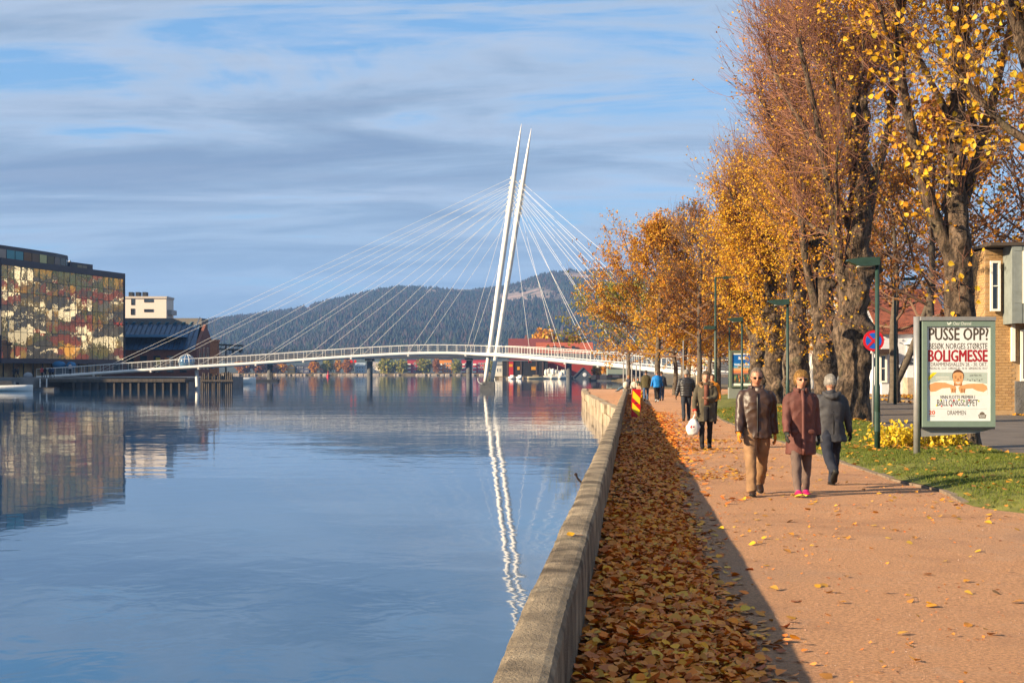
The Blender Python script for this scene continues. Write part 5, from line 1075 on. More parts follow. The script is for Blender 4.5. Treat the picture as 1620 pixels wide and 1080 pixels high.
def lamp(label, x, y, h, zb, tall=None, head=True, hdir=-1):
    t = thing('street_lamp', label, 'street lamp', (x, y, zb), 0, 'green lamps along the path')
    MB().tubes([(x, y, zb - .1), (x, y, zb + 1.25), (x, y, zb + 1.32), (x, y, zb + h)], [[.06, .06, .046, .042]], 12, True).build('pole', m_green, t, True)
    zt = zb + h
    if tall: zt = zb + tall
    L_ = .62; prof = [(0.02, .04), (0.02, -.10), (-.22, -.125), (-.42, -.11), (-L_, -.02), (-.60, 0.01), (-.34, .05), (-.06, .055)]
    V = []; 
    for s_ in (-.13, .13): V += [(x + a * (-hdir), y + s_ * (1 - .25 * (-a) / L_), zt + b) for a, b in prof]
    n = len(prof); mb = MB(); mb.add(V, [(i, (i + 1) % n, n + (i + 1) % n, n + i) for i in range(n)], FN=[list(range(n))[::-1], list(range(n, 2 * n))]); hd = mb.build('lamp_head', m_green, t)
    MB().box((x - .40 if hdir < 0 else x + .12, y - .085, zt - .137), (x - .12 if hdir < 0 else x + .40, y + .085, zt - .118)).build('lens', flat('#b9b8ac', .3), hd)
    MB().tubes([(x, y, zb + .35), (x, y, zb + .75)], .064, 12, True).build('hatch_collar', m_green, t); MB().box((x - .075, y - .06, zt - .08), (x + .05, y + .06, zt + .062)).build('bracket', m_green, t)
    return t
lamp('green path lamp nearest the poster panel, beside the no stopping sign', 7.37, 28.7, 3.80, .15); lamp('green path lamp rising behind the blond woman in the long coat', 8.47, 43.7, 3.72, .15); lamp('green path lamp crossing the airline poster panel', 9.46, 58.5, 3.75, .13)
def tall_lamp(label, px, py, Y, arm, path_head=None):
    u = FPX / Y; x = (px - 810) / u; zt = CH - (py - 588) / u; t = thing('street_light', label, 'street light', (x, Y, .1), 0, 'tall green street lights')
    MB().tubes([(x, Y, 0), (x, Y, 1.4), (x, Y, zt)], [[.085, .075, .05]], 10, True).build('pole', m_green, t, True); MB().tubes([(x, Y, zt - .06), (x + arm, Y, zt - .02)], .035, 6, True).build('arm', m_green, t)
    mb = MB(); mb.box((x + arm - .05, Y - .12, zt - .11), (x + arm + .5 * (1 if arm > 0 else -1), Y + .12, zt + .03)) if arm > 0 else mb.box((x + arm - .5, Y - .12, zt - .11), (x + arm + .05, Y + .12, zt + .03)); mb.build('lamp_head', m_green, t)
    if path_head:
        z2 = CH - (path_head - 588) / u; mb = MB(); mb.box((x - .6, Y - .13, z2 - .12), (x, Y + .13, z2 + .05), taper=.85); mb.build('lamp_head', m_green, t)
tall_lamp('tall green street light carrying a lower path lamp head', 1132, 438, 71.5, .45, 517); tall_lamp('tall green street light standing behind the airline poster panel', 1154, 480, 96, .45); tall_lamp('tall green street light in front of the white cottage', 1416, 440, 72, .5)

def no_stopping():
    x, y = 9.8, 38.6; t = thing('no_stopping_sign', 'round no stopping sign with a red cross on blue on a thin grey pole', 'traffic sign', (x, y, .14)); zc = CH + 49 * y / FPX; r = .285
    MB().tubes([(x, y, 0), (x, y, zc + .12)], .033, 10, True).build('pole', m_steel, t, True)
    def disc(name, rr, y0, y1, m): th = np.arange(32) * 2 * np.pi / 32; c = np.stack([x + rr * np.cos(th), np.full(32, y0), zc + rr * np.sin(th)], 1); d = c.copy(); d[:, 1] = y1; return MB().rings([d, c]).build(name, m, t)
    red, blue = flat('#c01c28', .4), flat('#1858b8', .4)
    disc('plate', r, y - .06, y - .04, red); disc('blue_field', r * .76, y - .064, y - .0605, blue)
    for a in (45, -45): c, s_ = math.cos(R(a)) * r * .77, math.sin(R(a)) * r * .77; MB().beam((x - c, y - .067 - (a > 0) * .002, zc - s_), (x + c, y - .067 - (a > 0) * .002, zc + s_), .004, .062, up=(0, 0, 1)).build('cross_bar', red, t)
    MB().box((x - .05, y - .045, zc - .06), (x + .05, y + .035, zc + .06)).build('clamp', m_steel, t)
no_stopping()
def round_sign(label, px, py, Y, r, pole_bottom=.1):
    u = FPX / Y; x = (px - 810) / u; zc = CH - (py - 588) / u; t = thing('traffic_sign', label, 'traffic sign', (x, Y, .1)); th = np.arange(24) * 2 * np.pi / 24
    MB().tubes([(x, Y, 0), (x, Y, zc + r)], .03, 8, True).build('pole', m_steel, t)
    for nm, rr, o, c in (('plate', r, .05, '#b01f28'), ('white_field', r * .74, .054, '#e6e2da')): c0 = np.stack([x + rr * np.cos(th), np.full(24, Y - o), zc + rr * np.sin(th)], 1); c1 = c0.copy(); c1[:, 1] = Y - .035; MB().rings([c1, c0]).build(nm, flat(c, .5), t)
    MB().beam((x - r * .55, Y - .057, zc - r * .5), (x + r * .55, Y - .057, zc + r * .5), .003, .07).build('bar', flat('#3a3a3c'), t)
round_sign('small red ringed traffic sign glimpsed between two lime trunks', 1326, 584, 66, .24)
def traffic_light(label, px, py, Y):
    u = FPX / Y; x = (px - 810) / u; z = CH - (py - 588) / u; t = thing('traffic_light', label, 'traffic light', (x, Y, .1)); MB().tubes([(x, Y, 0), (x, Y, z + .5)], .05, 8, True).build('pole', m_dark, t)
    h = MB().box((x - .17, Y - .22, z - .45), (x + .17, Y - .06, z + .5)).build('housing', m_dark, t)
    for k, c in enumerate(('#1f8f5a', '#3a3016', '#3a1614')): MB().sphere((x, Y - .22, z - .28 + k * .3), (.11, .03, .11), 10, 6).build('lens', flat(c, .3), h)
traffic_light('traffic light showing green beyond the man in the puffer jacket', 1115, 572, 150); traffic_light('traffic light beside the burled trunk', 1330, 566, 80)

def marker():
    Y = 49.7; x = LAT(Y, .42); t = thing('marker_post', 'red and yellow striped hazard marker board leaning in the leaves', 'marker', (x, Y, 0), R(4)); t.rotation_euler = (R(-3), R(2.5), R(4)); w, h, z0 = .155, 1.0, .1
    MB().box((-w, -.02, z0), (w, .02, z0 + h)).build('board', flat('#c4141c', .45), t, local=True)
    for k in range(2):
        zb = z0 + .22 + k * .42; mb = MB(); mb.add([(-w + .02, -.0235, zb + .06), (w - .02, -.0235, zb - .20 + .02), (w - .02, -.0235, zb + .05), (-w + .02, -.0235, zb + .31)], [(0, 1, 2, 3)]); mb.build('yellow_stripe', flat('#f0d21c', .45), t, local=True)
    MB().box((-.05, -.03, z0 + .50), (.04, -.021, z0 + .53)).build('handle', m_dark, t, local=True); MB().box((-.22, -.16, -.02), (.22, .16, .1), taper=.85).build('foot', m_dark, t, local=True)
marker()
def shrub():
    r = np.random.default_rng(77); t = thing('yellow_shrub', 'low shrub with bright yellow leaves at the foot of the lime by the poster panel', 'shrub', (8.8, 29.6, .15)); st = MB(); C = []
    for k in range(110):
        x, y = r.uniform(7.75, 9.25), r.uniform(29.3, 30.3); S = curve_path(r, (x, y, .1), (r.normal(0, .5), r.normal(-.2, .4), 1), r.uniform(.25, .55), 5, .1, .15); st.tubes(S, np.linspace(.008, .003, 5), 4)
        for f in range(14): C.append(S[1 + r.integers(4)] + r.normal(0, .07, 3) - np.array([0, 0, .02]))
    st.build('stems', m_twig_br, t, kind='stuff'); C = np.array(C); C[:, 2] = np.maximum(C[:, 2], .2)
    protos = []
    mm = M('bright_shrub_leaf', (.7, .5, .03), .5, .2, 9, objrand=[(.75, .52, .02), (.82, .60, .03), (.66, .42, .02), (.60, .55, .05)], trans=.35)
    for k in range(5):
        V, F = leaf_cloud(r, np.zeros((1, 3)), .088, .2, True); mb = MB(); mb.add(V, F3=F); me = mb.mesh('leaf'); me.materials.append(mm); protos.append(me)
    for i in range(260): o = bpy.data.objects.new('leaf', protos[r.integers(5)]); COL.objects.link(o); o.parent = t; o.location = Vector(C[i]) - t.location; o.rotation_euler = tuple(r.normal(0, .5, 3))
    V, F = leaf_cloud(r, C[260:], .082, .2, True); mb = MB(); mb.add(V, F3=F); mb.build('foliage', M('bright_shrub_leaves', (.7, .5, .03), .5, .2, 9, island=[(.75, .52, .02), (.82, .60, .03), (.66, .42, .02), (.60, .55, .05)], trans=.35), t, kind='stuff')
shrub()
for k, (px, py) in enumerate(((986.5, 574), (991.5, 572), (999.5, 576), (1006.5, 579), (1012.5, 575))):
    Y = 118 + k * 3; u = FPX / Y; x = (px - 810) / u; p = thing('slender_post', ['slender grey post nearest the seated person on the parapet', 'second slender post, rising tallest beside the bridge girder', 'slender post between the rucksack and the child in beige', 'fourth slender post, right above the marker board', 'slender post closest to the man in the olive coat'][k], 'post', (x, Y, 0), 0, 'slender posts by the bridge landing'); MB().tubes([(x, Y, -.3), (x, Y, CH - (py - 588) / u)], .06, 8, True).build('shaft', m_steel, p); MB().sphere((x, Y, CH - (py - 588) / u), .075, 8, 5).build('cap', m_steel, p)
t = thing('thin_pole', 'thin pale pole standing above the man in the puffer jacket', 'post', (10.6, 88, 0)); MB().tubes([(10.6, 88, -.1), (10.6, 88, 3.6)], .035, 8, True).build('shaft', m_steel, t); MB().sphere((10.6, 88, 3.6), .045, 8, 5).build('cap', m_steel, t)
# ------------------------------------------------------------------ people
JOBS = []
def job(o, mb, voxel, sm, wr, fr, seed, quilt=0.0): JOBS.append((o, mb, voxel, sm, wr, fr, seed, quilt))
def run_jobs():
    tmp = []
    for o, mb, vx, *_ in JOBS:
        q = bpy.data.objects.new('tmp', mb.mesh('tmp')); COL.objects.link(q); m = q.modifiers.new('r', 'REMESH'); m.mode = 'VOXEL'; m.voxel_size = vx; tmp.append(q)
    bpy.context.view_layer.update(); dg = bpy.context.evaluated_depsgraph_get()
    for q, (o, mb, vx, sm, wr, fr, seed, quilt) in zip(tmp, JOBS):
        me = bpy.data.meshes.new_from_object(q.evaluated_get(dg)); n = len(me.vertices)
        V = np.zeros(n * 3); me.vertices.foreach_get('co', V); V = V.reshape(-1, 3); E = np.zeros(len(me.edges) * 2, np.int32); me.edges.foreach_get('vertices', E); E = E.reshape(-1, 2)
        deg = np.bincount(E.ravel(), minlength=n)[:, None] + 1e-9
        for _ in range(sm):
            S = np.zeros_like(V); np.add.at(S, E[:, 0], V[E[:, 1]]); np.add.at(S, E[:, 1], V[E[:, 0]]); V = .45 * V + .55 * S / deg
        me.vertices.foreach_set('co', V.ravel()); me.update()
        if wr or quilt:
            N = np.zeros(n * 3); me.vertices.foreach_get('normal', N); N = N.reshape(-1, 3); d = np.zeros(n)
            for i in range(n):
                x, y, z = V[i]
                if wr:
                    f1 = mnoise.noise(Vector((x * fr + seed, y * fr, z * fr * .4))); f2 = mnoise.noise(Vector((x * fr * .9 + z * fr * .55, y * fr * .9 + seed, z * fr * .6 - x * fr * .5))); f3 = mnoise.noise(Vector((x * fr * 1.1 - z * fr * .8, y * fr * 1.0 - seed, z * fr * .9 + x * fr * .4)))
                    d[i] = wr * (f1 * .8 + (abs(f2) * 2 - .5) * -.7 + (abs(f3) * 2 - .5) * -.45)
            if quilt: d += quilt * (np.abs(np.sin(V[:, 2] * np.pi / .085)) - .6)
            V = V + N * d[:, None]; me.vertices.foreach_set('co', V.ravel())
        me.update(); me.polygons.foreach_set('use_smooth', np.ones(len(me.polygons), bool))
        mats = list(o.data.materials); o.data = me
        for m in mats: me.materials.append(m)
    for q in tmp: bpy.data.objects.remove(q)
    JOBS.clear()
def loft(mb, C, rx, ry, n=16, M_=None):
    """closed loft of ellipses in planes square to the path"""
    C = np.asarray(C, float); k = len(C); T = unit(np.gradient(C, axis=0)); ref = np.array([0, 1., 0]) if abs(T[:, 1].mean()) < .75 else np.array([1., 0, 0])
    U = unit(np.cross(np.broadcast_to(ref, T.shape), T)); W = np.cross(T, U); an = np.arange(n) * 2 * np.pi / n
    rx = np.broadcast_to(np.asarray(rx, float), (k,)); ry = np.broadcast_to(np.asarray(ry, float), (k,))
    mb.rings(C[:, None] + np.cos(an)[None, :, None] * U[:, None] * rx[:, None, None] + np.sin(an)[None, :, None] * W[:, None] * ry[:, None, None])
def zloft(mb, secs, n=20):
    """sections (z, half width, half depth, centre y)"""
    an = np.arange(n) * 2 * np.pi / n; rr = []
    for z, a, b, cy_ in secs:
        ex = .82; c, s_ = np.cos(an), np.sin(an); rr.append(np.stack([a * np.sign(c) * np.abs(c) ** ex, cy_ + b * np.sign(s_) * np.abs(s_) ** ex, np.full(n, z)], 1))
    mb.rings(rr)
def smp(P, n): P = smooth(P, 2); return resample(P, max(.012, float(np.linalg.norm(np.diff(P, axis=0), axis=1).sum()) / n))

def cloth(nm, col, rough=.85, bump=.25, bs=160, var=.2, spec=.25): return M('cloth_' + nm, col, rough, var, 7, bump, bs, spec=spec)
skin = M('skin', (.42, .205, .125), .5, .08, 20, spec=.35); skin2 = M('skin_fair', (.46, .24, .155), .5, .08, 20, spec=.35)
sole_m = flat('#1a1816', .8)

def person(label, x, y, head_deg, H, c, legs, arms, voxel=.011, z=0.0, group=None, glasses=False, sit=False):
    """heading 0 looks along +Y. legs / arms: (right, left) each (angle forward, bend) in degrees"""
    k = H / 1.75; sk = c.get('skin', skin); I = []
    hipz = .93; sh = 1.405; wid = c.get('wid', 1.0)
    def legj(s_, a, b):
        a, b = R(a), R(b); hip = np.array([s_ * .088, 0, hipz]); kn = hip + .44 * np.array([s_ * .02, math.sin(a), -math.cos(a)]); an = kn + .41 * np.array([-s_ * .01, math.sin(a - b), -math.cos(a - b)]); return hip, kn, an, a - b
    L = [legj(1, *legs[0][:2]), legj(-1, *legs[1][:2])]
    def footp(an, pitch):      # heel to toe, sole height
        f = np.array([0, math.cos(pitch), math.sin(pitch)]); u = np.array([0, -math.sin(pitch), math.cos(pitch)]); return f, u
    pit = [legs[0][2] if len(legs[0]) > 2 else 0, legs[1][2] if len(legs[1]) > 2 else 0]
    low = 9
    for (hip, kn, an, _), p in zip(L, pit):
        f, u = footp(an, R(p)); low = min(low, (an - u * .085 - f * .06)[2], (an - u * .085 + f * .19)[2])
    off = np.array([0, 0, -low if not sit else 0.0])
    root = bpy.data.objects.new('person', bpy.data.meshes.new('person')); COL.objects.link(root); root.location = (x, y, z); root.rotation_euler = (0, 0, R(head_deg)); tag(root, label, 'person', group)
    root.data.materials.append(sk)
    sc_ = lambda mb: mb.V.__setitem__(slice(None), [(np.asarray(v) + off) * k for v in mb.V]) or mb
    def part(name, mb, mat, vox=None, sm=2, wr=0, fr=9, parent=root, seed=0, quilt=0):
        sc_(mb)
        if vox:
            o = bpy.data.objects.new(name, bpy.data.meshes.new(name)); COL.objects.link(o); o.parent = parent; o.data.materials.append(mat); job(o, mb, vox, sm, wr, fr, seed + len(JOBS) * 3.1, quilt)
        else: o = mb.build(name, mat, parent, True, local=True)
        return o
    body = MB()
    tl = c.get('lean', 0.0); bend = lambda zz: tl * max(0, zz - 1.0)
    zloft(body, [(.86, .15, .11, 0), (.95, .155, .115, 0), (1.1, .135, .10, bend(1.1)), (1.28, .165, .105, bend(1.28)), (1.42, .15, .085, bend(1.42)), (1.5, .06, .06, bend(1.5))])
    loft(body, [(0, bend(1.42), 1.42), (0, bend(1.5) + .005, 1.5), (0, bend(1.58) + .02, 1.58)], .055, .058, 12)
    # head
    hc = np.array([0, bend(1.62) + .03, 1.642]); tilt = R(c.get('nod', 0)); turn = R(c.get('turn', 0)); Rm = np.array(Matrix.Rotation(turn, 3, 'Z') @ Matrix.Rotation(-tilt, 3, 'X'))
    nu, nv = 40, 26; th = np.linspace(.03, np.pi - .03, nv)[::-1]; ph = np.arange(nu) * 2 * np.pi / nu; D = np.stack([np.sin(th)[:, None] * np.cos(ph), np.sin(th)[:, None] * np.sin(ph), np.cos(th)[:, None] * np.ones(nu)], -1)
    rad = np.array([.079, .099, .121]); Hd = D * rad
    lo = np.clip(-D[..., 2], 0, 1); Hd[..., 0] *= 1 - .28 * lo ** 1.5; Hd[..., 1] *= 1 - .12 * lo; Hd[..., 1] -= .012 * (D[..., 1] < 0) * lo
    fw = np.clip(D[..., 1], 0, 1); gx = lambda cx, cz, sx, sz: np.exp(-((Hd[..., 0] - cx) / sx) ** 2 - ((Hd[..., 2] - cz) / sz) ** 2) * (D[..., 1] > 0)
    Hd[..., 1] += .026 * gx(0, -.020, .013, .024) + .010 * gx(0, .004, .011, .02) + .007 * gx(0, .028, .05, .012) - .008 * gx(.032, .008, .016, .012) - .008 * gx(-.032, .008, .016, .012) + .010 * gx(0, -.058, .024, .012) + .012 * gx(0, -.098, .026, .016)
    Hw = Hd @ Rm.T + hc; body.rings(Hw)
    for s_ in (-1, 1): body.sphere(np.array([s_ * .076, -.008, -.008]) @ Rm.T + hc, (.012, .02, .032), 8, 6)
    # legs inside the trousers, arms, hands
    for hip, kn, an, sa in L: loft(body, smp([hip, kn, an], 14), np.r_[np.linspace(.078, .05, 8), np.linspace(.05, .035, 12)][:len(smp([hip, kn, an], 14))] if False else .05, .05, 10)
    A = []
    for s_, (fa, fb, ab) in zip((1, -1), arms):
        fa, fb, ab = R(fa), R(fb), R(ab); S = np.array([s_ * .185 * wid, bend(sh), sh]); d = np.array([s_ * math.sin(ab), math.sin(fa) * math.cos(ab), -math.cos(fa) * math.cos(ab)]); E = S + .29 * d
        d2 = np.array([s_ * math.sin(ab) * (1 - 1.1 * c.get('fold', 0)), math.sin(fa + fb), -math.cos(fa + fb)]); 
        if c.get('fold', 0) and fb > R(50): d2 = np.array([-s_ * .75, .55, -.15 + .2 * math.sin(fb)])
        d2 = d2 / np.linalg.norm(d2); Wp = E + .255 * d2; A.append((S, E, Wp, d2)); loft(body, smp([S, E, Wp], 14), .036, .036, 10)
    def hand(mb, Wp, d, s_, fat):
        side = np.array([0, 1., 0]) - d * d[1]; side /= np.linalg.norm(side); nrm = np.cross(d, side) * (-s_); Pm = [Wp - d * .01, Wp + d * .03, Wp + d * .085]
        an = np.arange(12) * 2 * np.pi / 12; rr = [p + np.cos(an)[:, None] * side * w + np.sin(an)[:, None] * nrm * tt for p, w, tt in ((Pm[0], .028 + fat, .02 + fat), (Pm[1], .040 + fat, .018 + fat), (Pm[2], .041 + fat, .014 + fat))]; mb.rings(rr)
        for j, (o, l) in enumerate(((.030, .070), (.011, .080), (-.009, .074), (-.028, .056))):
            b = Wp + d * .075 + side * o; q = [b, b + d * l * .45 - nrm * (-.006), b + d * l * .8 + nrm * .022, b + d * l * .92 + nrm * .042]; loft(mb, q, np.array([.0098, .0095, .0088, .0075]) + fat, np.array([.0098, .0095, .0088, .0075]) + fat, 7)
        b = Wp + d * .02 + side * .03; loft(mb, [b, b + side * .022 + d * .025 + nrm * .01, b + side * .026 + d * .058 + nrm * .022], [.013 + fat, .0115 + fat, .009 + fat], [.013 + fat, .0115 + fat, .009 + fat], 7)
    for (S, E, Wp, d2), s_ in zip(A, (1, -1)): hand(body, Wp, d2, s_, 0)
    # clothes
    top = MB(); hem = c['hem']; fl = c.get('flare', 1.0); fat = c.get('fat', 1.0)
    secs = [(hem, .205 * fl * fat, .155 * fl * fat, 0), ((hem + .98) / 2, .2 * (fl + 1) / 2 * fat, .15 * fat, 0), (1.02, .19 * fat, .142 * fat, bend(1.02)), (1.16, .196 * fat, .148 * fat, bend(1.16)), (1.30, .21 * fat * wid, .146 * fat, bend(1.3)), (1.385, .20 * wid, .125, bend(1.385)), (1.43, .165 * wid, .11, bend(1.43)), (1.475, .115 * wid, .092, bend(1.475)), (1.50, .082, .082, bend(1.5)), (c.get('collar', 1.515), .078, .08, bend(1.54) + .008)]
    if hem > 1.0: secs = [(hem, .19 * fat, .14 * fat, 0)] + secs[3:]
    zloft(top, secs, 26)
    for S, E, Wp, d2 in A:
        P = smp([S + np.array([0, 0, .0]) - np.array([np.sign(S[0]) * .05, 0, 0]), S, E, Wp + d2 * .005], 18); n_ = len(P); rs = np.interp(np.linspace(0, 1, n_), [0, .2, .5, .62, 1], np.array([.060, .071, .060, .060, .051]) * c.get('sl', 1)); loft(top, P, rs, rs, 14)
    jk = part('jacket' if hem > .72 else 'coat', top, c['top'], voxel, 3, c.get('wr', .010), c.get('fr', 10), quilt=c.get('quilt', 0))
    tr = MB(); zloft(tr, [(.84, .14, .12, 0), (.93, .168, .128, -.005), (1.02, .16, .118, 0)])
    tw = c.get('tw', 1.0)
    for hip, kn, an, sa in L:
        P = smp([hip + np.array([0, 0, .02]), kn, an - (kn - an) * .09], 18); n_ = len(P); rs = np.interp(np.linspace(0, 1, n_), [0, .25, .5, .75, 1], np.array([.105, .093, .073, .069, .062]) * tw); loft(tr, P, rs, rs * 1.04, 14)
    part('trousers', tr, c['legs'], voxel * 1.4, 2, c.get('wrt', .011), 9)
    for (hip, kn, an, sa), p in zip(L, pit):
        f, u = footp(an, R(p)); w = np.array([1., 0, 0]); an_ = np.arange(14) * 2 * np.pi / 14; sw = c.get('shoe_w', 1.0)
        def sec(d, hw, h0, h1): return an + f * d - u * .085 + np.cos(an_)[:, None] * w * hw * sw + ((np.sin(an_) * .5 + .5) * (h1 - h0) + h0)[:, None] * u
        sh_ = MB(); sh_.rings([sec(-.075, .018, .025, .07), sec(-.068, .034, .02, .10), sec(-.02, .040, .02, c.get('boot', .115)), sec(.045, .042, .02, .085 if c.get('boot', .1) < .2 else .11), sec(.10, .048, .02, .062), sec(.15, .045, .02, .05), sec(.178, .024, .022, .04)])
        if c.get('boot', 0) > .2: loft(sh_, [an - u * .03, an + (kn - an) * .25, an + (kn - an) * .5], [.05, .052, .058], [.055, .055, .06], 12)
        so = part('boot' if c.get('boot', 0) > .2 else 'shoe', sh_, c['shoes'])
        s2 = MB(); s2.rings([sec(-.08, .028, 0, .022), sec(-.03, .042, 0, .022), sec(.05, .044, 0, .022), sec(.11, .051, 0, .022), sec(.165, .04, 0, .022), sec(.186, .018, .004, .022)]); part('sole', s2, c.get('sole', sole_m), parent=so)
        if 'lace' in c:
            l = MB(); 
            for q in range(4): l.rings([sec(.035 + q * .018, .036, .075 - q * .004, .094 - q * .007), sec(.045 + q * .018, .036, .075 - q * .004, .092 - q * .007)])
            part('laces', l, c['lace'], parent=so)
    if 'gloves' in c:
        for (S, E, Wp, d2), s_ in zip(A, (1, -1)): g = MB(); hand(g, Wp, d2, s_, .004); loft(g, [Wp - d2 * .05, Wp + d2 * .012], .042, .036, 12); part('glove', g, c['gloves'])
    if 'cuff' in c:
        S, E, Wp, d2 = A[c['cuff'][0]]; g = MB(); loft(g, [Wp - d2 * .012, Wp + d2 * .018], .055, .055, 14); part('cuff', g, c['cuff'][1])
    # hair: a shell that swells out of the skull only where hair grows
    if 'hair' in c:
        hm, thick, low_, fringe = c['hair']; dz, dy = D[..., 2], D[..., 1]; line = np.where(dy > .25, fringe - .15 * np.abs(D[..., 0]), np.where(np.abs(D[..., 0]) > .55, -.25 + low_ * .4, low_)); line = line + np.array([[.12 * mnoise.noise(Vector(tuple(D[i, j] * 6))) for j in range(nu)] for i in range(nv)]); m_ = np.clip((dz - line) * 6, 0, 1)
        o_ = -.012 + (thick + .012) * m_; rn = np.array([[mnoise.noise(Vector(tuple(D[i, j] * 9))) + .6 * mnoise.noise(Vector(tuple(D[i, j] * 24))) for j in range(nu)] for i in range(nv)]); base = D * rad; base[..., 0] *= 1 - .2 * lo
        hh = base * (1 + (o_ + rn * max(thick, .008) * .30 * m_)[..., None] / .09); mb = MB(); mb.rings(hh @ Rm.T + hc); 
        if voxel < .016:
            rs = np.random.default_rng(int(H * 1000)); cand = np.argwhere(m_ > .6); cand = cand[rs.integers(0, len(cand), 1200)]; B = hh[cand[:, 0], cand[:, 1]]; Dn = D[cand[:, 0], cand[:, 1]]
            fl_ = np.stack([Dn[:, 0] * .9 + .15, Dn[:, 1] * .9, -.55 - .3 * (1 - Dn[:, 2])], 1); fl_ = unit(fl_ - Dn * (fl_ * Dn).sum(1, keepdims=True) * .8); ln = (.006 + thick * 1.6) * rs.uniform(.6, 1.3, len(B))[:, None]
            P_ = np.stack([B + Dn * .001, B + fl_ * ln * .5 + Dn * .006, B + fl_ * ln + Dn * .004 + rs.normal(0, .003, B.shape)], 1); P_ = P_ @ Rm.T + hc; mb.tubes(P_, np.array([.0019, .0017, .0006])[None] * np.ones((len(B), 1)), 3)
        part('hair', mb, hm)
    fp = lambda p: np.asarray(p) @ Rm.T + hc
    if glasses:
        g = MB()
        for s_ in (-1, 1):
            an_ = np.arange(12) * 2 * np.pi / 12; ring = np.stack([s_ * .033 + .025 * np.sign(np.cos(an_)) * np.abs(np.cos(an_)) ** .7, .101 - .10 * (s_ * .033 + .025 * np.cos(an_)) ** 2 * 6, .008 + .0155 * np.sign(np.sin(an_)) * np.abs(np.sin(an_)) ** .7], 1); r2 = ring.copy(); r2[:, 1] -= .006; g.rings([fp(r2), fp(ring)]); loft(g, [fp((s_ * .058, .092, .012)), fp((s_ * .077, .05, .012)), fp((s_ * .08, 0, .008))], .0035, .0045, 6)
        loft(g, [fp((-.012, .104, .012)), fp((.012, .104, .012))], .004, .004, 6); part('sunglasses', g, flat('#0b0a0a', .12))
    elif c.get('face', True):
        for s_ in (-1, 1):
            e = MB(); e.sphere(fp((s_ * .031, .082, .006)), (.010, .006, .005), 8, 5); part('eye', e, flat('#1c1613', .3)); e = MB(); loft(e, [fp((s_ * .018, .092, .024)), fp((s_ * .045, .082, .022))], .004, .003, 6); part('eyebrow', e, c['hair'][0] if 'hair' in c else m_dark)
    if c.get('face', True):
        e = MB(); e.sphere(fp((0, .0885, -.056)), (.022, .007, .0055), 10, 5); part('mouth', e, M('lips', (.36, .12, .09), .5, .05))
    for ex in c.get('extra', []): ex(part, A, L, hc, bend, fp)
    sc_(body); job(root, body, voxel * (.82 if voxel < .0115 else 1.0 if voxel < .016 else 1.3), 1, 0, 0, 0)
    return root, A, off, k

def strip(name, mat, pts, w, th=.008):
    def f(part, A, L, hc, bend, fp):
        mb = MB(); P = np.array(pts, float); mb.rings([[p + (-w / 2, .0, 0), p + (w / 2, .0, 0), p + (w / 2, th, 0), p + (-w / 2, th, 0)] for p in P]); part(name, mb, mat)
    return f
def collar_piece(name, mat, r1=.088, z0=1.475, z1=1.545, open_=.7, th=.014):
    def f(part, A, L, hc, bend, fp):
        mb = MB(); an = np.linspace(math.pi / 2 + open_, math.pi * 2.5 - open_, 22); rr = []
        for a in an: c_, s_ = math.cos(a), math.sin(a); rr.append([(r1 * c_, r1 * s_ + .005, z0), ((r1 + th) * c_, (r1 + th) * s_ + .005, z0), ((r1 + th * 1.4) * c_, (r1 + th * 1.4) * s_ + .01, z1), ((r1 + th * .4) * c_, (r1 + th * .4) * s_ + .01, z1)])
        mb.rings(rr); part(name, mb, mat)
    return f
def blob(name, mat, c, r, vox=None, wr=0):
    def f(part, A, L, hc, bend, fp): mb = MB(); mb.sphere(c, r, 14, 9); part(name, mb, mat, vox, 1, wr, 16)
    return f
def hood_back(mat):
    def f(part, A, L, hc, bend, fp):
        mb = MB(); an = np.linspace(math.pi * .98, math.pi * 2.02, 15); P = [(.125 * math.cos(a), .11 * math.sin(a) - .02, 1.50 - .075 * abs(math.sin(a))) for a in an]; rr = .022 + .034 * np.abs(np.sin(an)); loft(mb, P, rr, rr * 1.1, 10); part('hood', mb, mat, .011, 2, .006, 18)
    return f
def fur_ring(mat):
    def f(part, A, L, hc, bend, fp):
        mb = MB(); r_ = np.random.default_rng(3); an = np.linspace(math.pi * .5 + .5, math.pi * 2.5 - .5, 26); P = np.array([(.13 * math.cos(a), .115 * math.sin(a) - .01, 1.48 + .03 * math.sin(a) * -1 - (.05 if math.sin(a) > .6 else 0)) for a in an]); loft(mb, P, .038, .045, 10)
        for i in range(260): a = r_.uniform(math.pi * .5 + .5, math.pi * 2.5 - .5); q = np.array([.13 * math.cos(a), .115 * math.sin(a) - .01, 1.48]); d = unit(r_.normal(0, 1, 3) + np.array([math.cos(a), math.sin(a), .3])); mb.tubes([q + d * .03, q + d * r_.uniform(.05, .075)], [[.007, .002]], 3)
        part('fur_trim', mb, mat)
    return f
def zip_front(mat, z0, z1, yf): return strip('front_zip', mat, [(0, yf(z), z) for z in np.linspace(z0, z1, 9)], .022, .006)

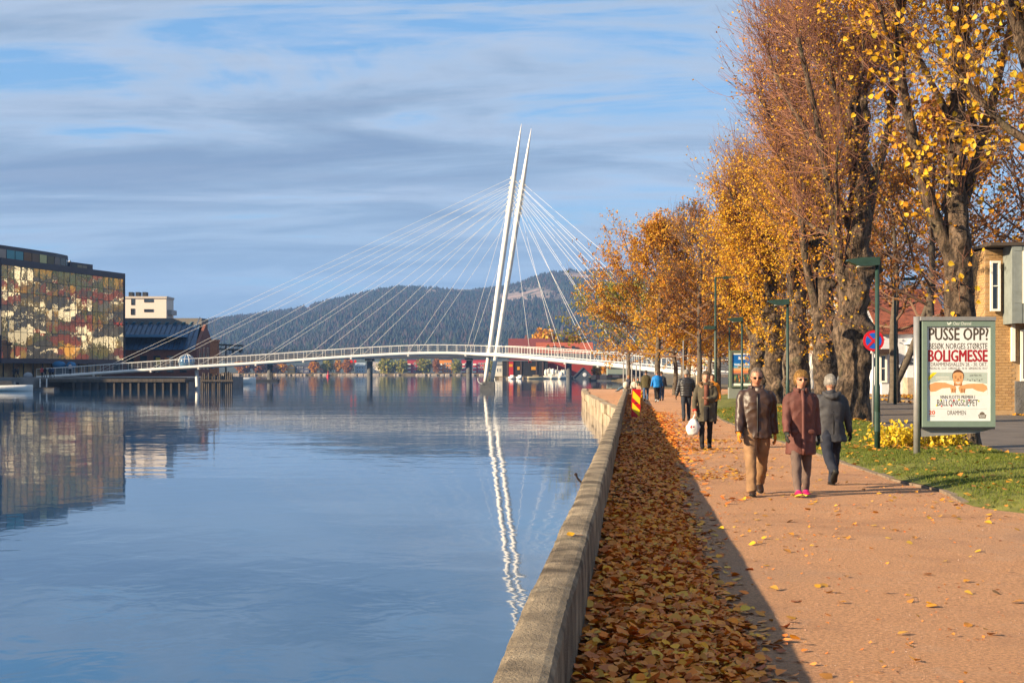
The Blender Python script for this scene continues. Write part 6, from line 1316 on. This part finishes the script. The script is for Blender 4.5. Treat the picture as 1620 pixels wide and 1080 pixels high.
leather = cloth('brown_leather', (.050, .026, .017), .42, .10, 70, .3, .5); tan = cloth('tan_cord', (.25, .145, .075)); orange_g = cloth('orange_leather', (.55, .20, .025), .55)
maroon_c = cloth('maroon_nylon', (.115, .042, .034), .6); taupe = cloth('taupe', (.13, .092, .078)); char = cloth('charcoal_nylon', (.046, .046, .052), .6); navy_c = cloth('navy', (.020, .023, .036)); black_c = cloth('black', (.016, .015, .016)); olive_c = cloth('olive_grey', (.085, .072, .048))
grey_hair = M('grey_hair', (.27, .215, .175), .8, .35, 60, .6, 220); silver_hair = M('silver_hair', (.42, .39, .35), .8, .3, 60, .6, 220); blond_hair = M('blond_hair', (.40, .225, .07), .7, .45, 50, .6, 200); dark_hair = M('dark_hair', (.05, .032, .022), .7, .3, 60, .5, 200); brown_hair = M('brown_grey_hair', (.20, .145, .10), .75, .35, 60, .6, 200)
brown_shoe = flat('#2a1a12', .45); yfj = lambda z: float(np.interp(z, [.78, 1.0, 1.16, 1.3, 1.4, 1.455, 1.5], [.150, .143, .148, .146, .125, .10, .088])) + .004

person('man in a dark brown leather jacket, tan trousers, sunglasses and orange gloves', 3.37, 19.62, 178, 1.76,
    dict(top=leather, legs=tan, shoes=brown_shoe, gloves=orange_g, hem=.80, flare=1.03, hair=(grey_hair, .004, -.15, .66), wr=.013, fr=8, nod=14, turn=0, wid=1.08, tw=1.08, sl=1.06, extra=[collar_piece('collar', leather, .09, 1.45, 1.525, .72), strip('shirt', flat('#8f857c', .8), [(0, .096, 1.41), (0, .088, 1.45), (0, .076, 1.49)], .05, .008), zip_front(flat('#1a120d', .4), .81, 1.42, yfj)]),
    ((20, 8, 2), (-8, 34, -30)), ((10, 14, 6), (-12, 16, 6)), glasses=True)
person('woman with short blond hair in a long maroon coat and pink trainers', 3.95, 19.45, 183, 1.70,
    dict(top=maroon_c, legs=taupe, shoes=flat('#c01f5f', .5), sole=flat('#c8cf4a', .6), lace=flat('#e03a86', .5), gloves=cloth('black_glove', (.022, .026, .022), .6), hem=.60, flare=1.05, hair=(blond_hair, .018, -.35, .36), wr=.010, fr=9, nod=2, tw=.95, fat=1.0, skin=skin2, extra=[collar_piece('collar', maroon_c, .085, 1.45, 1.53, .45, .018), strip('placket', cloth('maroon_placket', (.135, .052, .042), .6), [(0, yfj(z) + .002 + (.02 if z < .8 else 0), z) for z in np.linspace(.60, 1.5, 13)], .05, .010), blob('pocket_flap', maroon_c, (.115, .138, .92), (.055, .012, .035)), blob('pocket_flap', maroon_c, (-.115, .138, .92), (.055, .012, .035)), blob('scarf', taupe, (0, .055, 1.495), (.065, .045, .03))]),
    ((14, 2, 10), (-6, 6, 0)), ((14, 16, 7), (-10, 18, 7)), glasses=True)
person('grey haired man in a charcoal hooded parka walking away near the grass', 4.74, 21.15, 4, 1.66,
    dict(top=char, legs=navy_c, shoes=flat('#23221e', .6), gloves=black_c, hem=.72, flare=1.18, hair=(silver_hair, .012, -.35, .5), wr=.011, fr=8, wid=1.06, fat=1.04, tw=1.12, collar=1.53, nod=6, extra=[hood_back(char), strip('back_seam', black_c, [(0, -.166, .74), (0, -.155, .95), (0, -.152, 1.1), (0, -.152, 1.2)], .012, .008)]),
    ((16, 4, 0), (-22, 32, -48)), ((-6, 14, 12), (14, 18, 12)))
root, A4, off4, k4 = person('woman in an open olive grey coat with a fur trimmed hood carrying a white bag', 4.28, 31.4, 176, 1.68,
    dict(top=olive_c, legs=black_c, shoes=black_c, boot=.24, hem=.62, flare=1.22, hair=(brown_hair, .014, -.3, .48), wr=.009, fr=9, tw=.86, fold=1, skin=skin2, nod=6, cuff=(0, cloth('red_cuff', (.5, .03, .02))), extra=[fur_ring(M('fur', (.26, .16, .085), .95, .4, 30, .5, 100)), strip('sweater', cloth('rust_wool', (.16, .06, .04)), [(0, yfj(z) + .002, z) for z in np.linspace(1.0, 1.47, 9)], .10, .006), strip('skirt', black_c, [(0, yfj(z) + .03, z) for z in np.linspace(.62, .97, 6)], .12, .012)]),
    ((9, 4, 0), (-7, 10, -8)), ((10, 6, 16), (20, 70, 8)), voxel=.013)
person('white haired man in a black quilted puffer jacket seen from behind', 6.0, 49, -3, 1.74,
    dict(top=cloth('black_puffer', (.020, .019, .021), .45, .1, 80, .2, .5), legs=cloth('dark_denim', (.03, .036, .048)), shoes=flat('#2a241f', .6), gloves=black_c, hem=.84, hair=(silver_hair, .010, -.4, .5), wr=.004, quilt=.012, fat=1.1, wid=1.1, sl=1.2, nod=4), ((7, 2, 0), (-6, 10, -10)), ((4, 10, 14), (-4, 10, 14)), voxel=.015)
person('small person in an orange jacket half hidden behind the woman with the white bag', 6.55, 46.5, 170, 1.60, dict(top=cloth('orange_anorak', (.55, .20, .02)), legs=black_c, shoes=black_c, hem=.8, hair=(dark_hair, .012, -.3, .45)), ((8, 4, 0), (-8, 8, -10)), ((5, 12, 10), (-6, 12, 10)), voxel=.018)
G = 'walkers far along the path'
person('man in an olive coat and blue jeans walking away in the far group', 7.82, 83, -4, 1.78, dict(top=cloth('olive_coat', (.075, .06, .025)), legs=cloth('denim', (.055, .10, .19)), shoes=flat('#6a4a2a', .6), hem=.76, hair=(dark_hair, .012, -.4, .5), fat=1.08, face=False), ((12, 2, 4), (-14, 18, -20)), ((-8, 10, 10), (10, 12, 10)), voxel=.022, group=G)
person('man in a bright blue jacket and black trousers in the far group', 8.13, 79.8, 2, 1.74, dict(top=cloth('bright_blue', (.012, .19, .56), .5), legs=black_c, shoes=flat('#b9c4cc', .6), hem=.82, hair=(brown_hair, .012, -.4, .5), fat=1.08, wid=1.08, face=False), ((14, 4, 2), (-12, 14, -18)), ((4, 14, 14), (-8, 14, 14)), voxel=.022, group=G)
person('person in a slate jacket and jeans next to the bright blue jacket', 8.78, 83.5, 0, 1.70, dict(top=cloth('slate', (.055, .066, .09)), legs=cloth('denim2', (.05, .085, .15)), shoes=flat('#3a2a22', .6), hem=.82, hair=(dark_hair, .014, -.4, .5), face=False), ((10, 4, 2), (-10, 12, -14)), ((4, 10, 12), (-8, 10, 10)), voxel=.022, group=G)
person('small child in a beige jacket holding a yellow toy near the marker board', 7.55, 84.5, 160, 1.02, dict(top=cloth('beige', (.38, .26, .17)), legs=cloth('sand', (.30, .2, .12)), shoes=flat('#7a1f1c', .6), hem=.78, hair=(brown_hair, .014, -.3, .45), wid=1.05), ((6, 2, 0), (-6, 4, 0)), ((20, 30, 8), (20, 30, 8)), voxel=.02, group=G)
tz = thing('yellow_toy', 'small yellow toy held at the feet of the child in beige', 'toy', (7.62, 84.1, 0)); MB().sphere((7.62, 84.1, .2), (.14, .12, .2), 10, 7).build('body', flat('#e0b01c'), tz, True); MB().sphere((7.62, 84.0, .46), (.1, .09, .1), 10, 6).build('head', flat('#e0b01c'), tz, True)
person('person in a dark jacket and jeans sitting on the far end of the river parapet', LAT(100, -.05), 100, 120, 1.72, dict(top=cloth('ink_jacket', (.03, .032, .05)), legs=cloth('denim3', (.09, .14, .2)), shoes=flat('#8a8a86', .6), hem=.86, hair=(blond_hair, .012, -.3, .45), lean=-.25), ((88, 30, 0), (86, 20, 0)), ((20, 20, 10), (25, 20, 10)), voxel=.022, z=.555 - .83, sit=True)
b = thing('pale_rucksack', 'pale lumpy rucksack resting on the parapet end beside the seated person', 'bag', (LAT(98.5, -.12), 98.5, .555)); MB().sphere((LAT(98.5, -.12), 98.5, .78), (.22, .2, .26), 10, 8).build('sack', flat('#b9b4a6', .9), b, True); MB().sphere((LAT(98.5, -.12), 98.3, .72), (.14, .12, .14), 8, 6).build('pocket', flat('#9d978a', .9), b, True)
person('person in a green jacket sitting low beneath the slender trees', 9.55, 108, 190, 1.66, dict(top=cloth('bottle_green', (.03, .06, .04)), legs=black_c, shoes=black_c, hem=.86, hair=(dark_hair, .012, -.3, .45)), ((80, 80, 0), (80, 80, 0)), ((20, 30, 10), (20, 30, 10)), voxel=.025, z=-.42, sit=True)
person('person in a white and black top sitting beside the green jacketed one', 9.15, 106.5, 175, 1.62, dict(top=cloth('cream_top', (.55, .5, .42)), legs=black_c, shoes=black_c, hem=.86, hair=(dark_hair, .012, -.3, .45)), ((80, 80, 0), (80, 80, 0)), ((20, 30, 10), (20, 30, 10)), voxel=.025, z=-.42, sit=True)
bn = thing('low_bench', 'low dark bench beneath the slender trees', 'bench', (9.4, 107.4, 0)); MB().box((8.6, 107.0, .36), (10.2, 108.4, .42)).build('seat', m_timber, bn)
for xx in (8.8, 10.0): MB().box((xx - .05, 107.1, -.05), (xx + .05, 108.3, .36)).build('leg', m_dark, bn)
for k, (px, c, lab) in enumerate(((66.5, '#a8423c', 'tiny stroller in a red top on the quay at the bridge end'), (71.5, '#1c1c22', 'tiny stroller in black on the quay at the bridge end'), (79, '#2a3346', 'tiny stroller in navy beside the bridge railing'), (83.5, '#3a4a66', 'tiny stroller in slate blue by the railing'), (23, '#23252c', 'tiny dark figure outside the glass building entrance'), (28, '#33302e', 'tiny brown figure outside the glass building entrance'), (111, '#b9b0b0', 'tiny stroller in a pale top stepping off the bridge'))):
    Y = 221.0 if k not in (4, 5) else 228; 
    person(lab, (px - 810) * Y / FPX, Y, 150 if k % 2 else 30, 1.72, dict(top=cloth('quay%d' % k, lin(c)), legs=black_c, shoes=black_c, hem=.82, hair=(dark_hair, .012, -.3, .5)), ((10, 4, 2), (-10, 12, -12)), ((6, 12, 10), (-8, 12, 10)), voxel=.04, z=.8 if k != 6 else 1.35, group='strollers on the west quay')
run_jobs()
def carrier_bag():
    S, E, Wp, d2 = A4[0]; p = Vector((Wp + off4) * k4); w = root.matrix_basis if False else Matrix.Translation(root.location) @ Matrix.Rotation(root.rotation_euler[2], 4, 'Z'); h = w @ (p + Vector(d2) * .09)
    t = thing('plastic_bag', 'white plastic carrier bag hanging from the hand of the woman in the olive coat', 'bag', (h.x, h.y, h.z - .45)); r_ = np.random.default_rng(9); an = np.arange(18) * 2 * np.pi / 18; rr = []
    for f in np.linspace(0, 1, 12):
        z = h.z - .46 + f * .36; a = .15 * math.sin(math.pi * min(1, .18 + f * .75)) ** .8; rr.append([(h.x + (-.03 - .02 * (1 - f)) + a * (1 + .25 * mnoise.noise(Vector((math.cos(q) * 2, math.sin(q) * 2, f * 5)))) * math.cos(q), h.y + a * .55 * (1 + .3 * mnoise.noise(Vector((math.cos(q) * 3, math.sin(q) * 3, f * 7 + 4)))) * math.sin(q), z) for q in an])
    MB().rings(rr).build('sack', flat('#d9d9d8', .4), t, True)
    for s_ in (-.035, .035): MB().tubes(smooth([(h.x - .05, h.y + s_, h.z - .11), (h.x - .01, h.y + s_ * .6, h.z - .02), (h.x, h.y, h.z + .005)], 2), .008, 5).build('handle', flat('#d9d9d8', .4), t)
    MB().sphere((h.x - .07, h.y - .075, h.z - .28), (.05, .012, .04), 10, 6).build('print', flat('#b03a4a'), t)
carrier_bag()
# ------------------------------------------------------------------ fallen leaves, grass blades, grit
LIT = [(0.67, 0.156, 0.018), (0.874, 0.262, 0.042), (0.92, 0.225, 0.013), (0.92, 0.424, 0.021), (0.437, 0.094, 0.018), (0.757, 0.25, 0.037), (0.844, 0.312, 0.073), (0.92, 0.312, 0.015), (0.524, 0.137, 0.026), (0.699, 0.206, 0.046), (0.757, 0.424, 0.052), (0.349, 0.087, 0.023)]
m_lit = M('fallen_leaves', (.4, .2, .05), .6, .35, 22, island=LIT, spec=.3); m_lit1 = M('fallen_leaf', (.4, .2, .05), .6, .35, 22, objrand=LIT, spec=.3)
m_yl = M('bright_fallen_leaves', (.6, .3, .03), .6, .3, 22, island=[(.72, .40, .02), (.62, .28, .02), (.50, .20, .02), (.40, .18, .04), (.78, .48, .04)], spec=.3)
def drift_w(Y): return float(np.interp(Y, [5, 8, 12, 16, 22, 34, 50, 66, 80, 100], [1.05, .98, .86, .88, 1.0, 1.3, 1.3, 1.2, .9, .6])) + .12 * mnoise.noise(Vector((Y * .6, 0, 0)))
def drift_h(s, Y):
    w = drift_w(Y); f = max(0, 1 - s / w); return path_z(LAT(Y, s), Y) + .004 + (.13 * f ** .7 + .035 * f * mnoise.noise(Vector((s * 3, Y * 1.2, 1)))) * (1 if Y > 6 else 1)
m_drift = M('leaf_mould', (.15, .06, .02), .95, .5, 16, 1.0, 45, col2=(.28, .12, .035))
sheet('leaf_drift', list(np.arange(4, 30, .35)) + list(np.arange(30, 100, 1.0)), lambda Y: -.02, lambda Y: drift_w(Y) * .97, 0, m_drift, nx=14, kind='stuff', zf=lambda X, Y, s: drift_h(s, Y))
SH = [(0, 0, 0), (.12, .30, .05), (.34, .47, .10), (.64, .38, .07), (1.08, 0, 0.02), (.64, -.38, .07), (.34, -.47, .10), (.12, -.30, .05)]
SH2 = [(0, 0, 0), (.35, .45, .10), (1.05, 0, .02), (.35, -.45, .10)]
def flat_leaves(r, C, size, rich, tilt):
    n = len(C); s = size * r.uniform(.45, 1.35, n)[:, None]; az = r.uniform(0, 6.283, n); nd = unit(np.stack([r.normal(0, tilt, n), r.normal(0, tilt, n), np.ones(n)], 1)); ax = np.stack([np.cos(az), np.sin(az), 0 * az], 1); ax = unit(ax - nd * (ax * nd).sum(1, keepdims=True)); sd = np.cross(nd, ax); cup = r.uniform(-.8, 2.0, n)[:, None]
    sh = SH if rich else SH2; k = len(sh); V = np.stack([C + ax * s * (a - .5) + sd * s * b + nd * s * c * cup for a, b, c in sh], 1)
    tri = np.array([(0, i, i + 1) for i in range(1, k - 1)]); F = tri[None] + (np.arange(n) * k)[:, None, None]; return V.reshape(-1, 3), F.reshape(-1, 3)
def litter():
    r = np.random.default_rng(15)
    def scatter(n, y0, y1, pw, smax=1.0, extra=.0):
        Y = y0 + (y1 - y0) * r.random(n) ** pw; C = np.zeros((n, 3))
        for i in range(n):
            w = drift_w(Y[i]); s = w * smax * (r.random() ** .8) if extra == 0 else w * (1 + r.exponential(extra)); h = drift_h(s, Y[i]); C[i] = (LAT(Y[i], s), Y[i], h + r.uniform(.004, .026) * (1 if s < w * .8 else .5))
        return C
    # the leaves that show largest lie one by one
    C = scatter(300, 7.2, 10.2, 1.0, 1.05); C[:, 2] += .02; protos = []
    for k in range(10):
        V, F = flat_leaves(r, np.zeros((1, 3)), .080, True, .05); mb = MB(); mb.add(V, F3=F); me = mb.mesh('fallen_leaf'); me.materials.append(m_lit1); protos.append(me)
    for c in C: o = bpy.data.objects.new('fallen_leaf', protos[r.integers(10)]); COL.objects.link(o); o.parent = path; o.location = c; o.rotation_euler = (r.normal(0, .32), r.normal(0, .32), r.uniform(0, 6.28))
    mb = MB()
    for args, size, rich, tl in (((9500, 5.5, 17, .9, 1.03), .071, True, .5), ((9500, 17, 36, .9, 1.03), .076, False, .36), ((9000, 36, 98, .8, 1.05), .09, False, .35), ((900, 6, 17, .9, 1, .10), .068, True, .25), ((1500, 17, 60, .8, 1, .22), .09, False, .25)):
        V, F = flat_leaves(r, scatter(*args), size, rich, tl); mb.add(V, F3=F)
    mb.build('leaf_litter', m_lit, kind='stuff', smooth=True)
    # stray leaves over the open gravel, the grass and the far verge
    mb = MB(); C = []
    for _ in range(1500):
        Y = 6.5 + 60 * r.random() ** 1.4; s = r.uniform(.9, path_edge(Y) + .2)
        if mnoise.noise(Vector((s * .9, Y * .35, 8))) < -.05 and r.random() < .75: continue
        C.append((LAT(Y, s), Y, path_z(LAT(Y, s), Y) + .007 + r.uniform(0, .012)))
    for Y0, s0, n in ((23, 1.5, 170), (24.5, 2.2, 60), (31, 1.8, 140), (35, 2.3, 150), (10.5, 3.4, 22), (42, 2.0, 120), (9.0, 4.5, 18)):
        for _ in range(n):
            x, y = LAT(Y0, 0) + s0 + r.normal(0, .45), Y0 + r.normal(0, .5); C.append((x, y, path_z(x, y) + .008 + r.uniform(0, .015)))
    V, F = flat_leaves(r, np.array(C), .066, True, .25); mb.add(V, F3=F); C = []
    for _ in range(3800):
        Y = 6.8 + 34 * r.random() ** 1.3; s = r.uniform(.8, path_edge(Y) + .2)
        if mnoise.noise(Vector((s * 1.3, Y * .6, 21))) < .0 and r.random() < .8: continue
        C.append((LAT(Y, s), Y, path_z(LAT(Y, s), Y) + .004 + r.uniform(0, .006)))
    V, F = flat_leaves(r, np.array(C), .028, False, .3); crumbs = MB(); crumbs.add(V, F3=F); crumbs.build('leaf_crumbs', m_lit, kind='stuff'); C = []
    for _ in range(900):
        Y = 17 + 45 * r.random() ** 1.2; e = path_edge(Y); s = r.uniform(e, verge_out(Y) - .05); C.append((LAT(Y, s), Y, lawn_z(Y, s) + .03 + r.uniform(0, .02)))
    for tx, ty, n in ((10.85, 45.2, 420), (9.75, 30.8, 260), (11.65, 53, 400), (12.2, 61, 400), (8.5, 29.4, 240), (7.9, 18.8, 90)):
        for _ in range(n):
            x, y = tx + r.normal(-.4, .8), ty + r.normal(-.3, 1.0); s = x - LAT(y)
            if path_edge(y) < s < verge_out(y): C.append((x, y, lawn_z(y, s) + .03 + r.uniform(0, .03)))
    V, F = flat_leaves(r, np.array(C), .085, False, .3); mb.add(V, F3=F); mb.build('scattered_leaves', m_yl, kind='stuff')
    C = []
    for _ in range(9000): Y = 40 + 100 * r.random(); s = r.uniform(15.4, 26); C.append((LAT(Y, s), Y, .19 + r.uniform(0, .05)))
    for _ in range(1200): Y = 26 + 80 * r.random(); s = r.choice([7.6, 14.9]) + r.normal(0, .22); C.append((LAT(Y, s), Y, .085 + r.uniform(0, .03)))
    V, F = flat_leaves(r, np.array(C), .15, False, .4); mb = MB(); mb.add(V, F3=F); mb.build('verge_leaves', m_yl, kind='stuff')
litter()
def grass():
    r = np.random.default_rng(31); n = 190000; Y = 16.2 + 46 * r.random(n) ** 1.9; u = r.random(n); E = np.array([path_edge(y) for y in Y]); O = np.array([verge_out(y) for y in Y]); s = E + .02 + (O - E - .04) * u
    thin = np.array([mnoise.noise(Vector((a * 1.1, b * .8, 2))) for a, b in zip(s, Y)]); edge = np.clip((s - E) / .5, .12, 1) * np.clip((Y - 16.5) / 2.5, .15, 1); keep = r.random(n) < np.clip(.75 + thin * .9, .15, 1) * edge; Y, s, E = Y[keep], s[keep], E[keep]; n = len(Y)
    e = np.clip((s - E) / 1.6, 0, 1); Z = .02 + .15 * e ** .8 + .02 * np.sin(Y * .9 + s * 1.7) - .005; X = -.30 + .0844 * Y + s
    h = r.uniform(.022, .055, n); w = .0035 + .00016 * Y; a = r.uniform(0, 6.283, n); b = r.uniform(0, 6.283, n); ln = r.uniform(.2, .9, n) * h
    P = np.stack([X, Y, Z], 1); d = np.stack([np.cos(a), np.sin(a), 0 * a], 1) * w[:, None]; tip = P + np.stack([np.cos(b) * ln, np.sin(b) * ln, h], 1)
    V = np.stack([P - d, P + d, tip], 1).reshape(-1, 3); F = np.arange(n * 3).reshape(-1, 3)
    mb = MB(); mb.add(V, F3=F); mb.build('grass', M('grass_blades', (.1, .14, .02), .7, .3, 1.1, island=[(.10, .16, .012), (.15, .20, .018), (.20, .215, .03), (.09, .14, .014), (.24, .21, .05)], trans=.3), kind='stuff')
grass()
def grit():
    r = np.random.default_rng(41); n = 26000; Y = 6.6 + 20 * r.random(n) ** 1.7; s = np.array([r.uniform(.85, path_edge(y) + .25) for y in Y]); X = -.30 + .0844 * Y + s
    q = r.uniform(.0022, .006, n) * (1 + .8 * (r.random(n) < .05)); k = np.array([(1, 0, 0), (0, 1, 0), (-1, 0, 0), (0, -1, 0), (0, 0, .7)]); a = r.uniform(0, 6.28, n); c, s_ = np.cos(a), np.sin(a)
    V = np.zeros((n, 5, 3)); st = r.uniform(.7, 1.4, n)
    V[..., 0] = X[:, None] + q[:, None] * (k[None, :, 0] * c[:, None] * st[:, None] - k[None, :, 1] * s_[:, None]); V[..., 1] = Y[:, None] + q[:, None] * (k[None, :, 0] * s_[:, None] * st[:, None] + k[None, :, 1] * c[:, None]); pz = np.array([path_z(a_, b_) for a_, b_ in zip(X, Y)]); V[..., 2] = pz[:, None] + .001 + q[:, None] * k[None, :, 2]
    F = np.array([(0, 1, 4), (1, 2, 4), (2, 3, 4), (3, 0, 4)])[None] + (np.arange(n) * 5)[:, None, None]; mb = MB(); mb.add(V.reshape(-1, 3), F3=F.reshape(-1, 3))
    mb.build('grit', M('grit_stones', (.4, .25, .17), .9, .2, 5, island=[(.46, .26, .17), (.36, .19, .12), (.50, .30, .20), (.26, .14, .09), (.52, .36, .27)]), kind='stuff')
grit()
# small things on the parapet and the grass
t = thing('parapet_leaf', 'single yellow leaf lying on top of the concrete parapet', 'leaf', (LAT(9.9, -.13), 9.9, .562))
_V, _F = flat_leaves(np.random.default_rng(2), np.array([[LAT(9.9, -.13), 9.9, .572]]), .095, True, .15); _m = MB(); _m.add(_V, F3=_F); _m.build('blade', m_leaf_single, t); MB().tubes([(LAT(9.9, -.10), 9.9, .566), (LAT(9.9, -.04), 9.88, .568)], .0025, 4).build('stalk', m_twig_br, t)
t = thing('mooring_ring', 'small rusty iron stub on the river edge of the parapet', 'hook', (LAT(15.2, -.23), 15.2, .5)); MB().tubes(smooth([(LAT(15.2, -.20), 15.2, .50), (LAT(15.2, -.27), 15.2, .54), (LAT(15.2, -.30), 15.2, .60)], 2), .012, 6).build('stub', flat('#2a1d16', .8), t); MB().sphere((LAT(15.2, -.30), 15.2, .605), .02, 6, 4).build('eye', flat('#2a1d16', .8), t)
t = thing('crumpled_wrapper', 'crumpled white paper scrap lying on the grass', 'litter', (LAT(19.2, 6.4), 19.2, .2)); c = (LAT(19.2, 6.4), 19.2, lawn_z(19.2, 6.4) + .05); MB().sphere(c, (.06, .04, .035), 7, 5).build('scrap', flat('#d5d9e0', .6), t); MB().sphere((c[0] + .05, c[1], c[2]), (.03, .03, .02), 6, 4).build('fold', flat('#bfc4cc', .6), t)
